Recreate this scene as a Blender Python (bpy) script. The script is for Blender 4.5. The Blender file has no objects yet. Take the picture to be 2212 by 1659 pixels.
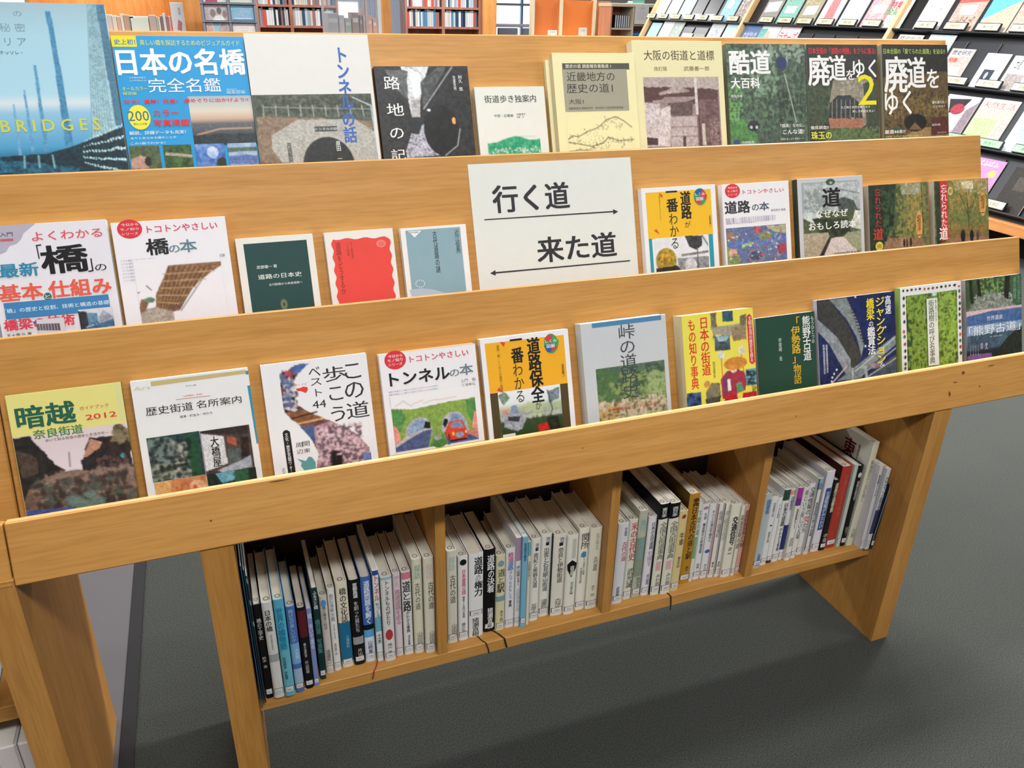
import bpy, math, random, json
import numpy as np
from mathutils import Matrix, Vector
# ------------------------------------------------------------ camera, light, exposure
sc = bpy.context.scene
COL = sc.collection
def srgb(h):
    v = [int(h[i:i+2], 16)/255 for i in (0, 2, 4)]
    return tuple(c/12.92 if c <= .04045 else ((c+.055)/1.055)**2.4 for c in v)
cam = bpy.data.cameras.new('camera'); camo = bpy.data.objects.new('camera', cam); COL.objects.link(camo)
cam.sensor_width = 36; cam.lens = 1720/2212*36; cam.clip_start = .05; cam.clip_end = 200
yaw, pitch, roll = -0.370149, 0.441579, 0.022923
F = Vector((-math.sin(yaw)*math.cos(pitch), math.cos(yaw)*math.cos(pitch), -math.sin(pitch)))
Rv = Vector((math.cos(yaw), math.sin(yaw), 0)); Uv = Rv.cross(F)
R2 = Rv*math.cos(roll)+Uv*math.sin(roll); U2 = -Rv*math.sin(roll)+Uv*math.cos(roll)
camo.matrix_world = Matrix(((R2.x, U2.x, -F.x, 0.411977), (R2.y, U2.y, -F.y, -1.114505), (R2.z, U2.z, -F.z, 1.206425), (0, 0, 0, 1)))
sc.camera = camo
sc.view_settings.view_transform = 'Standard'; sc.view_settings.look = 'None'
sc.view_settings.gamma = 1; sc.view_settings.exposure = 0.0; sc.view_settings.use_curve_mapping = False
sc.cycles.use_denoising = True
sc.cycles.max_bounces = 6; sc.cycles.diffuse_bounces = 3; sc.cycles.glossy_bounces = 2
w = bpy.data.worlds.new('sky'); sc.world = w; w.use_nodes = True
w.node_tree.nodes['Background'].inputs[0].default_value = (.86, .93, 1, 1)
w.node_tree.nodes['Background'].inputs[1].default_value = 2.2
def area(x, y, z, sx, sy, e, col=(1, .995, .985), rx=0, rz=0):
    l = bpy.data.lights.new('ceiling_tube_light', 'AREA'); l.shape = 'RECTANGLE'; l.size = sx; l.size_y = sy; l.energy = e; l.color = col
    o = bpy.data.objects.new('ceiling_tube_light', l); o.location = (x, y, z); o.rotation_euler = (rx, 0, rz); COL.objects.link(o); return o
LAMPS = [(-2.2, -2.1, 45), (0.9, -1.95, 72), (3.6, -2.1, 60), (-2.2, .3, 34), (0.6, .35, 50), (2.9, .8, 175), (-2.2, 3.2, 70), (1.2, 3.2, 95), (3.4, 3.2, 80), (6.0, 1.5, 45), (-1, 6, 75), (2, 6, 75), (5, 6, 60), (0, 9, 85), (3.5, 9, 85), (6.5, 9, 80)]
LK = .97
for (lx, ly, le) in LAMPS: area(lx, ly, 2.83, 1.25, .28, le*LK)
# ------------------------------------------------------------ materials
MC = {}
def new(name):
    m = bpy.data.materials.new(name); m.use_nodes = True
    return m, m.node_tree, m.node_tree.nodes['Principled BSDF']
def flat(h, rough=.5, spec=.3, metal=0):
    k = (h, rough, spec, metal)
    if k not in MC:
        m, t, b = new('paint_'+h); c = [v*.82 for v in srgb(h)]
        n = t.nodes.new('ShaderNodeTexNoise'); n.inputs['Scale'].default_value = 60; n.inputs['Detail'].default_value = 2
        tc = t.nodes.new('ShaderNodeTexCoord'); t.links.new(tc.outputs['Object'], n.inputs['Vector'])
        mx = t.nodes.new('ShaderNodeMix'); mx.data_type = 'RGBA'
        mx.inputs[6].default_value = (*[v*.965 for v in c], 1); mx.inputs[7].default_value = (*[min(1, v*1.02) for v in c], 1)
        t.links.new(n.outputs[0], mx.inputs[0]); t.links.new(mx.outputs[2], b.inputs['Base Color'])
        b.inputs['Roughness'].default_value = rough; b.inputs['Specular IOR Level'].default_value = spec; b.inputs['Metallic'].default_value = metal
        MC[k] = m
    return MC[k]
def wood(name, c1, c2, c3, sx=1.0, sy=26.0, axis=0, rough=.42):
    if name in MC: return MC[name]
    m, t, b = new(name); N = t.nodes; Lk = t.links.new
    tc = N.new('ShaderNodeTexCoord'); mp = N.new('ShaderNodeMapping'); Lk(tc.outputs['Object'], mp.inputs[0])
    s = [sy, sy, sy]; s[axis] = sx; mp.inputs['Scale'].default_value = s
    n1 = N.new('ShaderNodeTexNoise'); n1.inputs['Scale'].default_value = 1.6; n1.inputs['Detail'].default_value = 5; n1.inputs['Roughness'].default_value = .55; n1.inputs['Distortion'].default_value = .2; Lk(mp.outputs[0], n1.inputs['Vector'])
    mp2 = N.new('ShaderNodeMapping'); Lk(tc.outputs['Object'], mp2.inputs[0]); s2 = [260, 260, 260]; s2[axis] = 16; mp2.inputs['Scale'].default_value = s2
    n2 = N.new('ShaderNodeTexNoise'); n2.inputs['Scale'].default_value = 1; n2.inputs['Detail'].default_value = 2; Lk(mp2.outputs[0], n2.inputs['Vector'])
    n3 = N.new('ShaderNodeTexNoise'); n3.inputs['Scale'].default_value = 3.0; n3.inputs['Detail'].default_value = 2; Lk(tc.outputs['Object'], n3.inputs['Vector'])
    r = N.new('ShaderNodeValToRGB'); r.color_ramp.elements[0].position = .3; r.color_ramp.elements[0].color = (*srgb(c1), 1); r.color_ramp.elements[1].position = .7; r.color_ramp.elements[1].color = (*srgb(c3), 1)
    e = r.color_ramp.elements.new(.5); e.color = (*srgb(c2), 1); 
    ad = N.new('ShaderNodeMath'); ad.operation = 'MULTIPLY_ADD'; Lk(n3.outputs[0], ad.inputs[0]); ad.inputs[1].default_value = .35; ad.inputs[2].default_value = -.175
    ad2 = N.new('ShaderNodeMath'); ad2.operation = 'ADD'; Lk(n1.outputs[0], ad2.inputs[0]); Lk(ad.outputs[0], ad2.inputs[1]); Lk(ad2.outputs[0], r.inputs[0])
    mx = N.new('ShaderNodeMix'); mx.data_type = 'RGBA'; mx.blend_type = 'MULTIPLY'; mx.inputs[0].default_value = 1; Lk(r.outputs[0], mx.inputs[6])
    r2 = N.new('ShaderNodeValToRGB'); r2.color_ramp.elements[0].position = .3; r2.color_ramp.elements[0].color = (.86, .84, .8, 1); r2.color_ramp.elements[1].position = .6; r2.color_ramp.elements[1].color = (1, 1, 1, 1); Lk(n2.outputs[0], r2.inputs[0]); Lk(r2.outputs[0], mx.inputs[7])
    Lk(mx.outputs[2], b.inputs['Base Color']); b.inputs['Roughness'].default_value = rough; b.inputs['Specular IOR Level'].default_value = .3
    bp = N.new('ShaderNodeBump'); bp.inputs['Strength'].default_value = .06; bp.inputs['Distance'].default_value = .001; Lk(n2.outputs[0], bp.inputs['Height']); Lk(bp.outputs[0], b.inputs['Normal'])
    MC[name] = m; return m
OAKH = wood('oak_along_length', 'ae7b3b', 'b58343', 'bc8b4c', 1.2, 30, 0)
OAKV = wood('oak_vertical', 'a47336', 'ad7c3e', 'b48446', 1.2, 30, 2)
OAKEDGE = wood('oak_pale_edge', 'cf9f5f', 'dcb078', 'e6c08c', 2.0, 30, 0)
ORANGE = wood('orange_plywood', 'd08a44', 'dd9852', 'e6a665', 1.0, 12, 2)
BROWNP = wood('brown_plywood', 'a87248', 'b88052', 'c48e60', 1.0, 12, 2)
RUSSET = wood('russet_shelf_wood', '9a6450', 'a87262', 'b48070', 1.0, 12, 2)
def carpet():
    m, t, b = new('grey_green_carpet'); N = t.nodes; Lk = t.links.new
    tc = N.new('ShaderNodeTexCoord')
    a = N.new('ShaderNodeTexNoise'); a.inputs['Scale'].default_value = 420; a.inputs['Detail'].default_value = 3; Lk(tc.outputs['Object'], a.inputs['Vector'])
    c = N.new('ShaderNodeTexNoise'); c.inputs['Scale'].default_value = 2.2; c.inputs['Detail'].default_value = 3; Lk(tc.outputs['Object'], c.inputs['Vector'])
    r = N.new('ShaderNodeValToRGB'); r.color_ramp.elements[0].position = .3; r.color_ramp.elements[0].color = (*srgb('191b18'), 1); r.color_ramp.elements[1].position = .72; r.color_ramp.elements[1].color = (*srgb('41443f'), 1); Lk(a.outputs[0], r.inputs[0])
    r3 = N.new('ShaderNodeValToRGB'); r3.color_ramp.elements[0].color = (.9, .92, .9, 1); r3.color_ramp.elements[1].color = (1, 1, 1, 1); r3.color_ramp.elements[0].position = .35; r3.color_ramp.elements[1].position = .6; Lk(c.outputs[0], r3.inputs[0])
    mx = N.new('ShaderNodeMix'); mx.data_type = 'RGBA'; mx.blend_type = 'MULTIPLY'; mx.inputs[0].default_value = 1; Lk(r.outputs[0], mx.inputs[6]); Lk(r3.outputs[0], mx.inputs[7]); Lk(mx.outputs[2], b.inputs['Base Color'])
    b.inputs['Roughness'].default_value = .95; b.inputs['Specular IOR Level'].default_value = .2; b.inputs['Sheen Weight'].default_value = .22; b.inputs['Sheen Roughness'].default_value = .45
    bp = N.new('ShaderNodeBump'); bp.inputs['Strength'].default_value = .3; bp.inputs['Distance'].default_value = .001; Lk(a.outputs[0], bp.inputs['Height']); Lk(bp.outputs[0], b.inputs['Normal'])
    return m
def printmat():
    m, t, b = new('printed_picture'); a = t.nodes.new('ShaderNodeVertexColor'); a.layer_name = 'ink'
    t.links.new(a.outputs[0], b.inputs['Base Color']); b.inputs['Roughness'].default_value = .42; b.inputs['Specular IOR Level'].default_value = .3
    return m
def pagemat(h):
    k = 'pages'+h
    if k not in MC:
        m, t, b = new('page_edges_'+h); N = t.nodes; tc = N.new('ShaderNodeTexCoord'); wv = N.new('ShaderNodeTexWave'); wv.bands_direction = 'DIAGONAL'
        wv.inputs['Scale'].default_value = 700; wv.inputs['Distortion'].default_value = 2; t.links.new(tc.outputs['Object'], wv.inputs['Vector'])
        c = [v*.85 for v in srgb(h)]; mx = N.new('ShaderNodeMix'); mx.data_type = 'RGBA'; mx.inputs[6].default_value = (*[v*.8 for v in c], 1); mx.inputs[7].default_value = (*c, 1)
        t.links.new(wv.outputs[0], mx.inputs[0]); t.links.new(mx.outputs[2], b.inputs['Base Color']); b.inputs['Roughness'].default_value = .8; b.inputs['Specular IOR Level'].default_value = .15
        MC[k] = m
    return MC[k]
PRINT = printmat()
def glassmat():
    m, t, b = new('clear_acrylic'); b.inputs['Transmission Weight'].default_value = .9; b.inputs['Roughness'].default_value = .08; b.inputs['IOR'].default_value = 1.2
    b.inputs['Base Color'].default_value = (.86, .86, .88, 1); return m
GLASS = glassmat()
def frosted(h='cfcfd6', tr=.75):
    m, t, b = new('cloudy_sleeve'); b.inputs['Transmission Weight'].default_value = tr; b.inputs['Roughness'].default_value = .25; b.inputs['IOR'].default_value = 1.1
    b.inputs['Base Color'].default_value = (*srgb(h), 1); return m
# ------------------------------------------------------------ mesh helpers
class MB:
    def __init__(s): s.v = []; s.f = []; s.m = []; s.mats = []
    def mi(s, mat):
        if mat not in s.mats: s.mats.append(mat)
        return s.mats.index(mat)
    def box(s, x0, x1, y0, y1, z0, z1, mat, bev=0):
        k = len(s.v); i = s.mi(mat)
        if bev:
            b = bev; P = []
            for (x, sx) in ((x0, 1), (x1, -1)):
                for (y, sy) in ((y0, 1), (y1, -1)):
                    for (z, sz) in ((z0, 1), (z1, -1)):
                        P += [(x, y+sy*b, z+sz*b), (x+sx*b, y, z+sz*b), (x+sx*b, y+sy*b, z)]
            s.v += P
            def c(a, bb, cc, t): return k+(a*4+bb*2+cc)*3+t
            Q = []
            for a in (0, 1): Q.append([c(a, 0, 0, 0), c(a, 1, 0, 0), c(a, 1, 1, 0), c(a, 0, 1, 0)])
            for a in (0, 1): Q.append([c(0, a, 0, 1), c(1, a, 0, 1), c(1, a, 1, 1), c(0, a, 1, 1)])
            for a in (0, 1): Q.append([c(0, 0, a, 2), c(1, 0, a, 2), c(1, 1, a, 2), c(0, 1, a, 2)])
            for a in (0, 1):
                for b2 in (0, 1):
                    Q.append([c(a, b2, 0, 0), c(a, b2, 1, 0), c(a, b2, 1, 1), c(a, b2, 0, 1)])
                    Q.append([c(a, 0, b2, 0), c(a, 1, b2, 0), c(a, 1, b2, 2), c(a, 0, b2, 2)])
                    Q.append([c(0, a, b2, 1), c(1, a, b2, 1), c(1, a, b2, 2), c(0, a, b2, 2)])
            for a in (0, 1):
                for b2 in (0, 1):
                    for c2 in (0, 1): Q.append([c(a, b2, c2, 0), c(a, b2, c2, 1), c(a, b2, c2, 2)])
            ctr = Vector(((x0+x1)/2, (y0+y1)/2, (z0+z1)/2))
            for q in Q:
                pts = [Vector(s.v[j]) for j in q]; nn = (pts[1]-pts[0]).cross(pts[2]-pts[0])
                if nn.dot(sum(pts, Vector())/len(pts)-ctr) < 0: q.reverse()
                s.f.append(q); s.m.append(i)
            return s
        s.v += [(x0, y0, z0), (x1, y0, z0), (x1, y1, z0), (x0, y1, z0), (x0, y0, z1), (x1, y0, z1), (x1, y1, z1), (x0, y1, z1)]
        for q in ((0, 3, 2, 1), (4, 5, 6, 7), (0, 1, 5, 4), (1, 2, 6, 5), (2, 3, 7, 6), (3, 0, 4, 7)): s.f.append([k+j for j in q]); s.m.append(i)
        return s
    def poly(s, pts, mat):
        k = len(s.v); s.v += [tuple(p) for p in pts]; s.f.append(list(range(k, k+len(pts)))); s.m.append(s.mi(mat)); return s
    def prism(s, yz, x0, x1, mat):   # polygon in the Y-Z plane, extruded along X
        k = len(s.v); n = len(yz); i = s.mi(mat)
        s.v += [(x0, y, z) for y, z in yz]+[(x1, y, z) for y, z in yz]
        s.f.append([k+j for j in range(n)][::-1]); s.f.append([k+n+j for j in range(n)]); s.m += [i, i]
        for j in range(n): s.f.append([k+j, k+(j+1) % n, k+n+(j+1) % n, k+n+j]); s.m.append(i)
        return s
    def raw(s, V, Fc, mat):
        k = len(s.v); i = s.mi(mat); s.v += [tuple(p) for p in V]; s.f += [[k+j for j in q] for q in Fc]; s.m += [i]*len(Fc); return s
    def cyl(s, p0, p1, r, mat, n=10):
        a = Vector(p0); b = Vector(p1); d = (b-a).normalized(); u_ = d.orthogonal().normalized(); v_ = d.cross(u_); k = len(s.v); i = s.mi(mat)
        for e in (a, b):
            for j in range(n): s.v.append(tuple(e+(u_*math.cos(2*math.pi*j/n)+v_*math.sin(2*math.pi*j/n))*r))
        for j in range(n): s.f.append([k+j, k+(j+1) % n, k+n+(j+1) % n, k+n+j]); s.m.append(i)
        s.f.append([k+j for j in range(n)][::-1]); s.f.append([k+n+j for j in range(n)]); s.m += [i, i]; return s
    def build(s, name, parent=None, mat4=None):
        me = bpy.data.meshes.new(name); me.from_pydata(s.v, [], s.f); me.polygons.foreach_set('material_index', s.m)
        for m in s.mats: me.materials.append(m)
        me.validate(); me.update()
        o = bpy.data.objects.new(name, me); COL.objects.link(o)
        if parent: o.parent = parent
        if mat4: o.matrix_local = mat4
        return o
def tag(o, label=None, cat=None, group=None, kind=None):
    if label: o['label'] = label
    if cat: o['category'] = cat
    if group: o['group'] = group
    if kind: o['kind'] = kind
    return o
def empty(name, m4, label, cat, group=None):
    o = bpy.data.objects.new(name, None); COL.objects.link(o); o.empty_display_size = .05; o.matrix_world = m4
    return tag(o, label, cat, group)
# ------------------------------------------------------------ lettering and printed pictures
TC = {}
def glyphs(txt, wt, vert):
    k = (txt, wt, vert)
    if k in TC: return TC[k]
    cu = bpy.data.curves.new('t', 'FONT'); cu.size = 1; cu.resolution_u = 2; cu.fill_mode = 'FRONT'; cu.offset = 0
    if vert:
        cu.body = '\n'.join(txt.replace('ー', '｜')); cu.align_x = 'CENTER'; cu.space_line = .92
    else: cu.body = txt
    o = bpy.data.objects.new('t', cu); COL.objects.link(o)
    dg = bpy.context.evaluated_depsgraph_get(); me = o.evaluated_get(dg).to_mesh()
    n = len(me.vertices); V = np.empty(n*3); me.vertices.foreach_get('co', V); V = V.reshape(-1, 3)[:, :2]
    Fc = [list(p.vertices) for p in me.polygons]
    o.evaluated_get(dg).to_mesh_clear(); bpy.data.objects.remove(o); bpy.data.curves.remove(cu)
    if n:
        mn = V.min(0); mxx = V.max(0); V = (V-mn)/np.maximum(mxx-mn, 1e-6)
    TC[k] = (V, Fc); return TC[k]
def put(mb, txt, x0, y0, x1, y1, z, mat, wt=0, vert=False, fr=None, lim=9):   # fits lettering in a box; fr maps (x, y, z) to local
    if x1-x0 < .0005 or abs(y1-y0) < .0005: return
    n = max(1, len(txt.replace(' ', '')))
    if vert:          # keep characters close to square where the box is narrower or flatter than its lettering
        cw = abs(y1-y0)/n
        if x1-x0 < .62*cw: c = (x0+x1)/2; hw = min(cw*.4, lim/2); x0, x1 = c-hw, c+hw
    else:
        cw = (x1-x0)/n
        if y1-y0 < .62*cw: c = (y0+y1)/2; y0, y1 = c-cw*.42, c+cw*.42
    V, Fc = glyphs(txt, wt, vert)
    if not len(V): return
    ch = min((x1-x0)/(1 if vert else n), (y1-y0)/(n if vert else 1)); d = ch*.0098*min(wt, 3.3)
    sh = [(0, 0)] if wt < .3 else ([(-d, 0), (d, 0)] if wt < 1.2 else ([(-d, -d*.6), (d, -d*.6), (-d, d*.6), (d, d*.6)] if wt < 3 else [(-d, -d*.6), (d, -d*.6), (-d, d*.6), (d, d*.6), (0, 0), (0, -d*.7), (0, d*.7)]))
    if d and n <= 40: x0 += d; x1 -= d
    st_ = -1e-5 if (fr and z < 0) else 1e-5
    for kk, (dx, dy) in enumerate(sh):      # heavier strokes: the same outline struck again a hair to each side
        P = [(x0+a*(x1-x0)+dx, y0+b*(y1-y0)+dy, z+kk*st_) for a, b in V]
        if fr: P = [fr(*p) for p in P]
        mb.raw(P, Fc, mat)
def vnoise(X, Y, rs):
    g = rs.random_sample((64, 64)); xi = np.floor(X).astype(int); yi = np.floor(Y).astype(int); fx = X-xi; fy = Y-yi
    fx = fx*fx*(3-2*fx); fy = fy*fy*(3-2*fy); a = lambda i, j: g[(yi+j) % 64, (xi+i) % 64]
    return (a(0, 0)*(1-fx)+a(1, 0)*fx)*(1-fy)+(a(0, 1)*(1-fx)+a(1, 1)*fx)*fy
def fbm(X, Y, fr, rs):
    o = 0; t = 0
    for k, am in enumerate((1, .6, .45, .3)): o = o+am*vnoise(X*fr*2**k, Y*fr*2**k, rs); t += am
    return np.clip((o/t-.5)*2.6+.5, 0, 1)
def paint(ops, w_, h_, cell=.95, seed=1):      # w_, h_ in mm; ops in 0..1 with y downwards
    rs = np.random.RandomState(seed)
    nx = max(4, int(w_/cell)); ny = max(4, int(h_/cell))
    X, Y = np.meshgrid(np.linspace(0, 1, nx), np.linspace(0, 1, ny)); mx = X*w_; my = Y*h_
    C = np.ones((ny, nx, 3))*.8; G = np.zeros((ny, nx)); X0, Y0 = X, Y
    wx = (fbm(mx/100, my/100, 9, rs)-.5)*2.4/w_; wy = (fbm(mx/100, my/100, 9, rs)-.5)*2.4/h_; wx[[0, -1]] = 0; wx[:, [0, -1]] = 0; wy[[0, -1]] = 0; wy[:, [0, -1]] = 0
    for o in ops:
        k = o[0]
        if k == 'n':
            G[:] = o[3] > 5; f = fbm(mx/100, my/100, o[3]*2.2, rs)[..., None]; C = np.array(srgb(o[1]))*(1-f)+np.array(srgb(o[2]))*f
        elif k == 'g':
            ys = [q[0] for q in o[1:]]; cs = np.array([srgb(q[1]) for q in o[1:]])
            for c in range(3): C[..., c] = np.interp(Y, ys, cs[:, c])
        elif k in 'pe':
            org = (o[4] if k == 'p' else o[7]) in (9, 10); X, Y = (X0+wx, Y0+wy) if org else (X0, Y0)
            if k == 'p':
                pts = np.array(o[1]).reshape(-1, 2); M = np.zeros(X.shape, bool); n = len(pts)
                for i in range(n):
                    (xa, ya), (xb, yb) = pts[i], pts[(i+1) % n]
                    if ya == yb: continue
                    M ^= ((ya > Y) != (yb > Y)) & (X < (xb-xa)*(Y-ya)/(yb-ya)+xa)
                c1, c2, s = o[2:5]
            else:
                M = ((X-o[1])/max(abs(o[3]), 1e-4))**2+((Y-o[2])/max(abs(o[4]), 1e-4))**2 <= 1; c1, c2, s = o[5:8]
            if not M.any(): continue
            G[M] = c1 != c2; f = fbm(mx[M]/100, my[M]/100, s*2.4, rs)[:, None]; C[M] = np.array(srgb(c1))*(1-f)+np.array(srgb(c2))*f
        elif k == 'l':
            xa, ya, xb, yb, wd = o[1]*w_, o[2]*h_, o[3]*w_, o[4]*h_, o[5]
            if wd <= 0: continue
            dx, dy = xb-xa, yb-ya; t = np.clip(((mx-xa)*dx+(my-ya)*dy)/max(dx*dx+dy*dy, 1e-6), 0, 1)
            d = np.hypot(mx-xa-t*dx, my-ya-t*dy); a = np.clip(1-(d-wd/2)/cell, 0, 1)[..., None]*min(1, .35+wd/1.2); C = C*(1-a)+np.array(srgb(o[6]))*a
        elif k == 's':
            xa, ya, xb, yb, cnt, sz, c = o[1:8]; c = np.array(srgb(c))
            for _ in range(int(cnt)):
                cx = rs.uniform(min(xa, xb), max(xa, xb))*w_; cy = rs.uniform(min(ya, yb), max(ya, yb))*h_; r = sz*rs.uniform(.35, 1); q = rs.uniform(.5, 1.6)
                i0, i1 = int((cx-r*2)/w_*nx), int((cx+r*2)/w_*nx)+2; j0, j1 = int((cy-r*2)/h_*ny), int((cy+r*2)/h_*ny)+2
                i0 = max(i0, 0); j0 = max(j0, 0)
                if i1 <= i0 or j1 <= j0 or i0 >= nx or j0 >= ny: continue
                sl = (slice(j0, j1), slice(i0, i1)); d = ((mx[sl]-cx)*q)**2+((my[sl]-cy)/q)**2
                a = (np.clip(1.4-d/r**2, 0, 1)*.75)[..., None]; C[sl] = C[sl]*(1-a)+c*a
    B = C.copy(); B[1:-1, 1:-1] = (C[1:-1, 1:-1]*2+C[:-2, 1:-1]+C[2:, 1:-1]+C[1:-1, :-2]+C[1:-1, 2:])/6
    g = (rs.random_sample((ny, nx))-.5)*.3+(fbm(mx/100, my/100, 34, rs)-.5)*.34
    return np.clip(B*.82*(1+g*G)[..., None], 0, 1)
def picture(name, parent, ops, x0, y0, x1, y1, z, seed, mat4=None):   # a printed sheet in metres, y upwards
    w_, h_ = (x1-x0)*1000, (y1-y0)*1000
    C = paint(ops, w_, h_, seed=seed); ny, nx = C.shape[:2]
    X, Y = np.meshgrid(np.linspace(x0, x1, nx), np.linspace(y1, y0, ny))
    co = np.stack([X, Y, np.full_like(X, z)], -1).reshape(-1).astype(np.float32)
    I = (np.arange(ny-1)[:, None]*nx+np.arange(nx-1)[None, :]).reshape(-1)
    Q = np.stack([I, I+nx, I+nx+1, I+1], 1).astype(np.int32)
    me = bpy.data.meshes.new(name); me.vertices.add(nx*ny); me.vertices.foreach_set('co', co)
    me.loops.add(Q.size); me.loops.foreach_set('vertex_index', Q.reshape(-1)); me.polygons.add(len(Q)); me.polygons.foreach_set('loop_start', np.arange(0, Q.size, 4, dtype=np.int32))
    me.update(calc_edges=True); a = me.color_attributes.new('ink', 'FLOAT_COLOR', 'POINT')
    a.data.foreach_set('color', np.concatenate([C, np.ones((ny, nx, 1))], 2).reshape(-1).astype(np.float32))
    me.materials.append(PRINT); o = bpy.data.objects.new(name, me); COL.objects.link(o)
    if parent: o.parent = parent
    if mat4: o.matrix_local = mat4
    return o
ORD = 'first second third fourth fifth sixth seventh eighth ninth tenth eleventh twelfth thirteenth fourteenth fifteenth sixteenth seventeenth eighteenth nineteenth twentieth'.split()
def ordn(k):
    if k < 20: return ORD[k]
    return 'twenty-'+ORD[k-20]
# ------------------------------------------------------------ the room
def st(mb, name, parent=None):
    o = mb.build(name, parent)
    if not parent: o['kind'] = 'structure'
    return o
WALLM = flat('e9e8e4', .85, .1); CEILM = flat('f0efec', .9, .1); TRIM = flat('e4e6e8', .5, .3)
st(MB().box(-6, 10, -5, 15, -.1, 0, carpet()), 'floor')
st(MB().box(-6.1, 10.1, -5.1, 15.1, 2.95, 3.05, CEILM), 'ceiling')
st(MB().box(-6.1, -6, -5, 15, 0, 2.95, WALLM), 'wall_left')
st(MB().box(10, 10.1, -5, 15, 0, 2.95, WALLM), 'wall_right')
st(MB().box(-6.1, 10.1, -5.1, -5, 0, 2.95, WALLM), 'wall_front')
wb = MB(); WIN = [(-3.5, -.3), (.4, 3.6), (4.3, 7.5)]; xs = -6.1
for (a, b) in WIN: wb.box(xs, a, 15, 15.15, 0, 2.95, WALLM); wb.box(a, b, 15, 15.15, 0, .55, WALLM); wb.box(a, b, 15, 15.15, 2.5, 2.95, WALLM); xs = b
wb.box(xs, 10.1, 15, 15.15, 0, 2.95, WALLM); st(wb, 'wall_back')
FR = flat('b4c6e0', .4, .4)
for i, (a, b) in enumerate(WIN):
    m = MB(); m.box(a, b, 15.0, 15.08, .55, .6, FR).box(a, b, 15.0, 15.08, 2.45, 2.5, FR)
    for k in range(5): x = a+(b-a)*k/4; m.box(max(a, x-.022), min(b, x+.022), 15.0, 15.08, .6, 2.45, FR)
    m.box(a, b, 15.01, 15.07, 1.24, 1.28, FR)
    o = m.build('window_%d' % (i+1)); o['kind'] = 'structure'
    for k in range(4):
        x0 = a+(b-a)*k/4+.04; x1 = a+(b-a)*(k+1)/4-.04
        MB().box(x0, x1, 15.035, 15.04, .6, 2.45, GLASS).build('pane', o)
for li, (lx, ly, le) in enumerate(LAMPS):
    r = empty('ceiling_light', Matrix.Translation((lx, ly, 2.95)), 'white boxed ceiling light, %s counted from the front left corner' % ordn(li), 'lamp', 'ceiling lights over the reading room')
    MB().box(-.68, .68, -.18, .18, -.09, -.0, flat('f2f2f0', .5)).build('housing', r)
    em = MC.get('tube')
    if not em:
        em, t, b = new('lamp_diffuser'); b.inputs['Emission Color'].default_value = (1, .98, .95, 1); b.inputs['Emission Strength'].default_value = 3; MC['tube'] = em
    MB().box(-.63, .63, -.14, .14, -.1, -.09, em).build('diffuser', r)
# ------------------------------------------------------------ the display rack
PHI = 0.328080
u = Vector((0, math.sin(PHI), math.cos(PHI))); nn = Vector((0, -math.cos(PHI), math.sin(PHI)))
TB = {3: Vector((0, -.0988, .5441)), 2: Vector((0, .0507, .7233)), 1: Vector((0, .1961, .9045))}
XL, XR = .128, 1.9263
TH = .018
def tierm(t, x, off=0):      # local x = along the rack, local y = up the slope, local z = out towards the reader
    p = TB[t]+nn*off
    return Matrix(((1, 0, 0, x), (0, u.y, nn.y, p.y), (0, u.z, nn.z, p.z), (0, 0, 0, 1)))
rack = empty('display_rack', Matrix.Identity(4), 'long oak display rack with three sloping tiers of face-out books', 'display rack')
def board(name, t, u0, u1, n0, n1, mat, x0=XL, x1=XR, edge=True):
    m = MB(); m.box(x0, x1, u0, u1, n0, n1, mat, .0015)
    o = m.build(name, rack, tierm(t, 0))
    if edge: MB().box(x0+.001, x1-.001, u1-.0004, u1+.0006, n0+.0015, n1-.0015, OAKEDGE).build('edge_strip', o)
    return o
B0H, B1H, B2H = .274, .2806, .2835
board('tier_board', 1, -TH, B0H, -TH, 0, OAKH); board('tier_board', 2, -TH, B1H, -TH, 0, OAKH); board('tier_board', 3, -TH, B2H, -TH, 0, OAKH)
board('front_lip', 3, -TH, .062, .077-TH, .077, OAKH)
for t in (1, 2, 3): board('tier_ledge', t, -TH, 0, .0005, .077-TH-.0005, OAKH, edge=False)
# legs, shelf, dividers, back
LEGX = [(.341, .383), (1.611, 1.653)]
T3 = TB[3]
def pt(k, a): p = T3+nn*a+u*k; return (p.y, p.z)
legyz = [(-.176, 0), (.0623, 0), (.30, 1.05), pt(.60, -.186), pt(.4175, -.186), pt(.4175, -.1025), pt(.1995, -.1025), pt(.1995, -.0185), pt(-.0185, -.0185), pt(-.0185, .068), (-.176, .55)]
for (a, b) in LEGX: MB().prism(legyz, a, b, OAKV).build('leg_panel', rack)
SZ0, SZ1, SY = .183, .2071, -.115
MB().box(LEGX[0][1], LEGX[1][0], SY, .062, SZ0, SZ1, OAKH, .001).build('lower_shelf', rack)
dz = lambda y: T3.z-.019*math.cos(PHI)-(y-T3.y+.019*math.sin(PHI))*math.tan(PHI)
DX = [.6928, 1.0025, 1.3124]
for x in DX: MB().prism([(SY, SZ1), (.05, SZ1), (.05, dz(.05)), (SY, dz(SY))], x-.0165, x, OAKV).build('divider', rack)
MB().box(LEGX[0][1], LEGX[1][0], .05, .062, SZ1, .50, flat('3a2c20', .7)).build('back_panel', rack)
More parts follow.
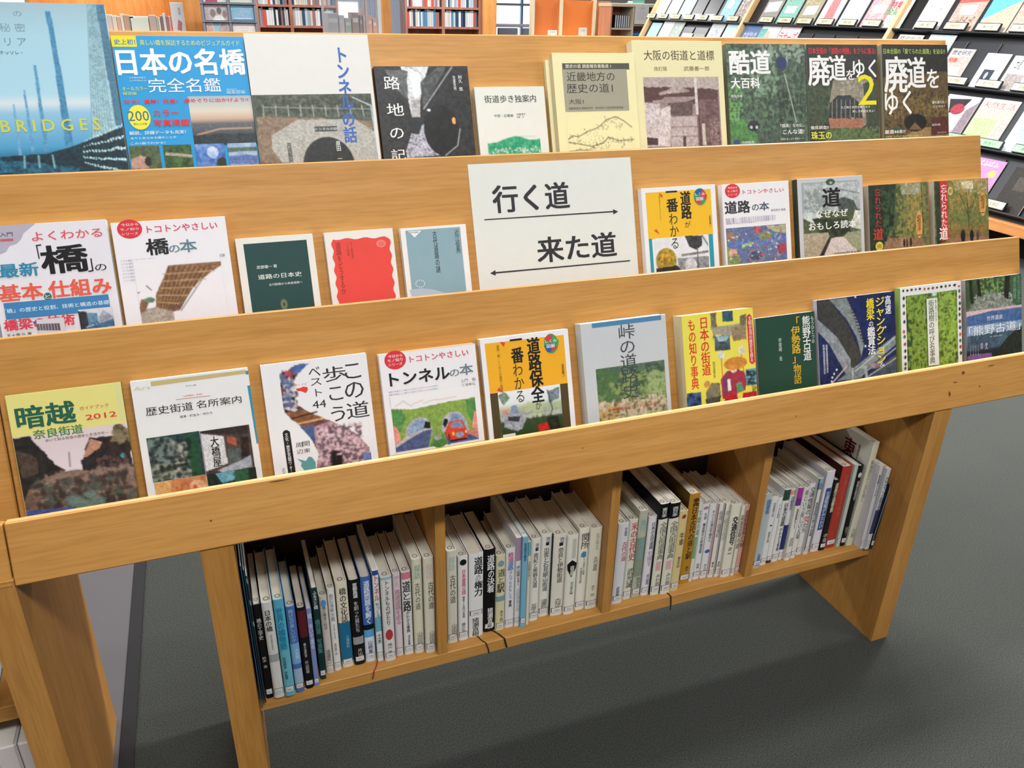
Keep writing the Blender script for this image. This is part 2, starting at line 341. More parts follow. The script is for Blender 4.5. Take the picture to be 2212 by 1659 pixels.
# stains
sp = MB(); rnd = random.Random(4)
for (x, k, sx, sy) in ((1.66, .03, .006, .0015), (1.68, .045, .004, .004), (1.645, .01, .003, .006), (1.3, .02, .002, .001), (.45, .058, .018, .001), (1.75, .05, .012, .001), (.36, .02, .002, .002), (.9, .03, .0015, .0012), (1.72, .015, .002, .002)):
    sp.poly([(x+sx*math.cos(j*.785)*rnd.uniform(.6, 1.1), k+sy*math.sin(j*.785)*rnd.uniform(.6, 1.1), .0772) for j in range(8)], flat('6a4424', .7))
o = sp.build('scuff_marks', rack, tierm(3, 0)); o['kind'] = 'stuff'
# ------------------------------------------------------------ face-out books
def face_book(b, m4, cell=1, name='face_out_book', group=None):
    w_, h_, th = b['w']/1000, b['h']/1000, max(b['th'], 1)/1000
    sign = b['cat'] == 'sign'
    r = empty('paper_sign' if sign else name, m4, b['label'], b['cat'], group)
    cm = flat(b['col'], .45); sm = flat(b.get('side', b['col']), .5); pm = pagemat(b.get('pg', 'efe9da'))
    z0 = .0006; ct = .0022 if b.get('hard') else .0006
    if sign: MB().box(0, w_, 0, h_, th-.0004, th, flat(b['col'], .7)).build('sheet', r)
    else:
        m = MB(); m.box(0, w_, 0, h_, th-ct, th, cm, ct*.3); m.box(0, w_, 0, h_, z0, z0+ct, sm, ct*.3)
        xa, xb = (0, ct) if b.get('spine', 'L') == 'L' else (w_-ct, w_)
        m.box(xa, xb, .0002, h_-.0002, z0+ct, th-ct, sm); m.build('cover', r)
        i = .003 if b.get('hard') else .0008
        px0, px1 = (ct, w_-i) if b.get('spine', 'L') == 'L' else (i, w_-ct)
        MB().box(px0, px1, i, h_-i*(1 if b.get('hard') else .3), z0+ct, th-ct, pm).build('page_block', r)
    seed = (sum(map(ord, b['id']))*7) % 9999
    z = th+.00008; lm = MB(); sm_ = MB(); prev = None
    def big(m, nm): m.build(nm, r)
    for it in b['it']:
        k = it[0]
        if k == 'i':
            z += .00006; picture('cover_picture', r, it[5], max(it[1]/1000, 0), max(h_-it[4]/1000, 0), min(it[3]/1000, w_), min(h_-it[2]/1000, h_), z, seed); seed += 5; prev = None; continue
        key = (k, it[-1] if k in 'qep' else it[6])
        if key != prev: z += .00005; prev = key
        if k in 'tv':
            x0, y0, x1, y1 = [v/1000 for v in it[2:6]]
            own = min(x1-x0, y1-y0) > .0115; m = MB() if own else lm
            put(m, it[1], x0, h_-y1, min(x1, w_-.0005), h_-y0, z, flat(it[6], .5), it[7], k == 'v')
            if own and m.f: m.build('title_lettering', r)
        elif k == 'q':
            x0, y0, x1, y1 = [v/1000 for v in it[1:5]]; x0 = max(x0, 0); x1 = min(x1, w_); y0 = max(y0, 0); y1 = min(y1, h_)
            m = MB() if (x1-x0)*(y1-y0) > .0004 else sm_; m.poly([(x0, h_-y1, z), (x1, h_-y1, z), (x1, h_-y0, z), (x0, h_-y0, z)], flat(it[5], .5))
            if m is not sm_: m.build('printed_panel', r)
        elif k == 'e':
            x0, y0, x1, y1 = [v/1000 for v in it[1:5]]; cx, cy = (x0+x1)/2, (y0+y1)/2
            m = MB() if (x1-x0)*abs(y1-y0) > .0004 else sm_; m.poly([(cx+math.cos(j*math.pi/12)*(x1-x0)/2, h_-cy+math.sin(j*math.pi/12)*abs(y1-y0)/2, z) for j in range(24)], flat(it[5], .5))
            if m is not sm_: m.build('printed_badge', r)
        elif k == 'p':
            P = it[1]; pts = [(min(max(P[j]/1000, 0), w_), h_-min(max(P[j+1]/1000, 0), h_), z) for j in range(0, len(P), 2)]
            if sum(pts[j-1][0]*pts[j][1]-pts[j][0]*pts[j-1][1] for j in range(len(pts))) < 0: pts.reverse()
            bb = (max(p[0] for p in pts)-min(p[0] for p in pts))*(max(p[1] for p in pts)-min(p[1] for p in pts)); m = MB() if bb > .0006 else sm_; m.poly(pts, flat(it[2], .5))
            if m is not sm_: m.build('arrow' if sign else 'printed_panel', r)
    if lm.f: tag(lm.build('small_lettering', r), kind='stuff')
    if sm_.f: tag(sm_.build('printed_marks', r), kind='stuff')
    return r
COV = json.loads(r'''[
{"id":"bridges","t":1,"x":109.6,"w":200.0,"h":306.7,"th":12,"off":0,"label":"large pale blue picture book of a cable-stayed bridge titled BRIDGES, top row far left","col":"9ccbe0","side":"9ccbe0","spine":"L","hard":0,"cat":"book","pg":"efe9da","it":[["i",0,0,200.0,306.7,[["g",[-0.013,"9cb8c4"],[0.142,"a4ccdc"],[0.404,"a9d3e4"],[0.446,"d0dee4"],[0.488,"8fc0dc"],[0.642,"4a9cc8"],[0.695,"1f5f86"],[0.764,"0f3550"]],["p",[0.892,0.004,0.946,0.003,0.954,0.569,0.928,0.755,0.765,0.75],"8db9c6","aecdd6",30],["p",[0.946,0.003,1.003,0.003,1.013,0.549,0.956,0.558],"3f6f8a","50809a",30],["l",0.892,0.004,0.789,0.61,0.5,"6f97a6"],["l",0.9,0.004,0.808,0.61,0.5,"6f97a6"],["l",0.908,0.004,0.828,0.61,0.5,"6f97a6"],["l",0.915,0.004,0.847,0.611,0.5,"6f97a6"],["l",0.923,0.004,0.866,0.611,0.5,"6f97a6"],["l",0.931,0.004,0.885,0.612,0.5,"6f97a6"],["l",0.938,0.003,0.905,0.612,0.5,"6f97a6"],["l",0.946,0.003,0.924,0.612,0.5,"6f97a6"],["l",0.62,0.036,0.651,0.644,0,"3c7fa8"],["p",[0.617,0.036,0.65,0.036,0.656,0.299,0.659,0.645,0.606,0.643,0.618,0.299],"3f82aa","4b8fb8",20],["p",[0.487,0.277,0.505,0.277,0.496,0.662,0.467,0.662],"4f93ba","5a9cc0",20],["p",[0.398,0.386,0.41,0.386,0.406,0.665,0.384,0.665],"5c9cc2","66a4c8",20],["p",[0.318,0.448,0.328,0.448,0.322,0.679,0.304,0.679],"659fc4","70a8cc",20],["p",[0.184,0.681,0.479,0.673,0.651,0.644,1.02,0.554,0.998,0.757,0.164,0.765],"10242e","1c3c48",12],["p",[0.18,0.697,0.468,0.72,0.674,0.742,0.668,0.769,0.166,0.754],"2a6f8c","14384c",10],["l",0.336,0.682,0.326,0.733,1.2,"7fb0bc"],["l",0.425,0.682,0.42,0.735,1.2,"7fb0bc"],["l",0.514,0.682,0.515,0.738,1.2,"7fb0bc"],["e",0.736,0.622,0.004,0.004,"a8dce6","c8ecf2",9],["e",0.73,0.647,0.004,0.004,"a8dce6","c8ecf2",9],["e",0.724,0.672,0.005,0.004,"a8dce6","c8ecf2",9],["e",0.718,0.696,0.005,0.004,"a8dce6","c8ecf2",9],["e",0.712,0.722,0.005,0.004,"a8dce6","c8ecf2",9],["e",0.756,0.617,0.004,0.004,"a8dce6","c8ecf2",9],["e",0.75,0.644,0.004,0.004,"a8dce6","c8ecf2",9],["e",0.744,0.671,0.005,0.004,"a8dce6","c8ecf2",9],["e",0.737,0.698,0.005,0.004,"a8dce6","c8ecf2",9],["e",0.73,0.725,0.006,0.004,"a8dce6","c8ecf2",9],["e",0.777,0.612,0.004,0.004,"a8dce6","c8ecf2",9],["e",0.77,0.641,0.005,0.004,"a8dce6","c8ecf2",9],["e",0.762,0.67,0.005,0.004,"a8dce6","c8ecf2",9],["e",0.756,0.699,0.006,0.004,"a8dce6","c8ecf2",9],["e",0.748,0.728,0.006,0.004,"a8dce6","c8ecf2",9],["e",0.796,0.606,0.005,0.005,"a8dce6","c8ecf2",9],["e",0.79,0.638,0.005,0.005,"a8dce6","c8ecf2",9],["e",0.782,0.669,0.005,0.004,"a8dce6","c8ecf2",9],["e",0.774,0.7,0.006,0.005,"a8dce6","c8ecf2",9],["e",0.766,0.732,0.006,0.005,"a8dce6","c8ecf2",9],["e",0.816,0.601,0.004,0.004,"a8dce6","c8ecf2",9],["e",0.809,0.635,0.005,0.005,"a8dce6","c8ecf2",9],["e",0.8,0.668,0.006,0.005,"a8dce6","c8ecf2",9],["e",0.793,0.702,0.006,0.005,"a8dce6","c8ecf2",9],["e",0.785,0.736,0.006,0.005,"a8dce6","c8ecf2",9],["e",0.837,0.595,0.005,0.005,"a8dce6","c8ecf2",9],["e",0.828,0.632,0.006,0.005,"a8dce6","c8ecf2",9],["e",0.82,0.667,0.006,0.005,"a8dce6","c8ecf2",9],["e",0.812,0.702,0.006,0.005,"a8dce6","c8ecf2",9],["e",0.803,0.738,0.006,0.005,"a8dce6","c8ecf2",9],["e",0.857,0.59,0.005,0.005,"a8dce6","c8ecf2",9],["e",0.848,0.628,0.006,0.005,"a8dce6","c8ecf2",9],["e",0.839,0.666,0.006,0.005,"a8dce6","c8ecf2",9],["e",0.83,0.704,0.007,0.005,"a8dce6","c8ecf2",9],["e",0.821,0.742,0.007,0.005,"a8dce6","c8ecf2",9],["e",0.878,0.585,0.006,0.005,"a8dce6","c8ecf2",9],["e",0.868,0.625,0.006,0.005,"a8dce6","c8ecf2",9],["e",0.858,0.665,0.007,0.005,"a8dce6","c8ecf2",9],["e",0.849,0.705,0.007,0.005,"a8dce6","c8ecf2",9],["e",0.839,0.746,0.008,0.006,"a8dce6","c8ecf2",9],["e",0.898,0.579,0.006,0.006,"a8dce6","c8ecf2",9],["e",0.888,0.621,0.007,0.006,"a8dce6","c8ecf2",9],["e",0.878,0.664,0.007,0.005,"a8dce6","c8ecf2",9],["e",0.868,0.706,0.007,0.006,"a8dce6","c8ecf2",9],["e",0.857,0.748,0.008,0.006,"a8dce6","c8ecf2",9],["e",0.918,0.574,0.007,0.006,"a8dce6","c8ecf2",9],["e",0.908,0.618,0.007,0.006,"a8dce6","c8ecf2",9],["e",0.897,0.663,0.007,0.006,"a8dce6","c8ecf2",9],["e",0.887,0.708,0.008,0.006,"a8dce6","c8ecf2",9],["e",0.876,0.752,0.008,0.006,"a8dce6","c8ecf2",9],["e",0.938,0.569,0.006,0.006,"a8dce6","c8ecf2",9],["e",0.927,0.615,0.007,0.006,"a8dce6","c8ecf2",9],["e",0.917,0.662,0.008,0.006,"a8dce6","c8ecf2",9],["e",0.906,0.709,0.008,0.006,"a8dce6","c8ecf2",9],["e",0.895,0.756,0.009,0.006,"a8dce6","c8ecf2",9],["e",0.958,0.563,0.007,0.006,"a8dce6","c8ecf2",9],["e",0.947,0.612,0.007,0.006,"a8dce6","c8ecf2",9],["e",0.936,0.661,0.007,0.006,"a8dce6","c8ecf2",9],["e",0.924,0.71,0.008,0.006,"a8dce6","c8ecf2",9],["e",0.913,0.76,0.008,0.007,"a8dce6","c8ecf2",9],["e",0.979,0.558,0.007,0.006,"a8dce6","c8ecf2",9],["e",0.966,0.609,0.008,0.006,"a8dce6","c8ecf2",9],["e",0.955,0.661,0.008,0.007,"a8dce6","c8ecf2",9],["e",0.944,0.712,0.008,0.007,"a8dce6","c8ecf2",9],["e",0.932,0.763,0.008,0.006,"a8dce6","c8ecf2",9],["e",1.0,0.552,0.007,0.007,"a8dce6","c8ecf2",9],["e",0.987,0.605,0.008,0.007,"a8dce6","c8ecf2",9],["e",0.974,0.66,0.009,0.007,"a8dce6","c8ecf2",9],["e",0.962,0.712,0.009,0.007,"a8dce6","c8ecf2",9],["e",0.95,0.766,0.009,0.007,"a8dce6","c8ecf2",9],["e",1.019,0.547,0.007,0.007,"a8dce6","c8ecf2",9],["e",1.007,0.602,0.008,0.007,"a8dce6","c8ecf2",9],["e",0.994,0.658,0.009,0.007,"a8dce6","c8ecf2",9],["e",0.981,0.714,0.009,0.007,"a8dce6","c8ecf2",9],["e",0.968,0.77,0.01,0.007,"a8dce6","c8ecf2",9]]],["t","の",82.9,11.7,93.4,18.9,"6f93a2",0],["t","秘 密",63.3,28.1,95.2,39.5,"7d9dab",0],["t","リ ア",66.8,47.8,93.6,58.2,"6f93a2",0],["t","チッソレ・",58.5,65.3,86.6,70.1,"4f6c7a",1],["t","B R I D G E S",44.2,159.1,171.2,175.4,"c9cf4e",2]]},
{"id":"meikyo","t":1,"x":311.7,"w":184.1,"h":264.0,"th":10,"off":0,"label":"bright blue and yellow guidebook to famous Japanese bridges with small photos","col":"1d9ad8","side":"1d9ad8","spine":"L","hard":0,"cat":"book","pg":"efe9da","it":[["q",0.1,-1.0,33.6,15.8,"e6dc2c"],["t","史上初！",3.5,5.1,32.0,12.6,"2a78b8",2],["t","美しい橋を探訪するためのビジュアルガイド",37.8,5.6,177.9,13.7,"d8e06a",1],["t","日本の名橋",2.7,18.4,182.2,55.4,"f4f4f6",3],["t","完全名鑑",41.0,60.5,142.5,80.7,"eef2f6",0.6],["t","オールカラー",5.0,72.3,39.0,77.7,"d8e04c",1],["t","保存版",4.9,79.3,23.7,83.9,"d8e04c",1],["t","日本橋梁調査会",16.9,58.1,38.7,60.7,"c8e4f4",0],["t","土木写真協力会",16.3,62.3,39.7,64.6,"c8e4f4",0],["t","橋梁研究会",150.2,76.2,165.1,78.7,"c8e4f4",0],["t","編集部編",149.7,80.4,176.5,82.5,"c8e4f4",0],["i",93.0,86.8,186.2,159.2,[["g",[0.0,"9fb4c0"],[0.302,"d8cfc0"],[0.467,"c8a890"],[0.561,"5a6068"],[0.952,"24323a"]],["s",-0.02,0.515,1.0,0.718,60,1,"8a8478"],["l",0.077,0.78,0.431,0.674,1.2,"b89a80"],["l",0.431,0.674,0.949,0.668,1.2,"b89a80"],["p",[-0.086,0.798,1.014,0.768,1.009,1.0,-0.102,0.952],"141d22","2c3c40",10]]],["t","壮大！優美！荘厳！ 橋めぐりに出かけよう!!",4.7,90.3,179.5,96.0,"e03238",3],["e",7.2,98.2,37.5,133.8,"efe53a"],["t","200",7.3,106.7,35.7,121.2,"3c6f86",1],["t","橋以上収録",12.9,124.0,31.6,126.9,"4c7280",1],["t","カラー",41.8,105.8,77.2,114.4,"e2323c",3],["t","写真掲載",40.5,119.8,90.9,129.3,"e2323c",3],["t","解説、詳細データも充実！",5.4,136.8,83.6,140.1,"eef6fa",1],["t","ありとあらゆる橋のことが",6.4,144.1,69.4,147.6,"dff0fa",0],["t","この1冊でわかる！",5.3,151.8,52.8,155.3,"dff0fa",1],["i",2.1,157.2,43.1,191.2,[["n","3a4a30","5c6a44",10],["p",[-0.032,0.597,0.34,0.415,0.529,0.474,0.548,0.977,-0.073,0.944],"b48c7c","c8a090",9],["e",0.564,0.676,0.114,0.207,"16140f","2a2620",5]]],["i",48.4,157.1,87.7,191.4,[["n","1e3a1c","4a6a34",12],["p",[0.055,0.302,1.003,0.444,1.03,0.572,0.04,0.427],"a09888","b8b0a0",8],["e",0.454,0.622,0.17,0.158,"243818","5a8040",6]]],["i",93.2,157.3,135.1,191.4,[["n","2a5cb0","7aa8e0",4],["e",0.581,0.372,0.193,0.265,"c8d8ec","8ab0e0",5],["p",[0.688,0.684,0.904,0.566,1.049,0.728,1.021,0.985,0.657,0.966],"1c2818","1c2818",4]]],["i",140.1,157.6,182.5,191.1,[["n","7c9cc8","b4c8dc",5],["p",[-0.019,0.183,1.052,0.178,1.053,0.364,-0.033,0.392],"3c5a4a","54705c",8],["p",[-0.05,0.549,1.034,0.549,0.999,0.973,-0.088,0.915],"4a62a4","6c84bc",9]]]]},
{"id":"tunnel_talk","t":1,"x":496.6,"w":190.0,"h":267.5,"th":14,"off":0,"label":"grey and white book with a tunnel mouth photo, beside the blue bridge guide","col":"dededa","side":"c8d2dc","spine":"R","hard":0,"cat":"book","pg":"efe9da","it":[["i",0.1,90.8,184.8,200.3,[["n","3c463c","5e6656",12],["s",0.026,0.029,0.993,0.272,260,3,"2c382c"],["l",0.083,0.143,0.077,0.287,0.5,"b8c0b8"],["l",0.183,0.146,0.178,0.291,0.5,"b8c0b8"],["l",0.283,0.149,0.281,0.295,0.5,"b8c0b8"],["l",0.385,0.152,0.384,0.299,0.5,"b8c0b8"],["l",0.487,0.155,0.489,0.303,0.5,"b8c0b8"],["l",0.591,0.159,0.595,0.307,0.5,"b8c0b8"],["l",0.696,0.162,0.702,0.311,0.5,"b8c0b8"],["l",0.801,0.165,0.81,0.315,0.5,"b8c0b8"],["l",0.908,0.168,0.919,0.319,0.5,"b8c0b8"],["l",0.081,0.167,0.997,0.221,0.4,"a0a8a0"],["p",[0.019,0.301,0.348,0.314,0.985,0.389,0.984,0.999,-0.006,0.929],"7c6450","94826c",10],["p",[0.117,0.563,0.346,0.35,0.833,0.358,1.004,0.558,0.996,0.982,0.84,0.989,0.184,0.943,0.112,0.758],"a6a6a0","bab8b0",40],["l",0.835,0.05,0.99,0.171,0.6,"d8e0e4"],["l",0.99,0.171,1.005,0.847,1.2,"b0c4d8"],["e",0.572,1.014,0.221,0.414,"282c2c","1a1e1e",6],["s",0.348,0.641,0.638,0.958,60,1,"3c4040"]]],["v","トンネルの話",133.8,20.4,154.9,166.7,"3c68b8",3],["q",89.3,140.1,124.7,148.0,"4c5450"],["t","トンネルの話",90.8,142.0,124.5,146.1,"e0e4e0",1],["v","用語解説",43.4,163.9,50.3,193.8,"101414",1],["v","原田 一",120.5,163.7,125.9,191.4,"d8dcd8",2]]},
{"id":"roji","t":1,"x":690.9,"w":158.4,"h":218.8,"th":14,"off":0,"label":"black and white alley photo book with a round mirror and brush-lettered title","col":"232325","side":"232325","spine":"L","hard":0,"cat":"book","pg":"cfcabc","it":[["i",0,0,158.4,218.8,[["n","1c1c1e","343436",9],["p",[0.277,0.004,0.575,0.0,0.507,0.115,0.431,0.285,0.432,0.362,0.343,0.369,0.324,0.249,0.333,0.114],"b8bcc0","e8ecee",6],["p",[0.35,0.004,0.49,0.064,0.442,0.216,0.389,0.233],"e8eef0","ffffff",5],["p",[0.114,0.029,0.346,0.029,0.324,0.249,0.202,0.163],"505254","707274",10],["p",[0.47,0.114,0.676,0.005,0.765,0.005,0.477,0.311],"606264","3a3c3e",8],["l",0.829,0.005,0.477,0.311,0.8,"a0a4a6"],["p",[0.35,0.241,0.45,0.242,0.43,0.37,0.343,0.369],"9c9c9c","c0bcbc",6],["p",[0.325,0.48,0.46,0.422,0.616,0.652,0.246,0.667,0.242,0.616],"9c9cac","c8c8d4",14],["s",0.273,0.496,0.613,0.669,90,2,"5c5c68"],["e",0.65,0.47,0.192,0.188,"080a0a","1c201e",6],["p",[0.348,0.377,0.465,0.388,0.398,0.499,0.324,0.488],"2c3034","202428",5],["e",0.792,0.402,0.019,0.026,"f0b070","e09050",3],["e",0.532,0.32,0.018,0.009,"e8f0f0","e8f0f0",3],["l",0.851,0.465,0.807,0.587,0.6,"b0b8b8"],["l",0.807,0.587,0.666,0.657,0.6,"b0b8b8"]]],["t","路",13.6,15.5,40.2,36.4,"f0f0f0",0.6],["t","地",13.6,58.1,42.1,77.9,"f0f0f0",0.6],["t","の",14.8,97.1,37.7,114.2,"f0f0f0",0.6],["t","記",13.1,130.9,36.8,148.8,"f0f0f0",0.6],["v","阿久 悠",140.9,15.2,145.9,39.9,"e8e8e8",0.6],["v","佐藤秀明",130.7,15.2,135.3,38.8,"e8e8e8",0.6]]},
{"id":"hitori","t":1,"x":857.0,"w":127.1,"h":184.2,"th":16,"off":0,"label":"small cream guide with a green brush-painted hill, beside the black alley book","col":"e4e5dc","side":"e4e5dc","spine":"R","hard":0,"cat":"book","pg":"d8d4bc","it":[["t","街道歩き独案内",15.9,13.8,110.4,26.3,"26282a",1],["t","中部・近畿編",31.0,45.1,65.6,50.1,"3a3c3e",0],["t","加藤淳子",71.9,44.8,88.8,47.2,"4a4c4e",0],["t","加藤　泉",71.4,49.4,85.1,51.8,"4a4c4e",0],["i",13.9,76.4,111.4,117.1,[["n","e4e5dc","e2e3da",5],["p",[0.004,0.406,0.179,0.372,0.361,0.218,0.541,0.135,0.651,0.182,0.78,0.298,1.006,0.291,1.0,0.903,0.006,0.852],"1f9468","4cb488",7],["s",0.005,0.622,0.981,0.901,80,2,"d8e4da"],["l",0.652,0.153,0.92,0.187,1.5,"cfd4d0"]]]]},
{"id":"kinki_case","t":1,"x":993.2,"w":160.5,"h":229.7,"th":10,"off":0,"label":"plain cream slipcase standing behind the Kinki history volume, only its left side showing","col":"ece3b4","side":"d8cfa4","spine":"L","hard":0,"cat":"book","pg":"efe9da","it":[]},
{"id":"kinki","t":1,"x":1000.2,"w":159.1,"h":237.4,"th":14,"off":11,"label":"pale yellow volume with a grey title block and ink hill drawing, top row centre","col":"ece4b0","side":"cfc8a0","spine":"L","hard":0,"cat":"book","pg":"efe9da","it":[["q",17.8,17.3,148.5,28.0,"54504c"],["q",16.9,27.5,142.5,98.9,"a09c88"],["t","歴史の道 調査報告書集成 1",23.7,19.0,111.8,25.5,"e8e4cc",1],["t","近畿地方の",24.5,31.9,117.6,47.7,"3a3836",0.3],["t","歴史の道1",22.7,51.5,112.5,67.4,"3a3836",0.3],["t","大阪1",24.8,77.7,53.3,86.2,"3a3836",0.3],["t","編集委員会 調査研究所　監修発行 大阪府教育委員会",24.1,92.5,130.7,94.1,"4a4846",0],["i",17.4,104.9,148.3,172.6,[["n","ece4b0","eae2ac",5],["l",-0.021,0.631,0.079,0.519,0.7,"4a463c"],["l",0.079,0.519,0.155,0.547,0.7,"4a463c"],["l",0.155,0.547,0.292,0.427,0.7,"4a463c"],["l",0.292,0.427,0.454,0.332,0.7,"4a463c"],["l",0.454,0.332,0.605,0.13,0.7,"4a463c"],["l",0.605,0.13,0.733,0.061,0.7,"4a463c"],["l",0.733,0.061,0.854,0.172,0.7,"4a463c"],["l",0.854,0.172,0.973,0.344,0.7,"4a463c"],["l",0.002,0.677,0.173,0.733,0.7,"4a463c"],["l",0.173,0.733,0.344,0.804,0.7,"4a463c"],["l",0.344,0.804,0.525,0.725,0.7,"4a463c"],["l",0.525,0.725,0.603,0.58,0.7,"4a463c"],["l",0.603,0.58,0.759,0.68,0.7,"4a463c"],["l",0.759,0.68,0.996,0.664,0.7,"4a463c"],["l",-0.027,0.927,0.166,0.881,0.7,"4a463c"],["l",0.166,0.881,0.427,0.929,0.7,"4a463c"],["s",0.011,0.486,0.18,0.584,12,1.3,"3c3830"],["s",0.243,0.351,0.447,0.481,16,1.3,"3c3830"],["s",0.441,0.242,0.611,0.4,22,1.3,"3c3830"],["s",0.555,0.068,0.779,0.229,26,1.3,"3c3830"],["s",0.708,0.225,0.843,0.413,16,1.3,"3c3830"],["s",-0.012,0.617,0.329,0.758,26,1.3,"3c3830"],["s",0.351,0.654,0.608,0.851,40,1.3,"3c3830"],["s",0.603,0.58,0.975,0.739,46,1.3,"3c3830"],["s",0.759,0.695,0.842,0.867,10,1.3,"3c3830"],["s",-0.023,0.838,0.514,0.965,36,1.3,"3c3830"],["s",0.288,0.502,0.616,0.671,14,1.3,"3c3830"]]]]},
{"id":"osaka","t":1,"x":1159.1,"w":189.3,"h":260.0,"th":22,"off":0,"label":"cream hardback with a sepia photo of a stone lantern, top row","col":"e6deae","side":"dcd8b4","spine":"L","hard":1,"cat":"book","pg":"efe9da","it":[["t","大阪の街道と道標",22.3,16.5,170.9,34.2,"4a3a30",0.3],["t","改訂版",41.7,45.1,68.7,52.6,"5a4a40",0],["t","武藤善一郎",103.9,44.7,158.7,52.9,"5a4a40",0],["i",17.5,63.7,177.1,193.4,[["n","8c7874","a08c86",8],["p",[-0.0,0.0,1.005,0.0,0.991,0.237,-0.011,0.157],"ab9b96","b8a8a2",4],["p",[-0.009,0.126,0.995,0.172,0.982,0.401,-0.015,0.331],"4c2e2c","5c3c38",10],["p",[0.698,0.313,0.986,0.319,0.982,0.979,0.659,0.966],"5a3c3c","806464",7],["p",[-0.008,0.347,0.197,0.351,0.174,0.945,-0.024,0.937],"d8cccc","b4a4a4",8],["p",[-0.016,0.809,0.143,0.831,0.137,0.927,-0.023,0.921],"3c2828","4c3434",6],["p",[0.107,0.318,0.231,0.304,0.263,0.273,0.701,0.273,0.708,0.289,0.539,0.342,0.227,0.36,0.105,0.357],"a89494","8c7876",8],["p",[0.183,0.216,0.3,0.178,0.429,0.1,0.549,0.165,0.596,0.182,0.594,0.206,0.297,0.226,0.204,0.248],"b8a8a4","98847f",8],["p",[0.297,0.353,0.633,0.336,0.621,0.539,0.34,0.531],"54403e","6c5654",8],["p",[0.207,0.431,0.333,0.386,0.298,0.95,0.136,0.943],"dcd2d0","c0b2b0",6],["p",[0.323,0.547,0.669,0.532,0.675,0.966,0.313,0.959],"c4b4b2","a89896",10],["l",0.33,0.684,0.676,0.687,0.7,"7c6866"],["l",0.322,0.813,0.684,0.819,0.7,"7c6866"],["l",0.494,0.552,0.478,0.811,0.5,"8c7876"],["p",[0.478,0.819,0.517,0.821,0.509,0.959,0.469,0.958],"4c3836","4c3836",5],["l",0.693,0.006,0.715,0.968,2.2,"4c3232"],["p",[0.669,0.006,0.701,0.006,0.702,0.525,0.67,0.524],"c8bcb8","d8ccc8",5],["p",[0.742,0.649,0.782,0.65,0.785,0.955,0.74,0.953],"c0b4a8","d0c4b8",5],["s",0.859,0.562,0.966,0.962,80,1.5,"a89894"]]]]},
{"id":"kokudo","t":1,"x":1363.6,"w":182.3,"h":258.7,"th":12,"off":0,"label":"green forest road book with large white title, top row right of the cream hardback","col":"445844","side":"6c7668","spine":"L","hard":0,"cat":"book","pg":"efe9da","it":[["i",0,0,182.3,258.7,[["n","2c3c30","56705a",10],["s",0.003,0.007,0.961,0.549,200,4,"62805c"],["s",0.003,0.007,0.961,0.549,200,5,"203424"],["s",0.39,0.006,0.994,0.133,90,5,"8ca090"],["s",0.301,0.164,0.624,0.37,40,6,"7c9a80"],["p",[-0.037,0.512,0.173,0.536,0.332,0.647,0.345,0.723,-0.048,0.714],"58904c","3c6c38",8],["s",-0.014,0.279,0.171,0.558,70,4,"6ca458"],["s",0.628,0.327,0.947,0.727,70,5,"18281c"],["p",[0.334,0.625,0.955,0.627,0.946,0.738,0.345,0.723],"2c3c30","506454",9],["l",0.724,0.219,0.851,0.57,1.2,"a8aca0"],["e",0.296,0.587,0.076,0.039,"181c20","2c3034",5],["e",0.265,0.597,0.018,0.011,"b8c4c8","b8c4c8",3],["e",0.335,0.598,0.016,0.012,"b8c4c8","b8c4c8",3]]],["e",111.9,21.9,138.3,49.8,"3c4860"],["e",115.2,24.7,135.0,46.1,"2f3a66"],["t","酷道",5.2,12.3,99.7,55.4,"f0f2f0",3],["t","大百科",6.7,62.4,73.4,81.9,"f0f2f0",2.5],["t","鹿取茂雄",5.6,93.2,31.2,98.3,"e0e4e0",1],["t","「国道」なのに、",116.5,150.1,172.9,156.6,"f0f2f0",1],["t","こんな道!",121.7,160.7,172.4,169.8,"f0f2f0",1.5],["e",5.4,176.3,21.0,185.7,"3c4a80"],["t","点線酷道、",23.5,179.9,56.3,184.7,"e8ece8",1],["t","未舗装 崖っぷち 極細ルート",114.0,177.9,171.4,179.8,"d0d8d0",0]]},
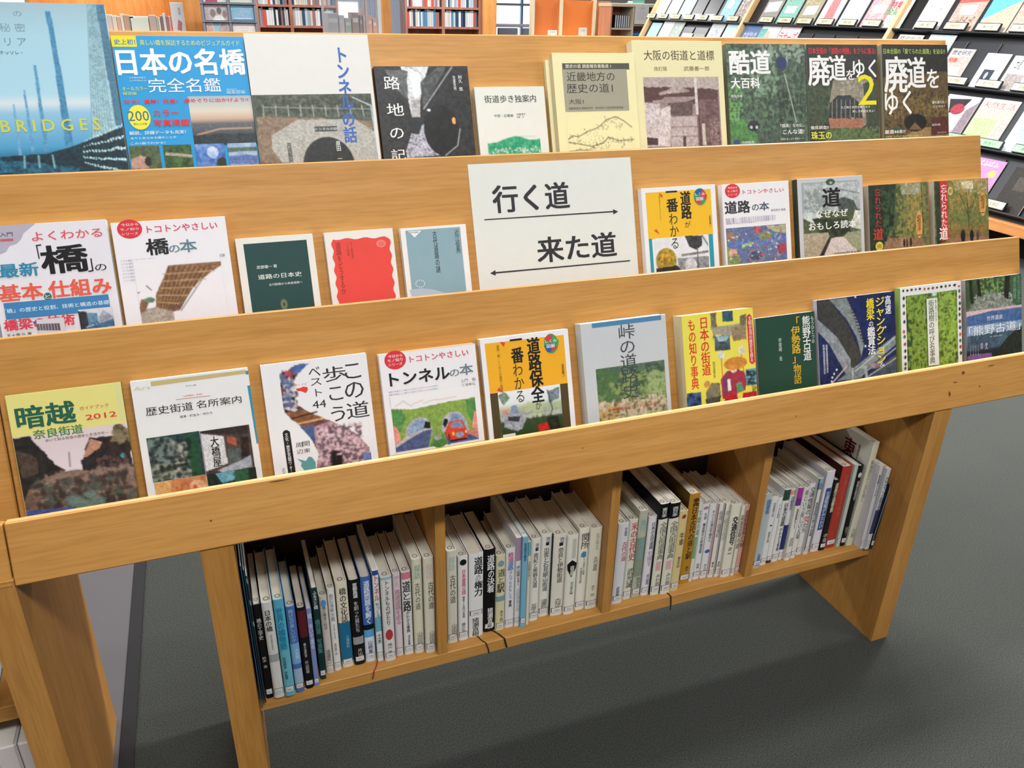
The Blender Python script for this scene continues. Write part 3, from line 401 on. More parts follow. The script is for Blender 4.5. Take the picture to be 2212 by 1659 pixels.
{"id":"haido2","t":1,"x":1550.2,"w":176.2,"h":258.7,"th":12,"off":0,"label":"dark book with a red strapline and a big yellow numeral two, top row","col":"23241f","side":"8c9488","spine":"L","hard":0,"cat":"book","pg":"efe9da","it":[["i",0,0,176.2,258.7,[["n","1c1e1a","2c302a",8],["p",[-0.013,0.286,0.329,0.288,0.265,0.577,0.01,0.64,-0.033,0.661],"24301f","3c4c34",9],["s",-0.004,0.308,0.327,0.601,90,4,"44583a"],["p",[0.352,0.266,0.736,0.246,0.995,0.292,0.978,0.566,0.755,0.62,0.744,0.449,0.598,0.38,0.407,0.378,0.275,0.443,0.26,0.51],"9c9484","7c7464",8],["s",0.394,0.266,0.956,0.566,60,4,"b0a898"],["p",[0.219,0.632,1.019,0.625,1.012,0.74,0.212,0.722],"3c5030","5c7444",9],["p",[0.257,0.544,0.295,0.466,0.384,0.4,0.513,0.379,0.64,0.403,0.743,0.472,0.759,0.551],"20242a","343a40",7],["p",[0.267,0.549,0.759,0.557,0.754,0.629,0.283,0.625],"94604c","a87860",8],["l",0.33,0.411,0.32,0.545,0.7,"8c9084"],["l",0.394,0.411,0.384,0.545,0.7,"8c9084"],["l",0.457,0.412,0.448,0.547,0.7,"8c9084"],["l",0.521,0.413,0.511,0.548,0.7,"8c9084"],["l",0.585,0.413,0.576,0.549,0.7,"8c9084"],["l",0.649,0.414,0.64,0.55,0.7,"8c9084"],["l",0.714,0.415,0.705,0.551,0.7,"8c9084"],["p",[0.777,0.291,0.997,0.258,0.993,0.682,0.82,0.632],"2c3828","404c3a",9],["s",0.22,0.621,0.99,0.734,80,3,"66804c"]]],["t","日本全国の「道路の残骸」をさらに巡る!",5.5,6.2,172.4,18.2,"e03038",2],["t","廃",1.1,20.9,55.1,78.3,"f2f2f0",2.5],["t","道",52.7,20.8,95.9,68.8,"f2f2f0",2.5],["t","を",95.5,49.0,117.1,67.7,"f2f2f0",1.5],["t","ゆく",112.7,28.8,172.6,63.5,"f2f2f0",2],["t","2",123.5,58.0,170.2,117.5,"e8e020",0.5],["t","人工物と自然が織りなす",78.6,118.9,154.1,123.9,"e8e8e4",1],["t","美しき調和を見よ！",107.6,127.1,165.4,132.1,"e8e8e4",1],["t","徹底調査!!",2.0,155.7,46.4,162.6,"f0f0ee",1],["t","珠玉の",2.7,166.9,53.3,182.2,"d8e04c",2.5]]},
{"id":"haido1","t":1,"x":1739.5,"w":175.7,"h":259.8,"th":12,"off":0,"label":"dark book with green strapline and a stone tunnel photo, rightmost in the top row","col":"26221c","side":"8c9080","spine":"L","hard":0,"cat":"book","pg":"efe9da","it":[["i",0,0,175.7,259.8,[["n","1c1a16","2c2820",8],["p",[0.011,0.251,1.001,0.209,1.004,0.717,-0.016,0.708],"4c3c24","6c5830",10],["s",0.025,0.387,0.986,0.562,220,4,"7c6834"],["s",0.027,0.364,0.98,0.704,160,4,"2c2414"],["p",[0.278,0.714,0.511,0.648,0.863,0.643,1.005,0.681,1.003,0.735],"8c7048","a08458",8],["e",0.475,0.604,0.176,0.07,"0c0c0c","14140f",5],["p",[0.372,0.657,0.467,0.601,0.58,0.661],"6c5430","806840",5],["e",0.19,0.66,0.089,0.03,"2c4a34","3c5c44",6],["p",[0.725,0.57,0.986,0.562,0.992,0.705,0.718,0.711],"5c2c24","44241c",8]]],["t","日本全国の「棄てられた道路」を辿る!!",3.1,8.2,168.8,18.9,"a4c45c",2],["t","廃",2.8,24.0,66.7,94.7,"f2f2f0",2.5],["t","道",64.4,25.5,114.9,86.5,"f2f2f0",2.5],["t","を",117.0,49.6,151.0,87.1,"f2f2f0",2],["t","ゆく",2.9,92.6,74.2,139.2,"f2f2f0",2],["t","崩れ落ちた",130.3,113.6,164.9,119.7,"f0f0ee",1],["t","トンネル！",134.2,122.8,164.7,127.4,"f0f0ee",1],["t","厳選44本!!",0.6,169.9,55.4,177.9,"f0f0ee",1.5],["t","大自然にわずかに残る「文明の痕跡」を",1.1,183.4,101.6,184.5,"d8d04c",1],["t","辿る先の 続!!",128.9,160.2,151.9,164.9,"f0f0ee",1],["t","行けますか",142.9,177.3,168.2,181.2,"e8c0b8",1]]},
{"id":"yoku","t":2,"x":128.7,"w":148.0,"h":213.2,"th":14,"off":0,"label":"white bridge primer with red and blue lettering, second row far left","col":"e4e2ea","side":"e4e2ea","spine":"L","hard":0,"cat":"book","pg":"efe9da","it":[["p",[20.1,-0.1,61.6,-0.4,45.8,11.7,41.8,19.2,35.4,25.0,26.7,27.5,21.5,34.8,14.2,37.4],"b4aebf"],["t","入門",17.8,9.3,33.0,14.7,"2a2a34",1],["q",17.3,17.8,32.6,21.1,"c06070"],["t","よくわかる",54.4,11.2,140.8,23.3,"e2505c",1.2],["p",[57.9,28.3,64.5,28.0,64.2,29.7,59.4,29.9,59.9,47.0,58.5,47.2],"1a1a1e"],["t","橋",60.2,31.2,118.8,67.9,"0c0c10",4],["p",[120.9,51.5,122.6,51.6,122.6,69.3,116.0,69.9,116.3,68.0,120.8,67.7],"1a1a1e"],["t","の",124.8,60.2,139.5,69.5,"1a1a1e",1],["t","最新",9.3,51.0,56.5,68.9,"2888ac",3],["t","基本",4.3,78.7,57.2,100.6,"e85a46",3],["e",57.1,93.1,66.6,103.6,"2c6c60"],["t","と",58.4,95.8,65.2,101.2,"dcece8",1],["t","仕組み",63.7,78.3,141.7,100.9,"e85a46",3],["q",8.1,102.5,136.0,124.4,"3a80b8"],["t","「橋」の歴史と役割、技術と構造の基礎",7.6,116.1,135.7,110.4,"d8ecf6",1],["t","橋梁の技術",4.1,127.7,89.9,136.9,"e23a50",3],["t","五十畑 弘 著",5.6,145.2,35.0,147.4,"303038",1],["p",[38.7,130.3,76.0,128.7,76.8,132.8,39.6,133.6],"5868a4"],["q",43.2,128.4,76.6,153.1,"d4d0d8"],["q",43.5,134.1,42.8,142.8,"5c5860"],["q",44.6,134.1,43.6,142.9,"5c5860"],["q",45.8,134.2,44.7,143.0,"5c5860"],["q",46.9,134.3,46.3,143.2,"5c5860"],["q",48.1,134.4,47.0,143.3,"5c5860"],["q",49.3,134.5,48.2,143.4,"5c5860"],["q",50.4,134.5,49.8,143.6,"5c5860"],["q",51.6,134.6,50.5,143.7,"5c5860"],["q",52.8,134.7,51.7,143.8,"5c5860"],["q",54.0,134.8,53.3,144.0,"5c5860"],["q",55.1,134.8,54.0,144.1,"5c5860"],["q",56.3,134.9,55.2,144.2,"5c5860"],["q",57.5,135.0,56.8,144.4,"5c5860"],["q",58.6,135.1,57.5,144.5,"5c5860"],["q",59.8,135.2,58.7,144.6,"5c5860"],["q",61.0,135.2,60.3,144.8,"5c5860"],["q",62.2,135.3,61.0,144.9,"5c5860"],["q",63.3,135.4,62.2,145.0,"5c5860"],["q",64.5,135.5,63.8,145.2,"5c5860"],["q",65.7,135.6,64.5,145.2,"5c5860"],["q",66.9,135.6,65.7,145.4,"5c5860"],["q",68.0,135.7,67.3,145.6,"5c5860"],["q",69.2,135.8,68.0,145.6,"5c5860"],["q",70.4,135.9,69.2,145.8,"5c5860"],["i",95.4,120.2,138.0,156.8,[["n","dcdce4","c8d0dc",5],["p",[-0.007,0.043,0.244,0.096,0.244,0.631,-0.055,0.816],"28282c","3c3c44",6],["p",[0.238,0.14,0.544,0.177,0.562,0.582,0.244,0.631],"6c94b0","4c7c9c",6],["p",[0.556,0.357,0.729,0.087,1.073,0.421,1.033,0.596,0.597,0.586],"a8b0b8","8c98a8",6],["p",[-0.099,0.766,1.052,0.441,1.016,0.73,0.01,0.847],"2c5c88","446c90",7]]]]},
{"id":"hashi","t":2,"x":281.7,"w":150.4,"h":207.4,"th":16,"off":0,"label":"white bridge book with a brown timber arch illustration, second row","col":"eceaf0","side":"eceaf0","spine":"L","hard":0,"cat":"book","pg":"e8b868","it":[["e",7.1,-3.5,39.2,22.9,"d8303c"],["t","今日から",12.9,1.7,35.0,5.5,"f6dcdc",1.5],["t","モノ知り",11.2,8.0,34.8,11.7,"f6dcdc",1.5],["t","シリーズ",11.8,14.2,33.2,18.0,"f6dcdc",1.5],["t","トコトンやさしい",44.8,8.4,138.6,15.2,"de4060",2],["t","橋",40.2,25.2,70.2,47.5,"181c20",3],["t","の",69.6,36.1,84.2,46.2,"5c8290",2],["t","本",84.3,29.5,107.1,46.9,"5c8290",2.5],["t","依田照彦",121.7,54.1,143.7,56.0,"8c8c94",1],["t","とても便利な橋の技術と歴史を",5.6,53.3,50.1,52.2,"a8a4c8",0],["t","とても便利な橋の技術と歴史を",5.7,57.8,49.5,56.8,"a8a4c8",0],["t","とても便利な橋の技術と歴史を",5.8,62.4,48.8,61.4,"a8a4c8",0],["t","とても便利な橋の技術と歴史を",5.9,66.9,48.2,65.9,"a8a4c8",0],["t","とても便利な橋の技術と歴史を",6.0,71.5,47.5,70.5,"a8a4c8",0],["t","とても便利な橋の技術と歴史を",6.0,76.1,46.9,75.1,"a8a4c8",0],["t","とても便利な橋の技術と歴史を",6.1,80.7,46.2,79.7,"a8a4c8",0],["i",20.6,52.5,136.3,157.6,[["n","eceaf0","eae8ee",5],["p",[0.389,0.106,1.08,0.11,0.899,0.225,0.717,0.352,0.591,0.483,0.454,0.709,0.37,0.731,0.171,0.709,0.202,0.474,0.307,0.279],"7c5840","9c7854",14],["l",0.394,0.117,0.226,0.699,0.6,"4c3020"],["l",0.454,0.123,0.255,0.702,0.6,"4c3020"],["l",0.514,0.128,0.284,0.706,0.6,"4c3020"],["l",0.574,0.134,0.313,0.709,0.6,"4c3020"],["l",0.634,0.14,0.342,0.712,0.6,"4c3020"],["l",0.695,0.145,0.372,0.716,0.6,"4c3020"],["l",0.756,0.151,0.401,0.719,0.6,"4c3020"],["l",0.817,0.157,0.43,0.722,0.6,"4c3020"],["l",0.879,0.162,0.46,0.726,0.6,"4c3020"],["l",0.315,0.217,0.912,0.226,0.6,"c09c6c"],["l",0.289,0.309,0.796,0.328,0.6,"c09c6c"],["l",0.264,0.402,0.68,0.428,0.6,"c09c6c"],["l",0.239,0.494,0.565,0.529,0.6,"c09c6c"],["l",0.214,0.586,0.45,0.628,0.6,"c09c6c"],["l",0.188,0.679,0.336,0.728,0.6,"c09c6c"],["p",[-0.063,0.682,0.179,0.646,0.37,0.731,0.372,0.924,-0.101,0.867],"a09488","b8aca0",12],["p",[-0.003,0.626,0.022,0.534,0.09,0.518,0.107,0.59,0.054,0.695,-0.056,0.73],"7c5c48","8c6c54",8],["e",0.126,0.546,0.061,0.038,"5c7c5c","7c9c74",8],["l",-0.054,0.463,0.022,0.432,0.7,"503c40"],["l",0.111,0.354,0.156,0.414,0.7,"503c40"]]]]},
{"id":"nihonshi","t":2,"x":441.8,"w":111.2,"h":174.4,"th":12,"off":0,"label":"small white-bordered dark green paperback on roads in Japanese history","col":"eae8e0","side":"eae8e0","spine":"R","hard":0,"cat":"book","pg":"f0e4dc","it":[["q",10.5,8.5,101.5,122.3,"1f4644"],["t","武部健一 著",25.0,42.0,54.0,45.1,"e8ece8",0.6],["t","道路の日本史",25.0,54.5,88.3,61.7,"f0f2ee",1],["t","古代駅路から高速道路へ",39.1,69.4,87.8,71.6,"dce4e0",0.6],["e",51.6,92.9,62.5,109.7,"5c6a50"],["e",53.0,95.2,61.1,107.4,"74805c"],["e",55.2,98.0,59.0,104.6,"3c5448"]]},
{"id":"dousuru","t":2,"x":570.5,"w":105.5,"h":174.2,"th":10,"off":0,"label":"small paperback with a scalloped bright red panel","col":"eae8e2","side":"eae8e2","spine":"R","hard":0,"cat":"book","pg":"efe9da","it":[["p",[12.3,10.8,16.8,12.0,21.4,12.1,26.2,11.2,31.0,10.2,35.6,10.3,40.2,11.5,44.7,12.7,49.4,12.8,54.3,11.8,59.1,10.9,63.9,11.0,68.5,12.2,73.1,13.4,77.9,13.5,82.8,12.5,87.7,11.6,92.5,11.7,99.2,15.9,100.5,19.5,100.4,22.9,99.0,26.3,97.7,29.6,97.6,33.1,98.8,36.6,100.1,40.2,100.0,43.6,98.6,47.0,97.3,50.4,97.2,53.8,98.5,57.4,99.7,61.0,99.6,64.5,98.3,67.9,96.9,71.2,96.8,74.7,98.1,78.3,99.3,81.9,99.2,85.4,97.9,88.8,96.5,92.2,96.4,95.7,97.6,99.3,98.9,102.9,98.8,106.4,97.4,109.8,96.1,113.2,96.0,116.7,96.2,129.5,8.1,125.8,8.7,113.2,10.0,110.0,10.0,106.6,8.9,103.1,7.7,99.6,7.7,96.3,9.0,93.1,10.3,89.8,10.3,86.5,9.2,83.0,8.0,79.6,8.1,76.2,9.3,73.0,10.6,69.8,10.7,66.4,9.5,63.0,8.3,59.6,8.4,56.2,9.6,53.0,10.9,49.8,11.0,46.5,9.8,43.1,8.6,39.7,8.7,36.3,10.0,33.1,11.2,29.9,11.3,26.6,10.1,23.2,8.9,19.8,9.0,16.5],"e8483e"],["v","道路をどうするか",17.1,15.6,20.9,94.6,"7c2824",0.5],["v","五十嵐敬喜",37.9,16.3,39.9,41.4,"a83c34",0],["v","小川明雄",32.1,16.7,34.1,37.4,"a83c34",0],["e",77.4,16.5,92.6,28.4,"ec8078"],["e",80.8,18.5,90.1,26.4,"e86c60"]]},
{"id":"nazo","t":2,"x":687.6,"w":107.2,"h":172.4,"th":12,"off":0,"label":"small white-bordered pale blue-grey paperback left of the paper sign","col":"eeecea","side":"eeecea","spine":"R","hard":0,"cat":"book","pg":"efe9da","it":[["q",7.9,3.8,97.3,118.9,"8aaab6"],["p",[4.2,95.9,23.8,95.0,42.6,99.0,61.2,106.0,80.6,108.8,100.4,108.8,101.3,119.3,7.6,111.1],"b4c2d2"],["v","古代道路の謎",50.7,7.6,58.0,73.0,"20282c",1],["v","近江俊秀",88.5,7.5,93.3,45.1,"2c3438",0.3],["v","奈良時代の巨大国家プロジェクト",44.9,8.2,41.0,74.3,"50686f",0],["p",[12.1,5.0,33.8,5.2,21.7,15.6],"e8ecec"],["t","祥伝社新書",14.9,6.6,28.4,8.2,"303438",1],["e",29.0,87.5,30.7,89.5,"e0eaee"],["e",28.0,89.8,29.7,91.8,"e0eaee"],["e",25.8,91.6,27.5,93.6,"e0eaee"],["e",22.8,92.3,24.5,94.4,"e0eaee"],["e",19.6,92.0,21.3,94.0,"e0eaee"],["e",16.8,90.7,18.5,92.7,"e0eaee"],["e",15.1,88.6,16.7,90.6,"e0eaee"],["e",14.6,86.1,16.3,88.1,"e0eaee"],["e",15.7,83.8,17.3,85.8,"e0eaee"],["e",17.9,82.1,19.6,84.1,"e0eaee"],["e",20.9,81.3,22.6,83.3,"e0eaee"],["e",24.1,81.6,25.8,83.6,"e0eaee"],["e",26.9,83.0,28.5,85.0,"e0eaee"],["e",28.6,85.1,30.3,87.1,"e0eaee"]]},
{"id":"sign","t":2,"x":811.5,"w":295.6,"h":267.0,"th":1,"off":0,"label":"white paper sign with big black Japanese title and two long arrows","col":"e0e2dc","side":"e0e2dc","spine":"L","hard":0,"cat":"sign","pg":"efe9da","it":[["t","行く道",36.5,35.9,174.4,79.6,"2a2a30",2.5],["t","来た道",106.6,124.8,256.3,166.5,"2a2a30",2.5],["p",[19.4,88.2,254.4,89.3,254.7,86.2,264.5,91.0,254.6,95.2,254.6,91.6,19.2,90.0],"2a2a30"],["p",[20.4,176.3,30.3,171.7,29.9,175.0,280.3,175.8,280.4,177.9,29.9,177.5,29.7,180.9],"2a2a30"]]},
{"id":"ichiban","t":2,"x":1116.5,"w":150.0,"h":211.2,"th":14,"off":0,"label":"yellow and teal road handbook right of the paper sign","col":"ecebee","side":"e4e4e6","spine":"L","hard":0,"cat":"book","pg":"efe9da","it":[["q",7.7,7.6,140.0,87.9,"f0bc20"],["q",8.0,86.7,14.5,151.5,"2098a8"],["q",130.2,87.2,139.2,151.9,"2098a8"],["i",19.0,86.9,128.1,151.0,[["n","e8e8ec","d8dce0",5],["p",[0.562,-0.018,0.895,0.023,0.883,0.297,0.766,0.412,0.637,0.298],"2c2c2c","444848",8],["l",0.895,0.023,1.016,0.347,2,"70787c"],["p",[0.474,0.486,1.012,0.444,1.009,0.509,0.493,0.553],"8c8c88","6c6c68",8],["p",[0.403,0.589,1.005,0.607,0.988,1.031,0.429,0.981],"9ca0a4","74787c",8],["l",0.791,0.35,0.787,0.968,1.4,"5c6064"],["e",0.649,0.818,0.113,0.212,"dce0e4","b8bcc0",5],["e",0.195,0.627,0.191,0.348,"c89c28","7c7c30",8],["e",0.179,0.591,0.128,0.178,"504a28","d8a830",6],["p",[-0.043,0.815,0.394,0.782,0.536,1.078,-0.051,0.99],"1c2020","2c3030",6]]],["v","道路",76.5,9.3,98.2,57.1,"181818",4],["v","が",82.2,61.2,94.6,72.3,"3c3420",0],["v","一番",47.8,7.3,71.1,43.1,"181818",4],["v","わかる",51.2,46.0,69.1,107.6,"302c20",0],["v","道路の構造と工法がよくわかる",33.3,12.6,35.5,56.1,"6c7c3c",0],["v","さまざまなしくみが図解で見える",26.7,13.2,27.1,72.8,"6c7c3c",0],["p",[34.6,8.2,41.9,14.1,38.1,17.9],"e04830"],["p",[19.6,73.3,24.5,70.6,30.3,80.2],"e04830"],["v","窪田陽一",133.3,54.2,136.9,73.1,"3c3018",0.3],["e",104.4,5.2,130.3,34.8,"30a060"],["p",[105.1,12.4,112.8,6.7,122.5,7.2,117.2,19.2],"2c58a0"],["p",[117.2,19.2,122.5,7.2,131.5,18.0,129.7,26.1],"d03c44"],["p",[117.2,19.2,105.3,26.8,113.3,33.4,120.6,32.8],"d03c44"],["t","しくみ",107.1,12.6,127.0,18.3,"f0f0f0",1],["t","図解",108.9,20.6,124.0,27.0,"f0f0f0",1]]},
{"id":"douro","t":2,"x":1280.5,"w":145.9,"h":209.6,"th":14,"off":0,"label":"white road book with a cartoon interchange map, second row","col":"ecebee","side":"ecebee","spine":"L","hard":0,"cat":"book","pg":"efe9da","it":[["e",6.0,-0.3,38.4,24.9,"d8303c"],["t","今日から",12.2,4.4,32.9,8.5,"f6dcdc",1.5],["t","モノ知り",11.1,10.5,33.2,14.5,"f6dcdc",1.5],["t","シリーズ",12.0,16.6,32.1,20.6,"f6dcdc",1.5],["t","トコトンやさしい",43.9,11.8,134.4,19.2,"de4060",2],["t","道路",3.3,30.6,58.4,52.4,"303038",4],["t","の",62.1,38.8,77.3,49.8,"4c5868",2],["t","本",78.1,35.5,100.2,50.8,"4c5868",2.5],["t","峯岸邦夫 編著",103.6,50.4,136.2,52.6,"9494a0",0.5],["t","道路は暮らしと経済を支える大切な社会基盤であり",3.8,65.0,113.2,58.5,"b0acc8",0],["t","道路は暮らしと経済を支える大切な社会基盤であり",4.2,68.3,113.0,61.8,"b0acc8",0],["t","道路は暮らしと経済を支える大切な社会基盤であり",4.5,71.6,112.8,65.1,"b0acc8",0],["t","道路は暮らしと経済を支える大切な社会基盤であり",4.9,72.1,69.0,68.4,"b0acc8",0],["i",3.6,78.1,134.8,146.5,[["n","6874a0","5c6c98",6],["p",[-0.014,0.396,0.473,0.316,1.003,0.238,0.999,0.389,0.514,0.51,-0.002,0.583],"4c6cb0","6080c0",6],["p",[0.483,0.018,0.758,0.356,0.989,0.693,0.939,0.761,0.708,0.424,0.457,0.09],"8090b8","6c7ca8",6],["e",0.483,0.788,0.16,0.194,"788098","6c7890",6],["e",0.478,0.782,0.106,0.124,"40486c","505c80",6],["p",[-0.016,0.47,0.114,0.563,0.201,0.725,0.169,0.982,-0.027,0.951],"98a468","74904c",9],["e",0.094,0.663,0.072,0.113,"b06c60","e0b8a0",6],["e",0.11,0.86,0.106,0.128,"6c8050","88986c",8],["e",0.642,0.264,0.115,0.128,"8c9070","6c8058",7],["p",[0.449,-0.005,0.579,-0.007,0.596,0.183,0.454,0.201],"b86070","8c5060",6],["p",[0.673,0.006,0.986,0.027,0.991,0.236,0.764,0.168],"90a870","c8b8a0",10],["p",[0.004,0.103,0.131,0.083,0.123,0.305,0.03,0.328],"b8545c","6c8860",9],["s",0.009,-0.043,0.978,1.074,70,2.2,"d8404c"],["s",0.009,-0.043,0.978,1.074,60,2,"e8e8e0"],["s",0.009,-0.043,0.978,1.074,50,2,"70b060"],["s",0.009,-0.043,0.978,1.074,60,1.5,"202838"],["p",[0.245,0.471,0.435,0.404,0.445,0.462,0.254,0.539],"d8e8c0","80b040",5],["p",[0.824,0.554,0.983,0.501,0.992,0.77,0.866,0.77],"b04854","8c3c50",9]]]]},
{"id":"michi","t":2,"x":1445.4,"w":153.7,"h":211.3,"th":15,"off":0,"label":"silver-framed road quiz book with large black title character and country lane photo","col":"c6c8cc","side":"30403c","spine":"L","hard":0,"cat":"book","pg":"efe9da","it":[["q",9.2,7.9,141.2,147.3,"9ca8ac"],["i",13.0,10.2,145.9,65.4,[["n","9ca4a4","c4c8c8",6],["p",[0.555,0.6,0.708,0.501,0.884,0.645,0.978,1.07,0.622,1.017],"3c4440","5c6460",8],["p",[0.295,-0.073,1.011,0.011,1.003,0.468,0.633,0.468],"c8cccc","a8b0b0",6],["s",0.019,0.199,0.498,0.927,90,4,"84908c"],["l",0.613,0.226,1.003,0.42,1,"70787c"]]],["i",10.0,62.9,145.6,150.4,[["n","404c34","5c6848",9],["p",[0.003,-0.065,0.287,0.051,0.278,0.321,-0.004,0.113],"d8dcdc","b8c4bc",5],["p",[0.907,0.02,1.02,0.031,1.015,0.46,0.821,0.378],"e8e8e4","b8bcb0",6],["p",[0.14,0.127,0.776,0.19,0.817,0.5,0.515,0.589,0.274,0.441],"1c2418","3c4830",9],["p",[-0.016,0.44,0.42,0.457,0.441,0.581,0.231,0.982,-0.023,0.98],"b8aa94","9c9078",12],["p",[0.466,0.584,0.689,0.578,1.004,1.016,1.002,1.109,0.23,1.012],"c8bcb8","d8ccc8",8],["p",[0.767,0.495,1.008,0.459,1.004,1.016,0.689,0.578],"8c9474","a4a888",9],["p",[0.43,0.549,0.478,0.57,0.303,1.021,0.231,0.997],"1c1c18","38382c",8]]],["e",65.5,2.9,87.4,15.0,"3c5c48"],["t","新",74.3,7.9,81.1,12.7,"e8e8e8",1],["t","道",56.2,19.8,99.6,54.7,"141414",4],["t","なぜなぜ",38.7,60.9,115.4,74.6,"f4f4f0",1.8],["t","おもしろ読本",21.8,82.1,133.9,97.1,"f4f4f0",1.8],["t","道路技術研究所 編著",78.3,144.5,139.6,145.3,"303430",0.6]]},
{"id":"wasure1","t":2,"x":1613.9,"w":150.4,"h":191.1,"th":14,"off":0,"label":"dark autumn path book with red vertical title and small oval author mark, second row","col":"44462e","side":"a8a498","spine":"L","hard":0,"cat":"book","pg":"efe9da","it":[["i",0,0,150.4,191.1,[["n","4c5434","7c7c4c",9],["p",[0.0,-0.003,0.454,0.001,0.413,0.349,0.184,0.68,-0.026,0.675],"1c2c20","2c4030",9],["s",0.217,0.055,0.573,0.501,160,5,"3c5434"],["p",[0.525,-0.003,0.885,0.004,0.856,0.125,0.544,0.112],"b8b4a8","8c9070",8],["s",0.454,0.008,0.959,0.581,200,4,"8c8844"],["s",0.641,0.073,0.915,0.462,80,4,"a89048"],["s",0.055,0.049,0.427,0.551,80,5,"16241a"],["p",[0.309,0.544,0.861,0.575,0.979,0.685,0.184,0.673],"84684c","9c7c5c",9],["p",[0.523,0.556,0.667,0.564,0.711,0.654,0.494,0.649],"a88c74","8c7058",6],["e",0.57,0.609,0.019,0.045,"201c1c","3c1c1c",5],["e",0.616,0.616,0.017,0.048,"1c1c20","5c2828",5],["e",0.682,0.606,0.019,0.048,"141414","141414",5],["l",0.885,0.011,0.91,0.578,1,"4c4030"]]],["v","忘れられた",14.6,7.0,29.7,80.9,"b83830",1],["v","道",8.5,83.5,32.9,105.7,"c83830",2],["e",12.7,109.2,32.0,127.1,"d8c850"],["t","完",16.7,114.1,28.3,122.3,"2c3018",1],["e",116.7,55.8,133.9,109.7,"d8a054"],["v","堀淳一",119.3,63.4,129.7,104.4,"2c2010",1]]},
{"id":"wasure2","t":2,"x":1780.9,"w":146.4,"h":190.7,"th":14,"off":0,"label":"bright autumn path book with white-on-red vertical title, second row right end","col":"5c5c38","side":"b0aea4","spine":"L","hard":0,"cat":"book","pg":"efe9da","it":[["i",0,0,146.4,190.7,[["n","585c34","8c8850",9],["p",[0.008,-0.004,0.173,0.003,0.201,0.63,0.02,0.657],"20301f","344830",9],["p",[0.327,0.001,0.984,0.003,0.979,0.175,0.375,0.106],"c0bc98","a08c50",9],["s",0.275,0.014,0.976,0.31,200,4,"b08c48"],["s",0.274,0.028,0.971,0.521,200,4,"6c7c3c"],["p",[0.481,0.022,0.718,0.016,0.715,0.105,0.531,0.097],"e8e0c8","d0b878",6],["p",[0.257,0.514,0.998,0.493,0.994,0.644,0.304,0.636],"847048","6c6434",9],["s",0.311,0.457,0.968,0.612,80,3,"a07038"],["p",[0.253,0.61,0.995,0.621,0.999,0.675,0.303,0.68],"a87c64","8c6450",6],["l",0.624,0.503,0.606,0.234,1.1,"3c3424"],["l",0.626,0.414,0.477,0.154,0.7,"3c3424"],["l",0.627,0.384,0.794,0.123,0.7,"3c3424"],["l",0.615,0.338,0.583,0.114,0.6,"3c3424"],["e",0.512,0.594,0.043,0.068,"141414","1c1c1c",5],["e",0.676,0.598,0.038,0.064,"141c24","141414",5],["e",0.788,0.602,0.028,0.054,"5c5040","3c3c34",5]]],["q",15.6,-0.8,34.0,8.5,"c83434"],["p",[14.9,-0.8,33.6,-1.0,36.3,117.8,17.3,119.8],"c83434"],["v","忘れられた",16.9,7.0,33.2,90.7,"f0e8e4",1],["v","道",11.4,92.0,34.0,117.0,"f4f0ec",2],["e",35.4,12.2,48.9,29.7,"d8c070"],["t","続",38.1,16.9,46.6,24.9,"3c3418",1],["e",120.8,27.0,139.4,76.8,"d8a054"],["v","堀淳一",123.8,33.8,135.6,70.2,"2c2010",1]]},
{"id":"kuragoe","t":3,"x":138.1,"w":133.9,"h":210.6,"th":12,"off":0,"label":"yellow-topped old highway guide dated 2012 with stone-paved street photo, bottom row left end","col":"e4dc84","side":"8c7c48","spine":"L","hard":0,"cat":"book","pg":"a08c50","it":[["q",131.6,1.2,127.1,49.5,"d8d8a0"],["i",0.5,54.1,135.8,164.0,[["g",[0.0,"dccfc8"],[0.143,"dccad0"],[0.472,"e0d4d8"],[0.527,"4c4038"]],["p",[-0.013,0.005,0.138,0.006,0.319,0.383,0.401,0.457,0.358,0.563,-0.049,0.943,-0.13,0.923],"1a1816","2c2824",9],["p",[0.002,0.148,0.182,0.283,0.169,0.465,0.018,0.489],"54463c","3c322c",9],["p",[0.539,0.414,0.646,0.12,0.841,0.143,1.019,0.061,0.978,0.683,0.787,0.598,0.549,0.503],"241c1c","382c28",9],["p",[0.567,0.348,0.655,0.136,0.751,0.198,0.681,0.343],"b08068","c89478",8],["p",[0.542,0.386,0.812,0.21,0.787,0.598,0.539,0.501],"1c1818","30282a",9],["s",0.688,0.373,0.952,0.633,60,3,"5c4440"],["e",0.919,0.101,0.062,0.099,"4c4430","74684c",10],["s",0.847,0.086,0.999,0.232,50,3,"8c7c5c"],["e",0.916,0.394,0.018,0.03,"3ca0a8","3c8c94",4],["p",[0.201,0.529,0.388,0.483,0.529,0.492,0.807,0.602,0.986,0.7,0.993,1.192,-0.077,0.936,0.058,0.639],"5c4c40","74604c",16],["s",0.124,0.512,0.982,0.921,200,6,"8c7468"],["s",0.115,0.581,0.952,1.182,220,6,"4a5048"],["s",0.115,0.581,0.952,1.182,160,5,"3c2c28"],["s",0.391,0.787,0.681,0.955,20,7,"6c8078"],["p",[-0.002,0.882,0.426,0.925,0.46,1.065,-0.01,0.952],"3c4a84","4c5c9c",8],["l",0.45,0.267,0.439,0.436,0.7,"70686c"]]],["t","暗越",7.4,20.0,75.7,40.7,"1f6048",3],["t","奈良街道",23.4,51.3,81.3,57.0,"4c8048",2],["t","歩いて知る街道の歴史と生活文化―",36.0,65.3,110.6,62.1,"3c3c30",0.5],["t","ガイドブック",81.3,27.3,115.5,28.3,"dc4c40",1],["t","2012",86.5,37.1,123.2,44.2,"e03838",2]]},
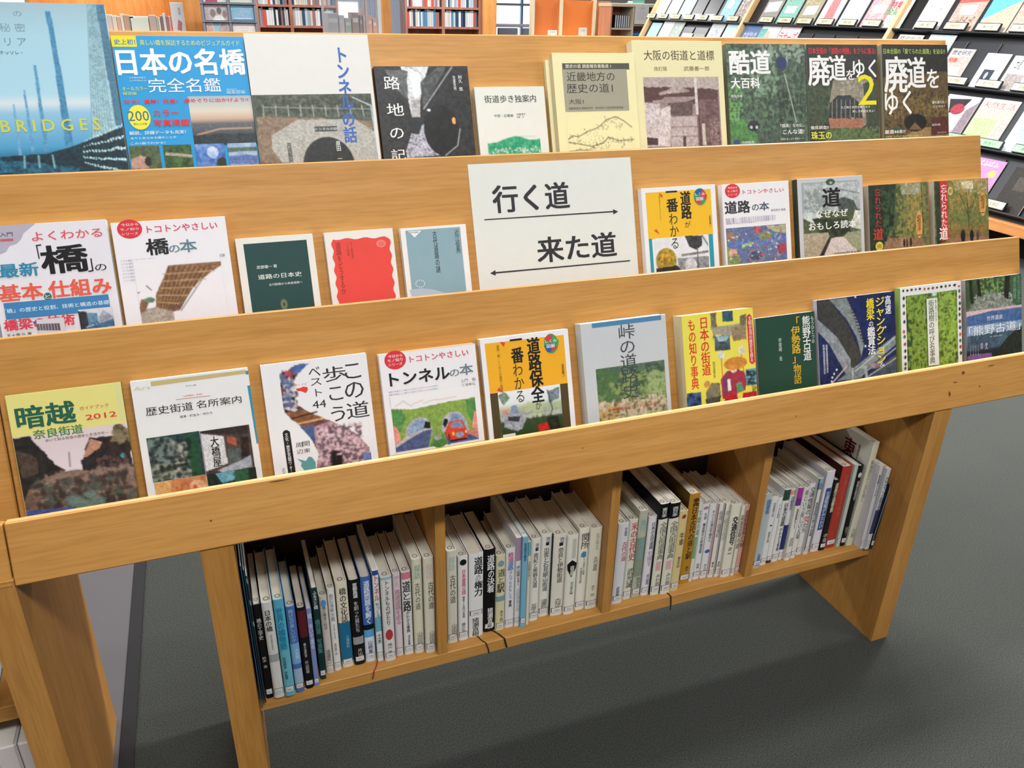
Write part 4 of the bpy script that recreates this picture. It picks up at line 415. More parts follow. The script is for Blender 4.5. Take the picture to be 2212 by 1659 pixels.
{"id":"rekishi","t":3,"x":283.1,"w":150.0,"h":209.6,"th":12,"off":0,"label":"white historic highway sights guide with gold band and four small photos","col":"e8e8e8","side":"d8dce0","spine":"L","hard":0,"cat":"book","pg":"efe9da","it":[["p",[25.2,3.1,146.9,2.9,146.7,7.8,25.0,9.4],"c4b47c"],["p",[146.7,4.5,151.4,4.3,151.2,9.2,146.5,9.4],"2c8cb4"],["p",[146.3,25.1,150.3,24.8,150.4,107.6,148.0,108.1],"2c90b4"],["t","Ars",2.9,7.7,23.8,12.8,"d8cca0",0],["t","時の旅人選書",67.6,14.6,81.1,15.2,"6ca0b0",0],["t","BOOKS",3.9,16.0,22.6,16.1,"d8c89c",0],["t","「江戸時代」を歩く",61.3,28.6,88.2,28.1,"d85c5c",0.5],["p",[52.7,31.1,96.9,31.8,96.9,32.6,52.8,31.9],"c89468"],["t","歴史街道",13.6,37.0,72.8,48.6,"3c2c30",0.6],["t","名所案内",77.3,36.9,136.2,47.4,"3c2c30",0.6],["t","宿場・町並み・峠みち",54.4,55.1,96.0,56.3,"5c4c50",0.3],["i",9.1,78.4,76.0,139.6,[["n","1c3438","2c4c44",9],["p",[0.618,0.188,0.753,0.185,0.592,0.747,0.558,1.01,0.254,0.952,0.337,0.646],"b8b8ac","98988c",9],["s",0.311,0.161,0.756,1.049,60,5,"a8a89c"],["p",[0.092,0.334,0.293,0.477,0.258,0.577,0.06,0.408],"d8dcd8","c0c4c0",6],["s",0.019,0.056,0.474,0.617,60,6,"6c7c78"],["s",0.763,0.106,0.867,1.07,80,5,"1c4c2c"],["s",-0.013,0.633,0.427,0.985,50,5,"8c9484"],["s",0.029,-0.021,0.844,1.066,90,5,"10201c"]]],["i",76.6,79.3,141.3,140.9,[["n","38302c","54463c",8],["p",[0.012,-0.079,0.966,0.008,0.964,0.212,0.029,0.058],"242020","382c28",8],["p",[0.006,0.054,0.45,0.181,0.466,0.808,0.012,0.916],"dcdcdc","ccccd0",5],["p",[0.509,0.191,0.693,0.249,0.693,0.439,0.512,0.354],"b0584c","884438",7],["p",[0.507,0.488,0.781,0.508,0.71,0.879,0.487,0.92],"404c4c","5c6464",8],["p",[0.72,0.798,0.951,0.702,0.941,0.975,0.333,1.002,0.247,0.931],"a0a4b4","b0b4c0",5],["p",[0.788,0.264,0.957,0.265,0.927,0.698,0.754,0.722],"1c1414","4c2820",6]]],["v","大橋屋",89.9,88.8,97.1,131.6,"20201f",2],["i",10.5,140.1,76.5,158.9,[["n","b8683c","d08c5c",6],["p",[0.011,-0.15,0.298,-0.058,0.299,1.041,-0.007,0.843],"dcac6c","d09c5c",5],["e",0.812,0.796,0.163,0.547,"e0b890","c88c64",5],["e",0.754,0.802,0.048,0.252,"d83c2c","e06c4c",4]]],["i",77.3,140.7,142.1,158.9,[["n","10201c","1c342c",8],["p",[0.159,-0.085,0.61,0.01,0.536,0.706,0.291,0.828],"5c9cb0","7cb4bc",6],["s",0.583,0.086,0.82,0.886,60,4,"2c5c40"]]]]},
{"id":"konomichi","t":3,"x":449.8,"w":149.1,"h":210.1,"th":10,"off":0,"label":"white walking guide with an S-shaped ribbon of festival and blossom photos","col":"eaeaec","side":"eaeaec","spine":"L","hard":0,"cat":"book","pg":"efe9da","it":[["i",23.8,-5.0,138.8,175.9,[["n","eaeaec","eaeaec",5],["p",[0.193,0.029,0.368,0.029,0.24,0.098,0.142,0.187,0.108,0.255,0.14,0.329,0.259,0.411,0.463,0.484,0.695,0.579,0.873,0.68,0.981,0.792,1.014,0.908,0.799,0.922,0.574,0.916,0.311,0.91,0.348,0.791,0.313,0.687,0.225,0.579,0.086,0.466,-0.002,0.369,-0.036,0.278,-0.029,0.208,0.019,0.133,0.099,0.069],"5c3a3c","8c5450",10],["p",[0.193,0.029,0.368,0.029,0.24,0.098,0.134,0.09],"3c5ca0","4c6cac",5],["s",0.043,0.082,0.133,0.364,70,4,"c84450"],["s",0.004,0.079,0.177,0.413,60,4,"1c1c24"],["s",0.031,0.143,0.152,0.401,40,4,"d0ccd0"],["s",0.013,0.097,0.146,0.365,40,4,"506c94"],["p",[0.006,0.397,0.259,0.411,0.463,0.484,0.264,0.519,0.12,0.497],"a06844","7c4c30",9],["l",0.087,0.458,0.391,0.432,1.5,"2c2018"],["l",0.145,0.508,0.461,0.493,1.2,"e0b878"],["p",[0.166,0.537,0.342,0.541,0.344,0.672,0.313,0.687,0.224,0.588],"3c5484","4c6494",5],["p",[0.326,0.553,0.538,0.523,0.695,0.579,0.873,0.68,0.981,0.792,1.014,0.908,0.799,0.922,0.311,0.91,0.348,0.791,0.327,0.688],"9c7880","c8a4ac",16],["s",0.363,0.574,0.92,0.888,260,3.5,"d8b8c0"],["s",0.363,0.574,0.911,0.934,160,3.5,"5c4c58"],["s",0.516,0.781,0.629,0.922,60,5,"1c1418"],["p",[0.886,0.838,1.002,0.832,1.014,0.908,0.915,0.916],"5c74b0","6c84b8",5]]],["t","こ",114.8,13.4,138.4,34.8,"303034",0.6],["t","の",111.8,43.9,139.6,59.8,"303034",0.8],["t","道",110.9,69.3,144.0,93.5,"303034",0.8],["t","歩",83.7,13.9,116.5,35.5,"303034",1],["t","こ",89.0,43.8,108.9,63.1,"303034",0.6],["t","う",88.3,72.5,108.6,94.2,"303034",0.8],["t","ベ",64.3,15.0,80.7,20.9,"303034",0.6],["t","ス",65.3,27.9,80.7,37.9,"303034",0.6],["t","ト",70.3,43.1,79.6,54.0,"303034",0.6],["t","44",64.0,59.9,83.3,70.9,"303034",1],["p",[44.2,39.1,51.2,38.4,54.5,37.2,60.5,38.9,60.3,42.9,57.1,47.0,50.6,43.2,45.3,42.4],"e03c40"],["t","歩くナビ",42.9,32.9,60.5,34.9,"e07070",0.5],["p",[18.1,98.8,20.7,96.0,24.6,95.8,28.1,98.8,28.8,160.4,18.3,161.2],"181818"],["v","文化・歴史見聞ウォーク",20.5,100.0,25.3,164.4,"e8e8e8",1],["t","関",43.3,115.8,53.2,123.2,"505054",0.5],["t","東",43.7,126.4,53.0,132.7,"505054",0.5],["t","周",33.5,116.6,43.2,123.5,"505054",0.5],["t","辺",33.8,126.4,43.2,133.0,"505054",0.5],["p",[33.5,139.5,44.8,144.7,49.5,138.9,54.0,140.5,58.1,148.6,57.0,160.8,42.8,160.9,37.1,150.0,39.2,146.2],"5c9c9c"],["v","武村",10.5,149.5,14.8,160.1,"8c8c90",0]]},
{"id":"tunnel_book","t":3,"x":615.8,"w":148.6,"h":205.2,"th":14,"off":0,"label":"white tunnel book with a red cartoon car leaving a tunnel, bottom row","col":"ecebee","side":"ecebee","spine":"L","hard":0,"cat":"book","pg":"e0a840","it":[["p",[0.6,-5.9,148.8,-4.7,148.6,0.7,0.3,-0.3],"e0a840"],["e",7.7,-3.4,40.0,24.5,"d8303c"],["t","今日から",13.7,3.3,35.2,5.9,"f6dcdc",1.5],["t","モノ知り",12.3,9.5,35.2,11.9,"f6dcdc",1.5],["t","シリーズ",12.9,15.5,33.8,18.1,"f6dcdc",1.5],["t","トコトンやさしい",45.2,9.2,136.7,15.6,"de4060",2],["t","トンネル",11.8,34.0,104.1,43.7,"1c1c20",4],["t","の",104.0,36.0,119.2,46.3,"6c7c88",2],["t","本",119.8,29.9,141.6,46.3,"6c7c88",2.5],["t","土門　剛",120.2,53.7,143.5,55.7,"8c8c90",0.3],["t","三浦基弘",120.4,60.5,142.8,62.6,"8c8c90",0.3],["t","道路や鉄道として暮らしを支えてきたトンネルは世界に",8.3,61.2,84.6,52.6,"b0acc8",0],["t","道路や鉄道として暮らしを支えてきたトンネルは世界に",8.3,65.5,84.1,56.9,"b0acc8",0],["t","道路や鉄道として暮らしを支えてきたトンネルは世界に",8.3,69.9,83.6,61.2,"b0acc8",0],["t","道路や鉄道として暮らしを支えてきたトンネルは世界に",8.3,74.2,83.2,65.5,"b0acc8",0],["t","道路や鉄道として暮らしを支えてきたトンネルは世界に",8.3,78.6,82.7,69.9,"b0acc8",0],["i",9.5,63.4,139.4,170.8,[["n","ecebee","ecebee",5],["p",[-0.016,0.168,0.238,0.221,0.64,0.188,1.016,0.176,1.011,0.789,-0.011,0.789],"8aa850","7c9c44",8],["p",[-0.017,0.183,0.11,0.206,0.151,0.323,0.079,0.53,-0.017,0.449],"5c9450","4c8444",7],["p",[0.883,0.198,1.008,0.187,1.01,0.479,0.936,0.53,0.883,0.359],"5c9450","4c8444",7],["p",[-0.011,0.388,0.047,0.461,0.07,0.623,-0.014,0.686],"e8988c","e08c80",5],["p",[0.977,0.376,1.012,0.382,1.017,0.643,0.929,0.61],"e8988c","e08c80",5],["p",[0.124,0.602,0.15,0.465,0.225,0.368,0.332,0.34,0.408,0.386,0.449,0.521,0.452,0.633],"b8bcc4","a0a4b0",6],["p",[0.153,0.576,0.19,0.457,0.276,0.385,0.343,0.374,0.39,0.43,0.343,0.517],"7088a8","98b0cc",8],["p",[0.343,0.517,0.379,0.412,0.43,0.437,0.438,0.519],"101014","101014",4],["p",[0.556,0.589,0.585,0.418,0.667,0.337,0.788,0.342,0.861,0.452,0.889,0.603,0.868,0.68],"b8bcc4","a0a4b0",6],["p",[0.654,0.479,0.704,0.375,0.786,0.366,0.844,0.481,0.862,0.598],"7088a8","98b0cc",8],["p",[0.578,0.497,0.606,0.414,0.645,0.429,0.647,0.477,0.607,0.55],"101014","101014",4],["p",[-0.011,0.789,-0.004,0.719,0.34,0.548,0.447,0.536,0.384,0.788],"44507c","58648c",8],["p",[0.587,0.627,0.645,0.573,0.882,0.683,1.011,0.789,0.625,0.795],"44507c","58648c",8],["p",[-0.014,0.686,0.124,0.602,0.341,0.532,0.009,0.722],"b0a8a8","c8c0bc",6],["p",[0.872,0.632,1.024,0.644,1.014,0.781,0.868,0.68],"d88c80","c87c70",5],["p",[0.464,0.643,0.573,0.632,0.625,0.795,0.391,0.789],"5c8848","4c7c3c",8],["e",0.502,0.666,0.05,0.041,"a8b0a8","94a094",5],["e",0.52,0.767,0.076,0.055,"3c7034","4c8040",5],["p",[0.603,0.597,0.654,0.479,0.709,0.465,0.818,0.468,0.855,0.596,0.875,0.681,0.849,0.741,0.657,0.745,0.609,0.679],"d8442c","c83c28",6],["p",[0.66,0.56,0.694,0.486,0.803,0.49,0.835,0.593],"8088a8","a07c98",5],["e",0.696,0.655,0.014,0.027,"f0d850","f0d850",3],["e",0.85,0.649,0.012,0.023,"f0d850","f0d850",3],["e",0.772,0.678,0.051,0.042,"98a0b4","8890a8",5],["e",0.642,0.69,0.01,0.046,"18181c","18181c",4],["p",[0.644,0.734,0.849,0.741,0.854,0.759,0.649,0.759],"18181c","18181c",4],["l",0.05,0.149,0.147,0.087,0.5,"c0b8b0"],["l",0.147,0.087,0.242,0.182,0.5,"c0b8b0"],["l",0.245,0.151,0.38,0.112,0.5,"e0b0a8"],["l",0.376,0.158,0.538,0.123,0.5,"c0c8b8"],["l",0.537,0.139,0.78,0.132,0.5,"e0b0a8"]]],["q",1.4,151.3,153.3,185.5,"e0a840"]]},
{"id":"hozen","t":3,"x":772.4,"w":147.5,"h":209.8,"th":14,"off":0,"label":"orange-yellow road upkeep handbook with machinery photos, bottom row centre","col":"ecebee","side":"e0e0e2","spine":"L","hard":0,"cat":"book","pg":"efe9da","it":[["p",[7.2,7.6,139.4,8.8,139.2,86.7,7.9,84.7],"efae20"],["p",[7.8,85.3,21.0,85.5,20.2,158.6,7.5,158.8],"4c4020"],["p",[125.9,86.0,139.2,86.3,138.6,159.8,125.4,158.9],"4c4020"],["i",20.5,85.8,125.4,158.9,[["g",[0.001,"e8ecf0"],[0.28,"dce4e4"],[0.394,"a8b88c"],[0.508,"9ca4a4"],[0.68,"3c5430"],[0.981,"20381c"]],["p",[0.004,0.546,0.626,0.561,1.025,0.556,1.019,0.645,0.018,0.636],"a8acb0","b8bcc0",6],["s",0.018,0.636,0.984,1.177,120,5,"2c4424"],["s",0.383,0.305,1.021,0.615,40,4,"b0c090"],["p",[0.047,0.526,0.177,0.495,0.367,0.536,0.402,0.661,0.347,0.826,0.256,0.894,0.052,0.76],"b8bcc4","888c98",10],["p",[0.121,0.542,0.322,0.57,0.292,0.696,0.125,0.63],"2c3038","3c4450",5],["p",[0.189,0.323,0.275,0.312,0.306,0.493,0.176,0.51],"8898b8","7488a8",6],["p",[-0.003,0.052,0.126,0.02,0.191,0.149,0.064,0.297],"5c7c64","8ca08c",9],["p",[0.039,0.35,0.145,0.343,0.135,0.486,0.052,0.469],"c86058","e0e0e0",6],["p",[0.789,0.093,0.989,0.073,0.974,0.308,0.813,0.393],"8c98b0","5c7464",10],["l",0.789,0.093,0.849,0.519,1,"404448"],["l",0.849,0.519,0.796,0.657,1,"404448"],["p",[0.75,0.677,0.927,0.685,0.954,0.96,0.816,1.019,0.739,0.853],"14180f","242c1c",8],["p",[0.587,0.819,0.743,0.794,0.776,0.95,0.599,0.97],"d82c24","b82018",6],["e",0.876,0.8,0.061,0.096,"2c3c28","141a10",6]]],["v","道路保全",75.2,7.1,98.2,109.1,"141414",4],["v","が",81.2,107.8,91.3,121.1,"3c3420",0],["v","一番",48.1,6.1,68.9,43.3,"141414",4],["v","わかる",49.1,45.0,65.5,105.6,"302c20",0],["v","維持するための道路構造として",31.4,11.5,31.2,78.5,"7c7030",0],["v","道路・橋・トンネルの維持と管理",25.5,11.8,30.1,83.6,"7c7030",0],["p",[31.9,7.4,40.5,9.4,37.7,15.3],"d84430"],["p",[19.8,82.2,23.6,77.4,30.4,86.8],"d84430"],["v","窪田陽一",131.0,54.3,135.2,74.2,"3c3018",0.3],["e",104.9,4.2,128.4,35.3,"30a060"],["p",[105.3,11.7,111.6,6.0,120.8,6.0,116.7,19.4],"d03c44"],["p",[116.7,19.4,120.8,6.0,130.1,16.7,128.2,25.0],"30a060"],["p",[116.7,19.4,104.3,22.2,109.1,32.3,115.9,33.1],"2c58a0"],["p",[116.7,19.4,115.9,33.1,128.0,27.1],"d03c44"],["t","しくみ",107.0,13.1,126.5,18.2,"f0f0f0",1],["t","図解",108.5,20.5,122.8,26.5,"f0f0f0",1],["q",22.2,152.5,43.0,161.2,"e4e4e0"],["t","よごれあり",24.3,156.2,41.3,157.4,"606060",0.5]]},
{"id":"touge","t":3,"x":938.2,"w":155.0,"h":215.3,"th":22,"off":0,"label":"large pale blue-grey mountain pass history book with woodland photo","col":"c6cace","side":"ccd2d2","spine":"L","hard":1,"cat":"book","pg":"efe9da","it":[["p",[20.3,1.5,146.3,0.9,146.7,8.7,20.4,8.6],"4c84ac"],["i",20.9,75.0,147.0,167.1,[["n","54704c","809464",10],["p",[-0.004,-0.001,0.992,0.004,0.991,0.211,-0.006,0.176],"4c6458","647c64",9],["s",0.013,0.038,0.967,0.796,200,6,"3c5440"],["s",0.139,0.155,0.953,1.04,200,5,"8c9c5c"],["s",0.013,0.038,0.299,0.665,90,6,"4c6c44"],["s",0.723,0.164,0.98,0.922,80,6,"94a870"],["p",[-0.024,0.601,0.993,0.702,0.986,0.997,-0.018,0.95],"a09470","bcb090",10],["s",-0.005,0.605,0.973,1.044,160,5,"c8bca0"],["s",-0.011,0.699,0.28,0.975,40,5,"c89c54"],["s",-0.005,0.605,0.97,1.093,80,4,"5c5c3c"]]],["v","峠の道路史",65.9,8.7,96.2,130.4,"3c4448",0],["t","山の滑動と峠のロマンを訪ねて",38.3,144.6,132.9,145.5,"c83c40",1]]},
{"id":"monoshiri","t":3,"x":1119.5,"w":140.6,"h":208.7,"th":28,"off":0,"label":"thick yellow highway trivia encyclopedia with an ukiyo-e traveller in red","col":"e8dc58","side":"d8d0b0","spine":"L","hard":0,"cat":"book","pg":"d0c8a4","it":[["i",0,0,140.6,208.7,[["n","e8dc58","e6da50",5],["p",[0.383,0.006,0.477,0.002,0.48,0.154,0.416,0.225,0.407,0.137],"6c5c4c","8c7c64",9],["p",[0.39,0.114,0.886,0.118,0.898,0.185,0.702,0.214,0.421,0.182],"9c9480","b0a890",9],["p",[0.563,-0.003,0.714,0.002,0.711,0.089,0.559,0.086],"24485a","3c6470",8],["p",[0.814,0.058,0.912,0.043,0.881,0.162,0.784,0.166],"8c7c58","5c5c44",9],["p",[0.672,0.135,0.904,0.131,0.892,0.251,0.699,0.247],"8c7458","a08c6c",10],["p",[0.429,0.193,0.647,0.199,0.653,0.32,0.435,0.314],"344044","5c7078",8],["p",[0.457,0.195,0.646,0.205,0.604,0.24,0.49,0.242],"8cb0c0","a8c4cc",5],["e",0.516,0.354,0.044,0.037,"e4e0d0","d0ccbc",5],["e",0.806,0.338,0.045,0.037,"e4e0d0","d0ccbc",5],["l",0.513,0.386,0.517,0.53,1,"d06048"],["l",0.803,0.366,0.826,0.535,1,"d06048"],["p",[0.487,0.549,0.579,0.491,0.695,0.484,0.828,0.512,0.86,0.582,0.832,0.67,0.498,0.716],"a83444","94304c",8],["p",[0.515,0.552,0.578,0.502,0.601,0.648,0.52,0.685],"703468","843c70",6],["p",[0.702,0.602,0.78,0.598,0.813,0.668,0.714,0.681],"5c9870","4c8c64",6],["e",0.682,0.464,0.058,0.047,"e8d0bc","e0c8b4",4],["p",[0.7,0.435,0.775,0.452,0.751,0.506,0.724,0.481],"14141c","14141c",3],["e",0.71,0.436,0.168,0.053,"d89440","c07c30",6],["p",[0.581,0.557,0.62,0.555,0.63,0.651,0.581,0.657],"f0ece4","e4e0d8",4],["p",[0.539,0.687,0.713,0.687,0.716,0.76,0.514,0.751],"c82434","b82030",5],["p",[0.791,0.688,0.997,0.691,1.001,0.753,0.785,0.749],"c82434","b82030",5],["p",[0.259,0.639,0.362,0.56,0.474,0.581,0.483,0.682,0.287,0.73],"8c8464","6c6c54",9],["e",0.293,0.573,0.046,0.029,"d8a050","c08840",4],["p",[0.001,0.62,0.204,0.628,0.201,0.743,-0.003,0.732],"3c6494","14202c",5],["p",[0.849,0.498,1.005,0.5,1.002,0.64,0.851,0.632],"7cb0c4","5c94ac",5],["s",0.866,0.516,0.989,0.628,30,4,"18281c"],["p",[0.254,0.693,0.483,0.682,0.458,0.735,0.268,0.739],"54504c","3c3c38",6],["p",[0.923,0.644,0.991,0.648,0.987,0.69,0.925,0.687],"b8b040","6c7840",9]]],["v","日本の街道",32.5,6.8,50.5,104.2,"d8341f",2],["v","もの知り事典",10.5,7.8,25.2,124.8,"d8341f",2],["v","児玉幸多",54.6,82.9,58.8,111.4,"3c2c14",0.5],["p",[127.4,13.5,133.1,9.5,137.5,14.6,139.8,93.6,133.5,97.0,128.3,92.2],"cc2c3c"],["v","文明交流の歴史を探る",130.1,13.8,136.6,92.7,"f0e4dc",1]]},
{"id":"ise","t":3,"x":1276.9,"w":126.3,"h":187.9,"th":12,"off":0,"label":"dark green book with yellow and white vertical title, bottom row","col":"1f4636","side":"a8aca8","spine":"L","hard":0,"cat":"book","pg":"efe9da","it":[["v","「伊勢路」",73.2,5.9,92.8,88.1,"dcb024",2],["v","物語",75.0,90.4,91.5,126.2,"dcb024",1],["v","熊野古道",98.1,6.3,115.5,86.5,"e8ece8",1.6],["v","もうひとつの",117.6,8.4,123.7,57.1,"e0e4e0",0.5],["v","甲斐崎 圭",45.4,40.2,52.0,79.7,"d0d8d0",0.3],["v","古い街道は伊勢から熊野へと山と海を越えて続く祈りの道だった",8.8,4.9,6.3,84.5,"54786a",0],["v","古い街道は伊勢から熊野へと山と海を越えて続く祈りの道だった",13.7,5.2,11.3,84.5,"54786a",0],["v","古い街道は伊勢から熊野へと山と海を越えて続く祈りの道だった",18.6,5.5,16.3,84.5,"54786a",0],["v","古い街道は伊勢から熊野へと山と海を越えて続く祈りの道だった",23.5,5.8,21.3,84.4,"54786a",0],["v","古い街道は伊勢から熊野へと山と海を越えて続く祈りの道だった",28.5,6.1,26.3,84.4,"54786a",0],["v","古い街道は伊勢から熊野へと山と海を越えて続く祈りの道だった",33.4,6.5,31.3,84.4,"54786a",0],["v","古い街道は伊勢から熊野へと山と海を越えて続く祈りの道だった",38.4,6.8,36.3,84.4,"54786a",0],["v","古い街道は伊勢から熊野へと山と海を越えて続く祈りの道だった",43.4,7.1,41.4,84.3,"54786a",0]]},
{"id":"junction","t":3,"x":1409.5,"w":178.2,"h":206.2,"th":12,"off":0,"label":"night expressway interchange photo book with yellow and white vertical title","col":"1c2c58","side":"b8bcc8","spine":"L","hard":0,"cat":"book","pg":"efe9da","it":[["i",0,0,178.2,206.2,[["n","141f44","202e66",5],["p",[0.0,0.002,0.155,0.004,0.392,0.266,0.538,0.548,0.435,0.66,0.375,0.575,0.229,0.339,0.005,0.164],"343434","444440",9],["p",[0.155,0.004,0.374,0.007,0.521,0.256,0.576,0.44,0.538,0.548,0.483,0.364,0.364,0.198],"8c9494","747c7c",6],["l",0.389,0.024,0.424,0.03,1.4,"20242c"],["l",0.402,0.054,0.437,0.059,1.4,"20242c"],["l",0.415,0.084,0.449,0.089,1.4,"20242c"],["l",0.427,0.113,0.462,0.118,1.4,"20242c"],["l",0.44,0.143,0.475,0.148,1.4,"20242c"],["l",0.453,0.173,0.488,0.178,1.4,"20242c"],["l",0.466,0.203,0.501,0.208,1.4,"20242c"],["l",0.479,0.232,0.514,0.238,1.4,"20242c"],["l",0.491,0.262,0.527,0.268,1.4,"20242c"],["l",0.504,0.292,0.539,0.298,1.4,"20242c"],["l",0.517,0.323,0.552,0.328,1.4,"20242c"],["l",0.53,0.353,0.565,0.358,1.4,"20242c"],["l",0.543,0.383,0.579,0.389,1.4,"20242c"],["l",0.556,0.413,0.592,0.419,1.4,"20242c"],["p",[-0.002,0.164,0.229,0.339,0.392,0.555,0.413,0.759,0.336,0.694,0.132,0.395,-0.001,0.272],"98a0a8","7c8488",6],["p",[0.206,0.735,0.436,0.638,0.99,0.402,1.0,0.483,0.613,0.669,0.528,0.738],"707c80","8c9898",8],["p",[0.527,0.761,1.0,0.574,1.0,0.746],"545c64","3c4858",8],["l",0.45,0.673,1.003,0.415,1,"c0c8c4"],["l",0.529,0.716,1.002,0.517,1,"a8b0b0"],["l",0.593,0.745,1.001,0.609,1,"a8b0b0"],["p",[0.517,0.635,0.606,0.64,0.609,0.747,0.577,0.744,0.572,0.664,0.532,0.66],"b0b8b4","9ca4a0",5],["p",[0.404,0.634,0.428,0.637,0.43,0.749,0.406,0.747],"b0b8b4","9ca4a0",5],["p",[0.648,0.627,0.78,0.63,0.761,0.674,0.662,0.674],"b08c8c","7c6c7c",6],["l",0.142,0.75,0.341,0.616,1.6,"c8b4a8"],["p",[0.206,0.746,0.527,0.749,0.445,0.765,0.237,0.761],"b87c60","8c5c50",6],["e",0.213,0.632,0.01,0.009,"e8f4ff","e8f4ff",3],["e",0.178,0.665,0.01,0.009,"e8f4ff","e8f4ff",3],["e",0.866,0.314,0.011,0.009,"e8f4ff","e8f4ff",3],["e",0.594,0.459,0.011,0.009,"e8f4ff","e8f4ff",3],["e",0.154,0.695,0.011,0.009,"e8f4ff","e8f4ff",3],["e",0.486,0.01,0.011,0.008,"e8f4ff","e8f4ff",3],["e",0.144,0.73,0.01,0.009,"e8f4ff","e8f4ff",3]]],["v","高速",155.2,6.6,169.2,40.8,"f0f0f0",2],["v","ジャンクション",132.9,7.9,153.7,130.7,"f0d820",2],["t","＆",138.0,128.9,149.4,138.0,"f0f0f0",0.5],["v","橋梁",110.6,7.9,129.2,47.6,"f0d820",2.5],["v","の",115.4,50.7,125.8,59.9,"f0f0f0",1],["v","鑑賞法",111.2,60.6,129.4,112.4,"f0f0f0",2],["v","首都高速道路株式会社",14.5,81.5,19.4,133.2,"d8e0ec",0.5],["v","阪神高速道路株式会社",8.2,80.7,12.9,134.6,"d8e0ec",0.5]]},
{"id":"gairoju","t":3,"x":1599.9,"w":150.8,"h":210.7,"th":14,"off":0,"label":"street tree name guide with leaf-pattern white border, bottom row right","col":"eae9e6","side":"8cb05c","spine":"L","hard":0,"cat":"book","pg":"efe9da","it":[["i",12.8,16.2,140.3,160.9,[["n","5c7830","84a048",9],["p",[-0.003,-0.035,0.103,-0.034,0.134,0.38,0.062,0.986,-0.014,0.977],"2c4024","3c5430",8],["s",0.009,-0.034,0.399,1.016,200,5,"86a43c"],["s",0.63,0.002,0.971,0.963,200,5,"98b848"],["s",0.009,-0.034,0.993,1.084,200,4,"34481f"],["p",[0.497,-0.017,0.606,-0.013,0.592,0.039,0.519,0.041],"a8d0e0","b8d8e4",4]]],["p",[4.5,6.9,6.4,2.9,10.0,4.8,8.3,9.1],"2c4834"],["p",[13.8,7.3,16.3,4.0,20.4,5.4,18.2,8.9],"28302c"],["p",[23.1,6.8,26.2,3.1,31.0,5.0,28.2,8.9],"3c5c3c"],["p",[34.3,6.9,36.5,3.8,40.4,4.9,38.5,8.2],"6c4c3c"],["p",[43.7,6.9,46.5,3.4,51.0,5.0,48.5,8.7],"30386c"],["p",[56.1,8.3,58.1,4.2,61.7,6.2,60.0,10.5],"c0603c"],["p",[65.3,8.4,67.9,5.1,72.1,6.5,69.9,10.0],"4c6c3c"],["p",[75.5,8.2,78.7,4.5,83.5,6.4,80.6,10.3],"a83c48"],["p",[86.6,8.3,88.8,5.2,92.8,6.3,90.9,9.6],"2c4834"],["p",[96.8,7.8,99.7,4.3,104.4,6.0,101.8,9.7],"28302c"],["p",[108.7,7.8,110.7,3.7,114.4,5.7,112.7,10.0],"3c5c3c"],["p",[118.1,7.5,120.7,4.2,125.1,5.5,122.8,9.1],"6c4c3c"],["p",[130.0,7.6,133.3,3.9,138.3,5.8,135.4,9.8],"30386c"],["p",[142.0,10.9,144.3,7.7,148.4,8.8,146.4,12.2],"c0603c"],["p",[142.7,19.5,145.1,14.7,148.5,18.4,146.1,23.4],"4c6c3c"],["p",[143.4,31.0,145.7,26.2,149.1,29.9,146.8,35.0],"a83c48"],["p",[143.7,43.5,146.0,38.7,149.4,42.4,147.1,47.4],"2c4834"],["p",[142.8,54.2,145.1,49.4,148.5,53.1,146.2,58.1],"28302c"],["p",[142.5,65.0,144.8,60.2,148.3,63.9,145.9,68.9],"3c5c3c"],["p",[142.8,78.2,145.1,73.4,148.6,77.2,146.2,82.2],"6c4c3c"],["p",[142.8,90.3,145.1,85.5,148.6,89.2,146.2,94.3],"30386c"],["p",[143.1,103.6,145.4,98.8,148.9,102.6,146.5,107.6],"c0603c"],["p",[142.8,115.7,145.1,110.9,148.6,114.7,146.2,119.7],"4c6c3c"],["p",[143.1,127.9,145.5,123.0,148.9,126.8,146.5,131.9],"a83c48"],["p",[143.7,140.1,146.1,135.3,149.6,139.1,147.2,144.2],"2c4834"],["p",[4.3,20.3,6.6,15.6,9.7,19.2,7.5,24.1],"28302c"],["p",[3.8,34.1,6.1,29.5,9.2,33.1,6.9,37.9],"3c5c3c"],["p",[3.9,48.1,6.1,43.4,9.3,47.0,7.0,51.9],"6c4c3c"],["p",[4.2,64.4,6.4,59.8,9.6,63.4,7.3,68.3],"30386c"],["p",[2.6,83.0,4.8,78.3,8.0,82.0,5.7,86.9],"c0603c"],["p",[3.7,92.5,6.0,87.8,9.2,91.5,6.9,96.4],"4c6c3c"],["p",[4.1,106.6,6.4,102.0,9.6,105.6,7.3,110.5],"a83c48"],["p",[4.2,119.6,6.5,114.9,9.7,118.6,7.4,123.5],"2c4834"],["p",[3.8,131.4,6.1,126.7,9.3,130.4,7.0,135.3],"28302c"],["p",[3.9,144.4,6.2,139.7,9.4,143.4,7.1,148.3],"3c5c3c"],["p",[3.0,152.6,5.3,147.9,8.5,151.6,6.2,156.5],"6c4c3c"],["p",[61.3,26.3,88.2,26.6,89.6,155.7,62.5,154.7],"e6e8dc"],["v","街路樹の呼び名事典",65.6,29.1,79.7,152.0,"2c3c30",0.6],["v","葉と実でわかる",81.6,30.0,86.6,70.3,"2c3c30",0.4],["v","亀田龍吉",52.8,43.1,57.4,70.7,"a8bc90",0.3]]},
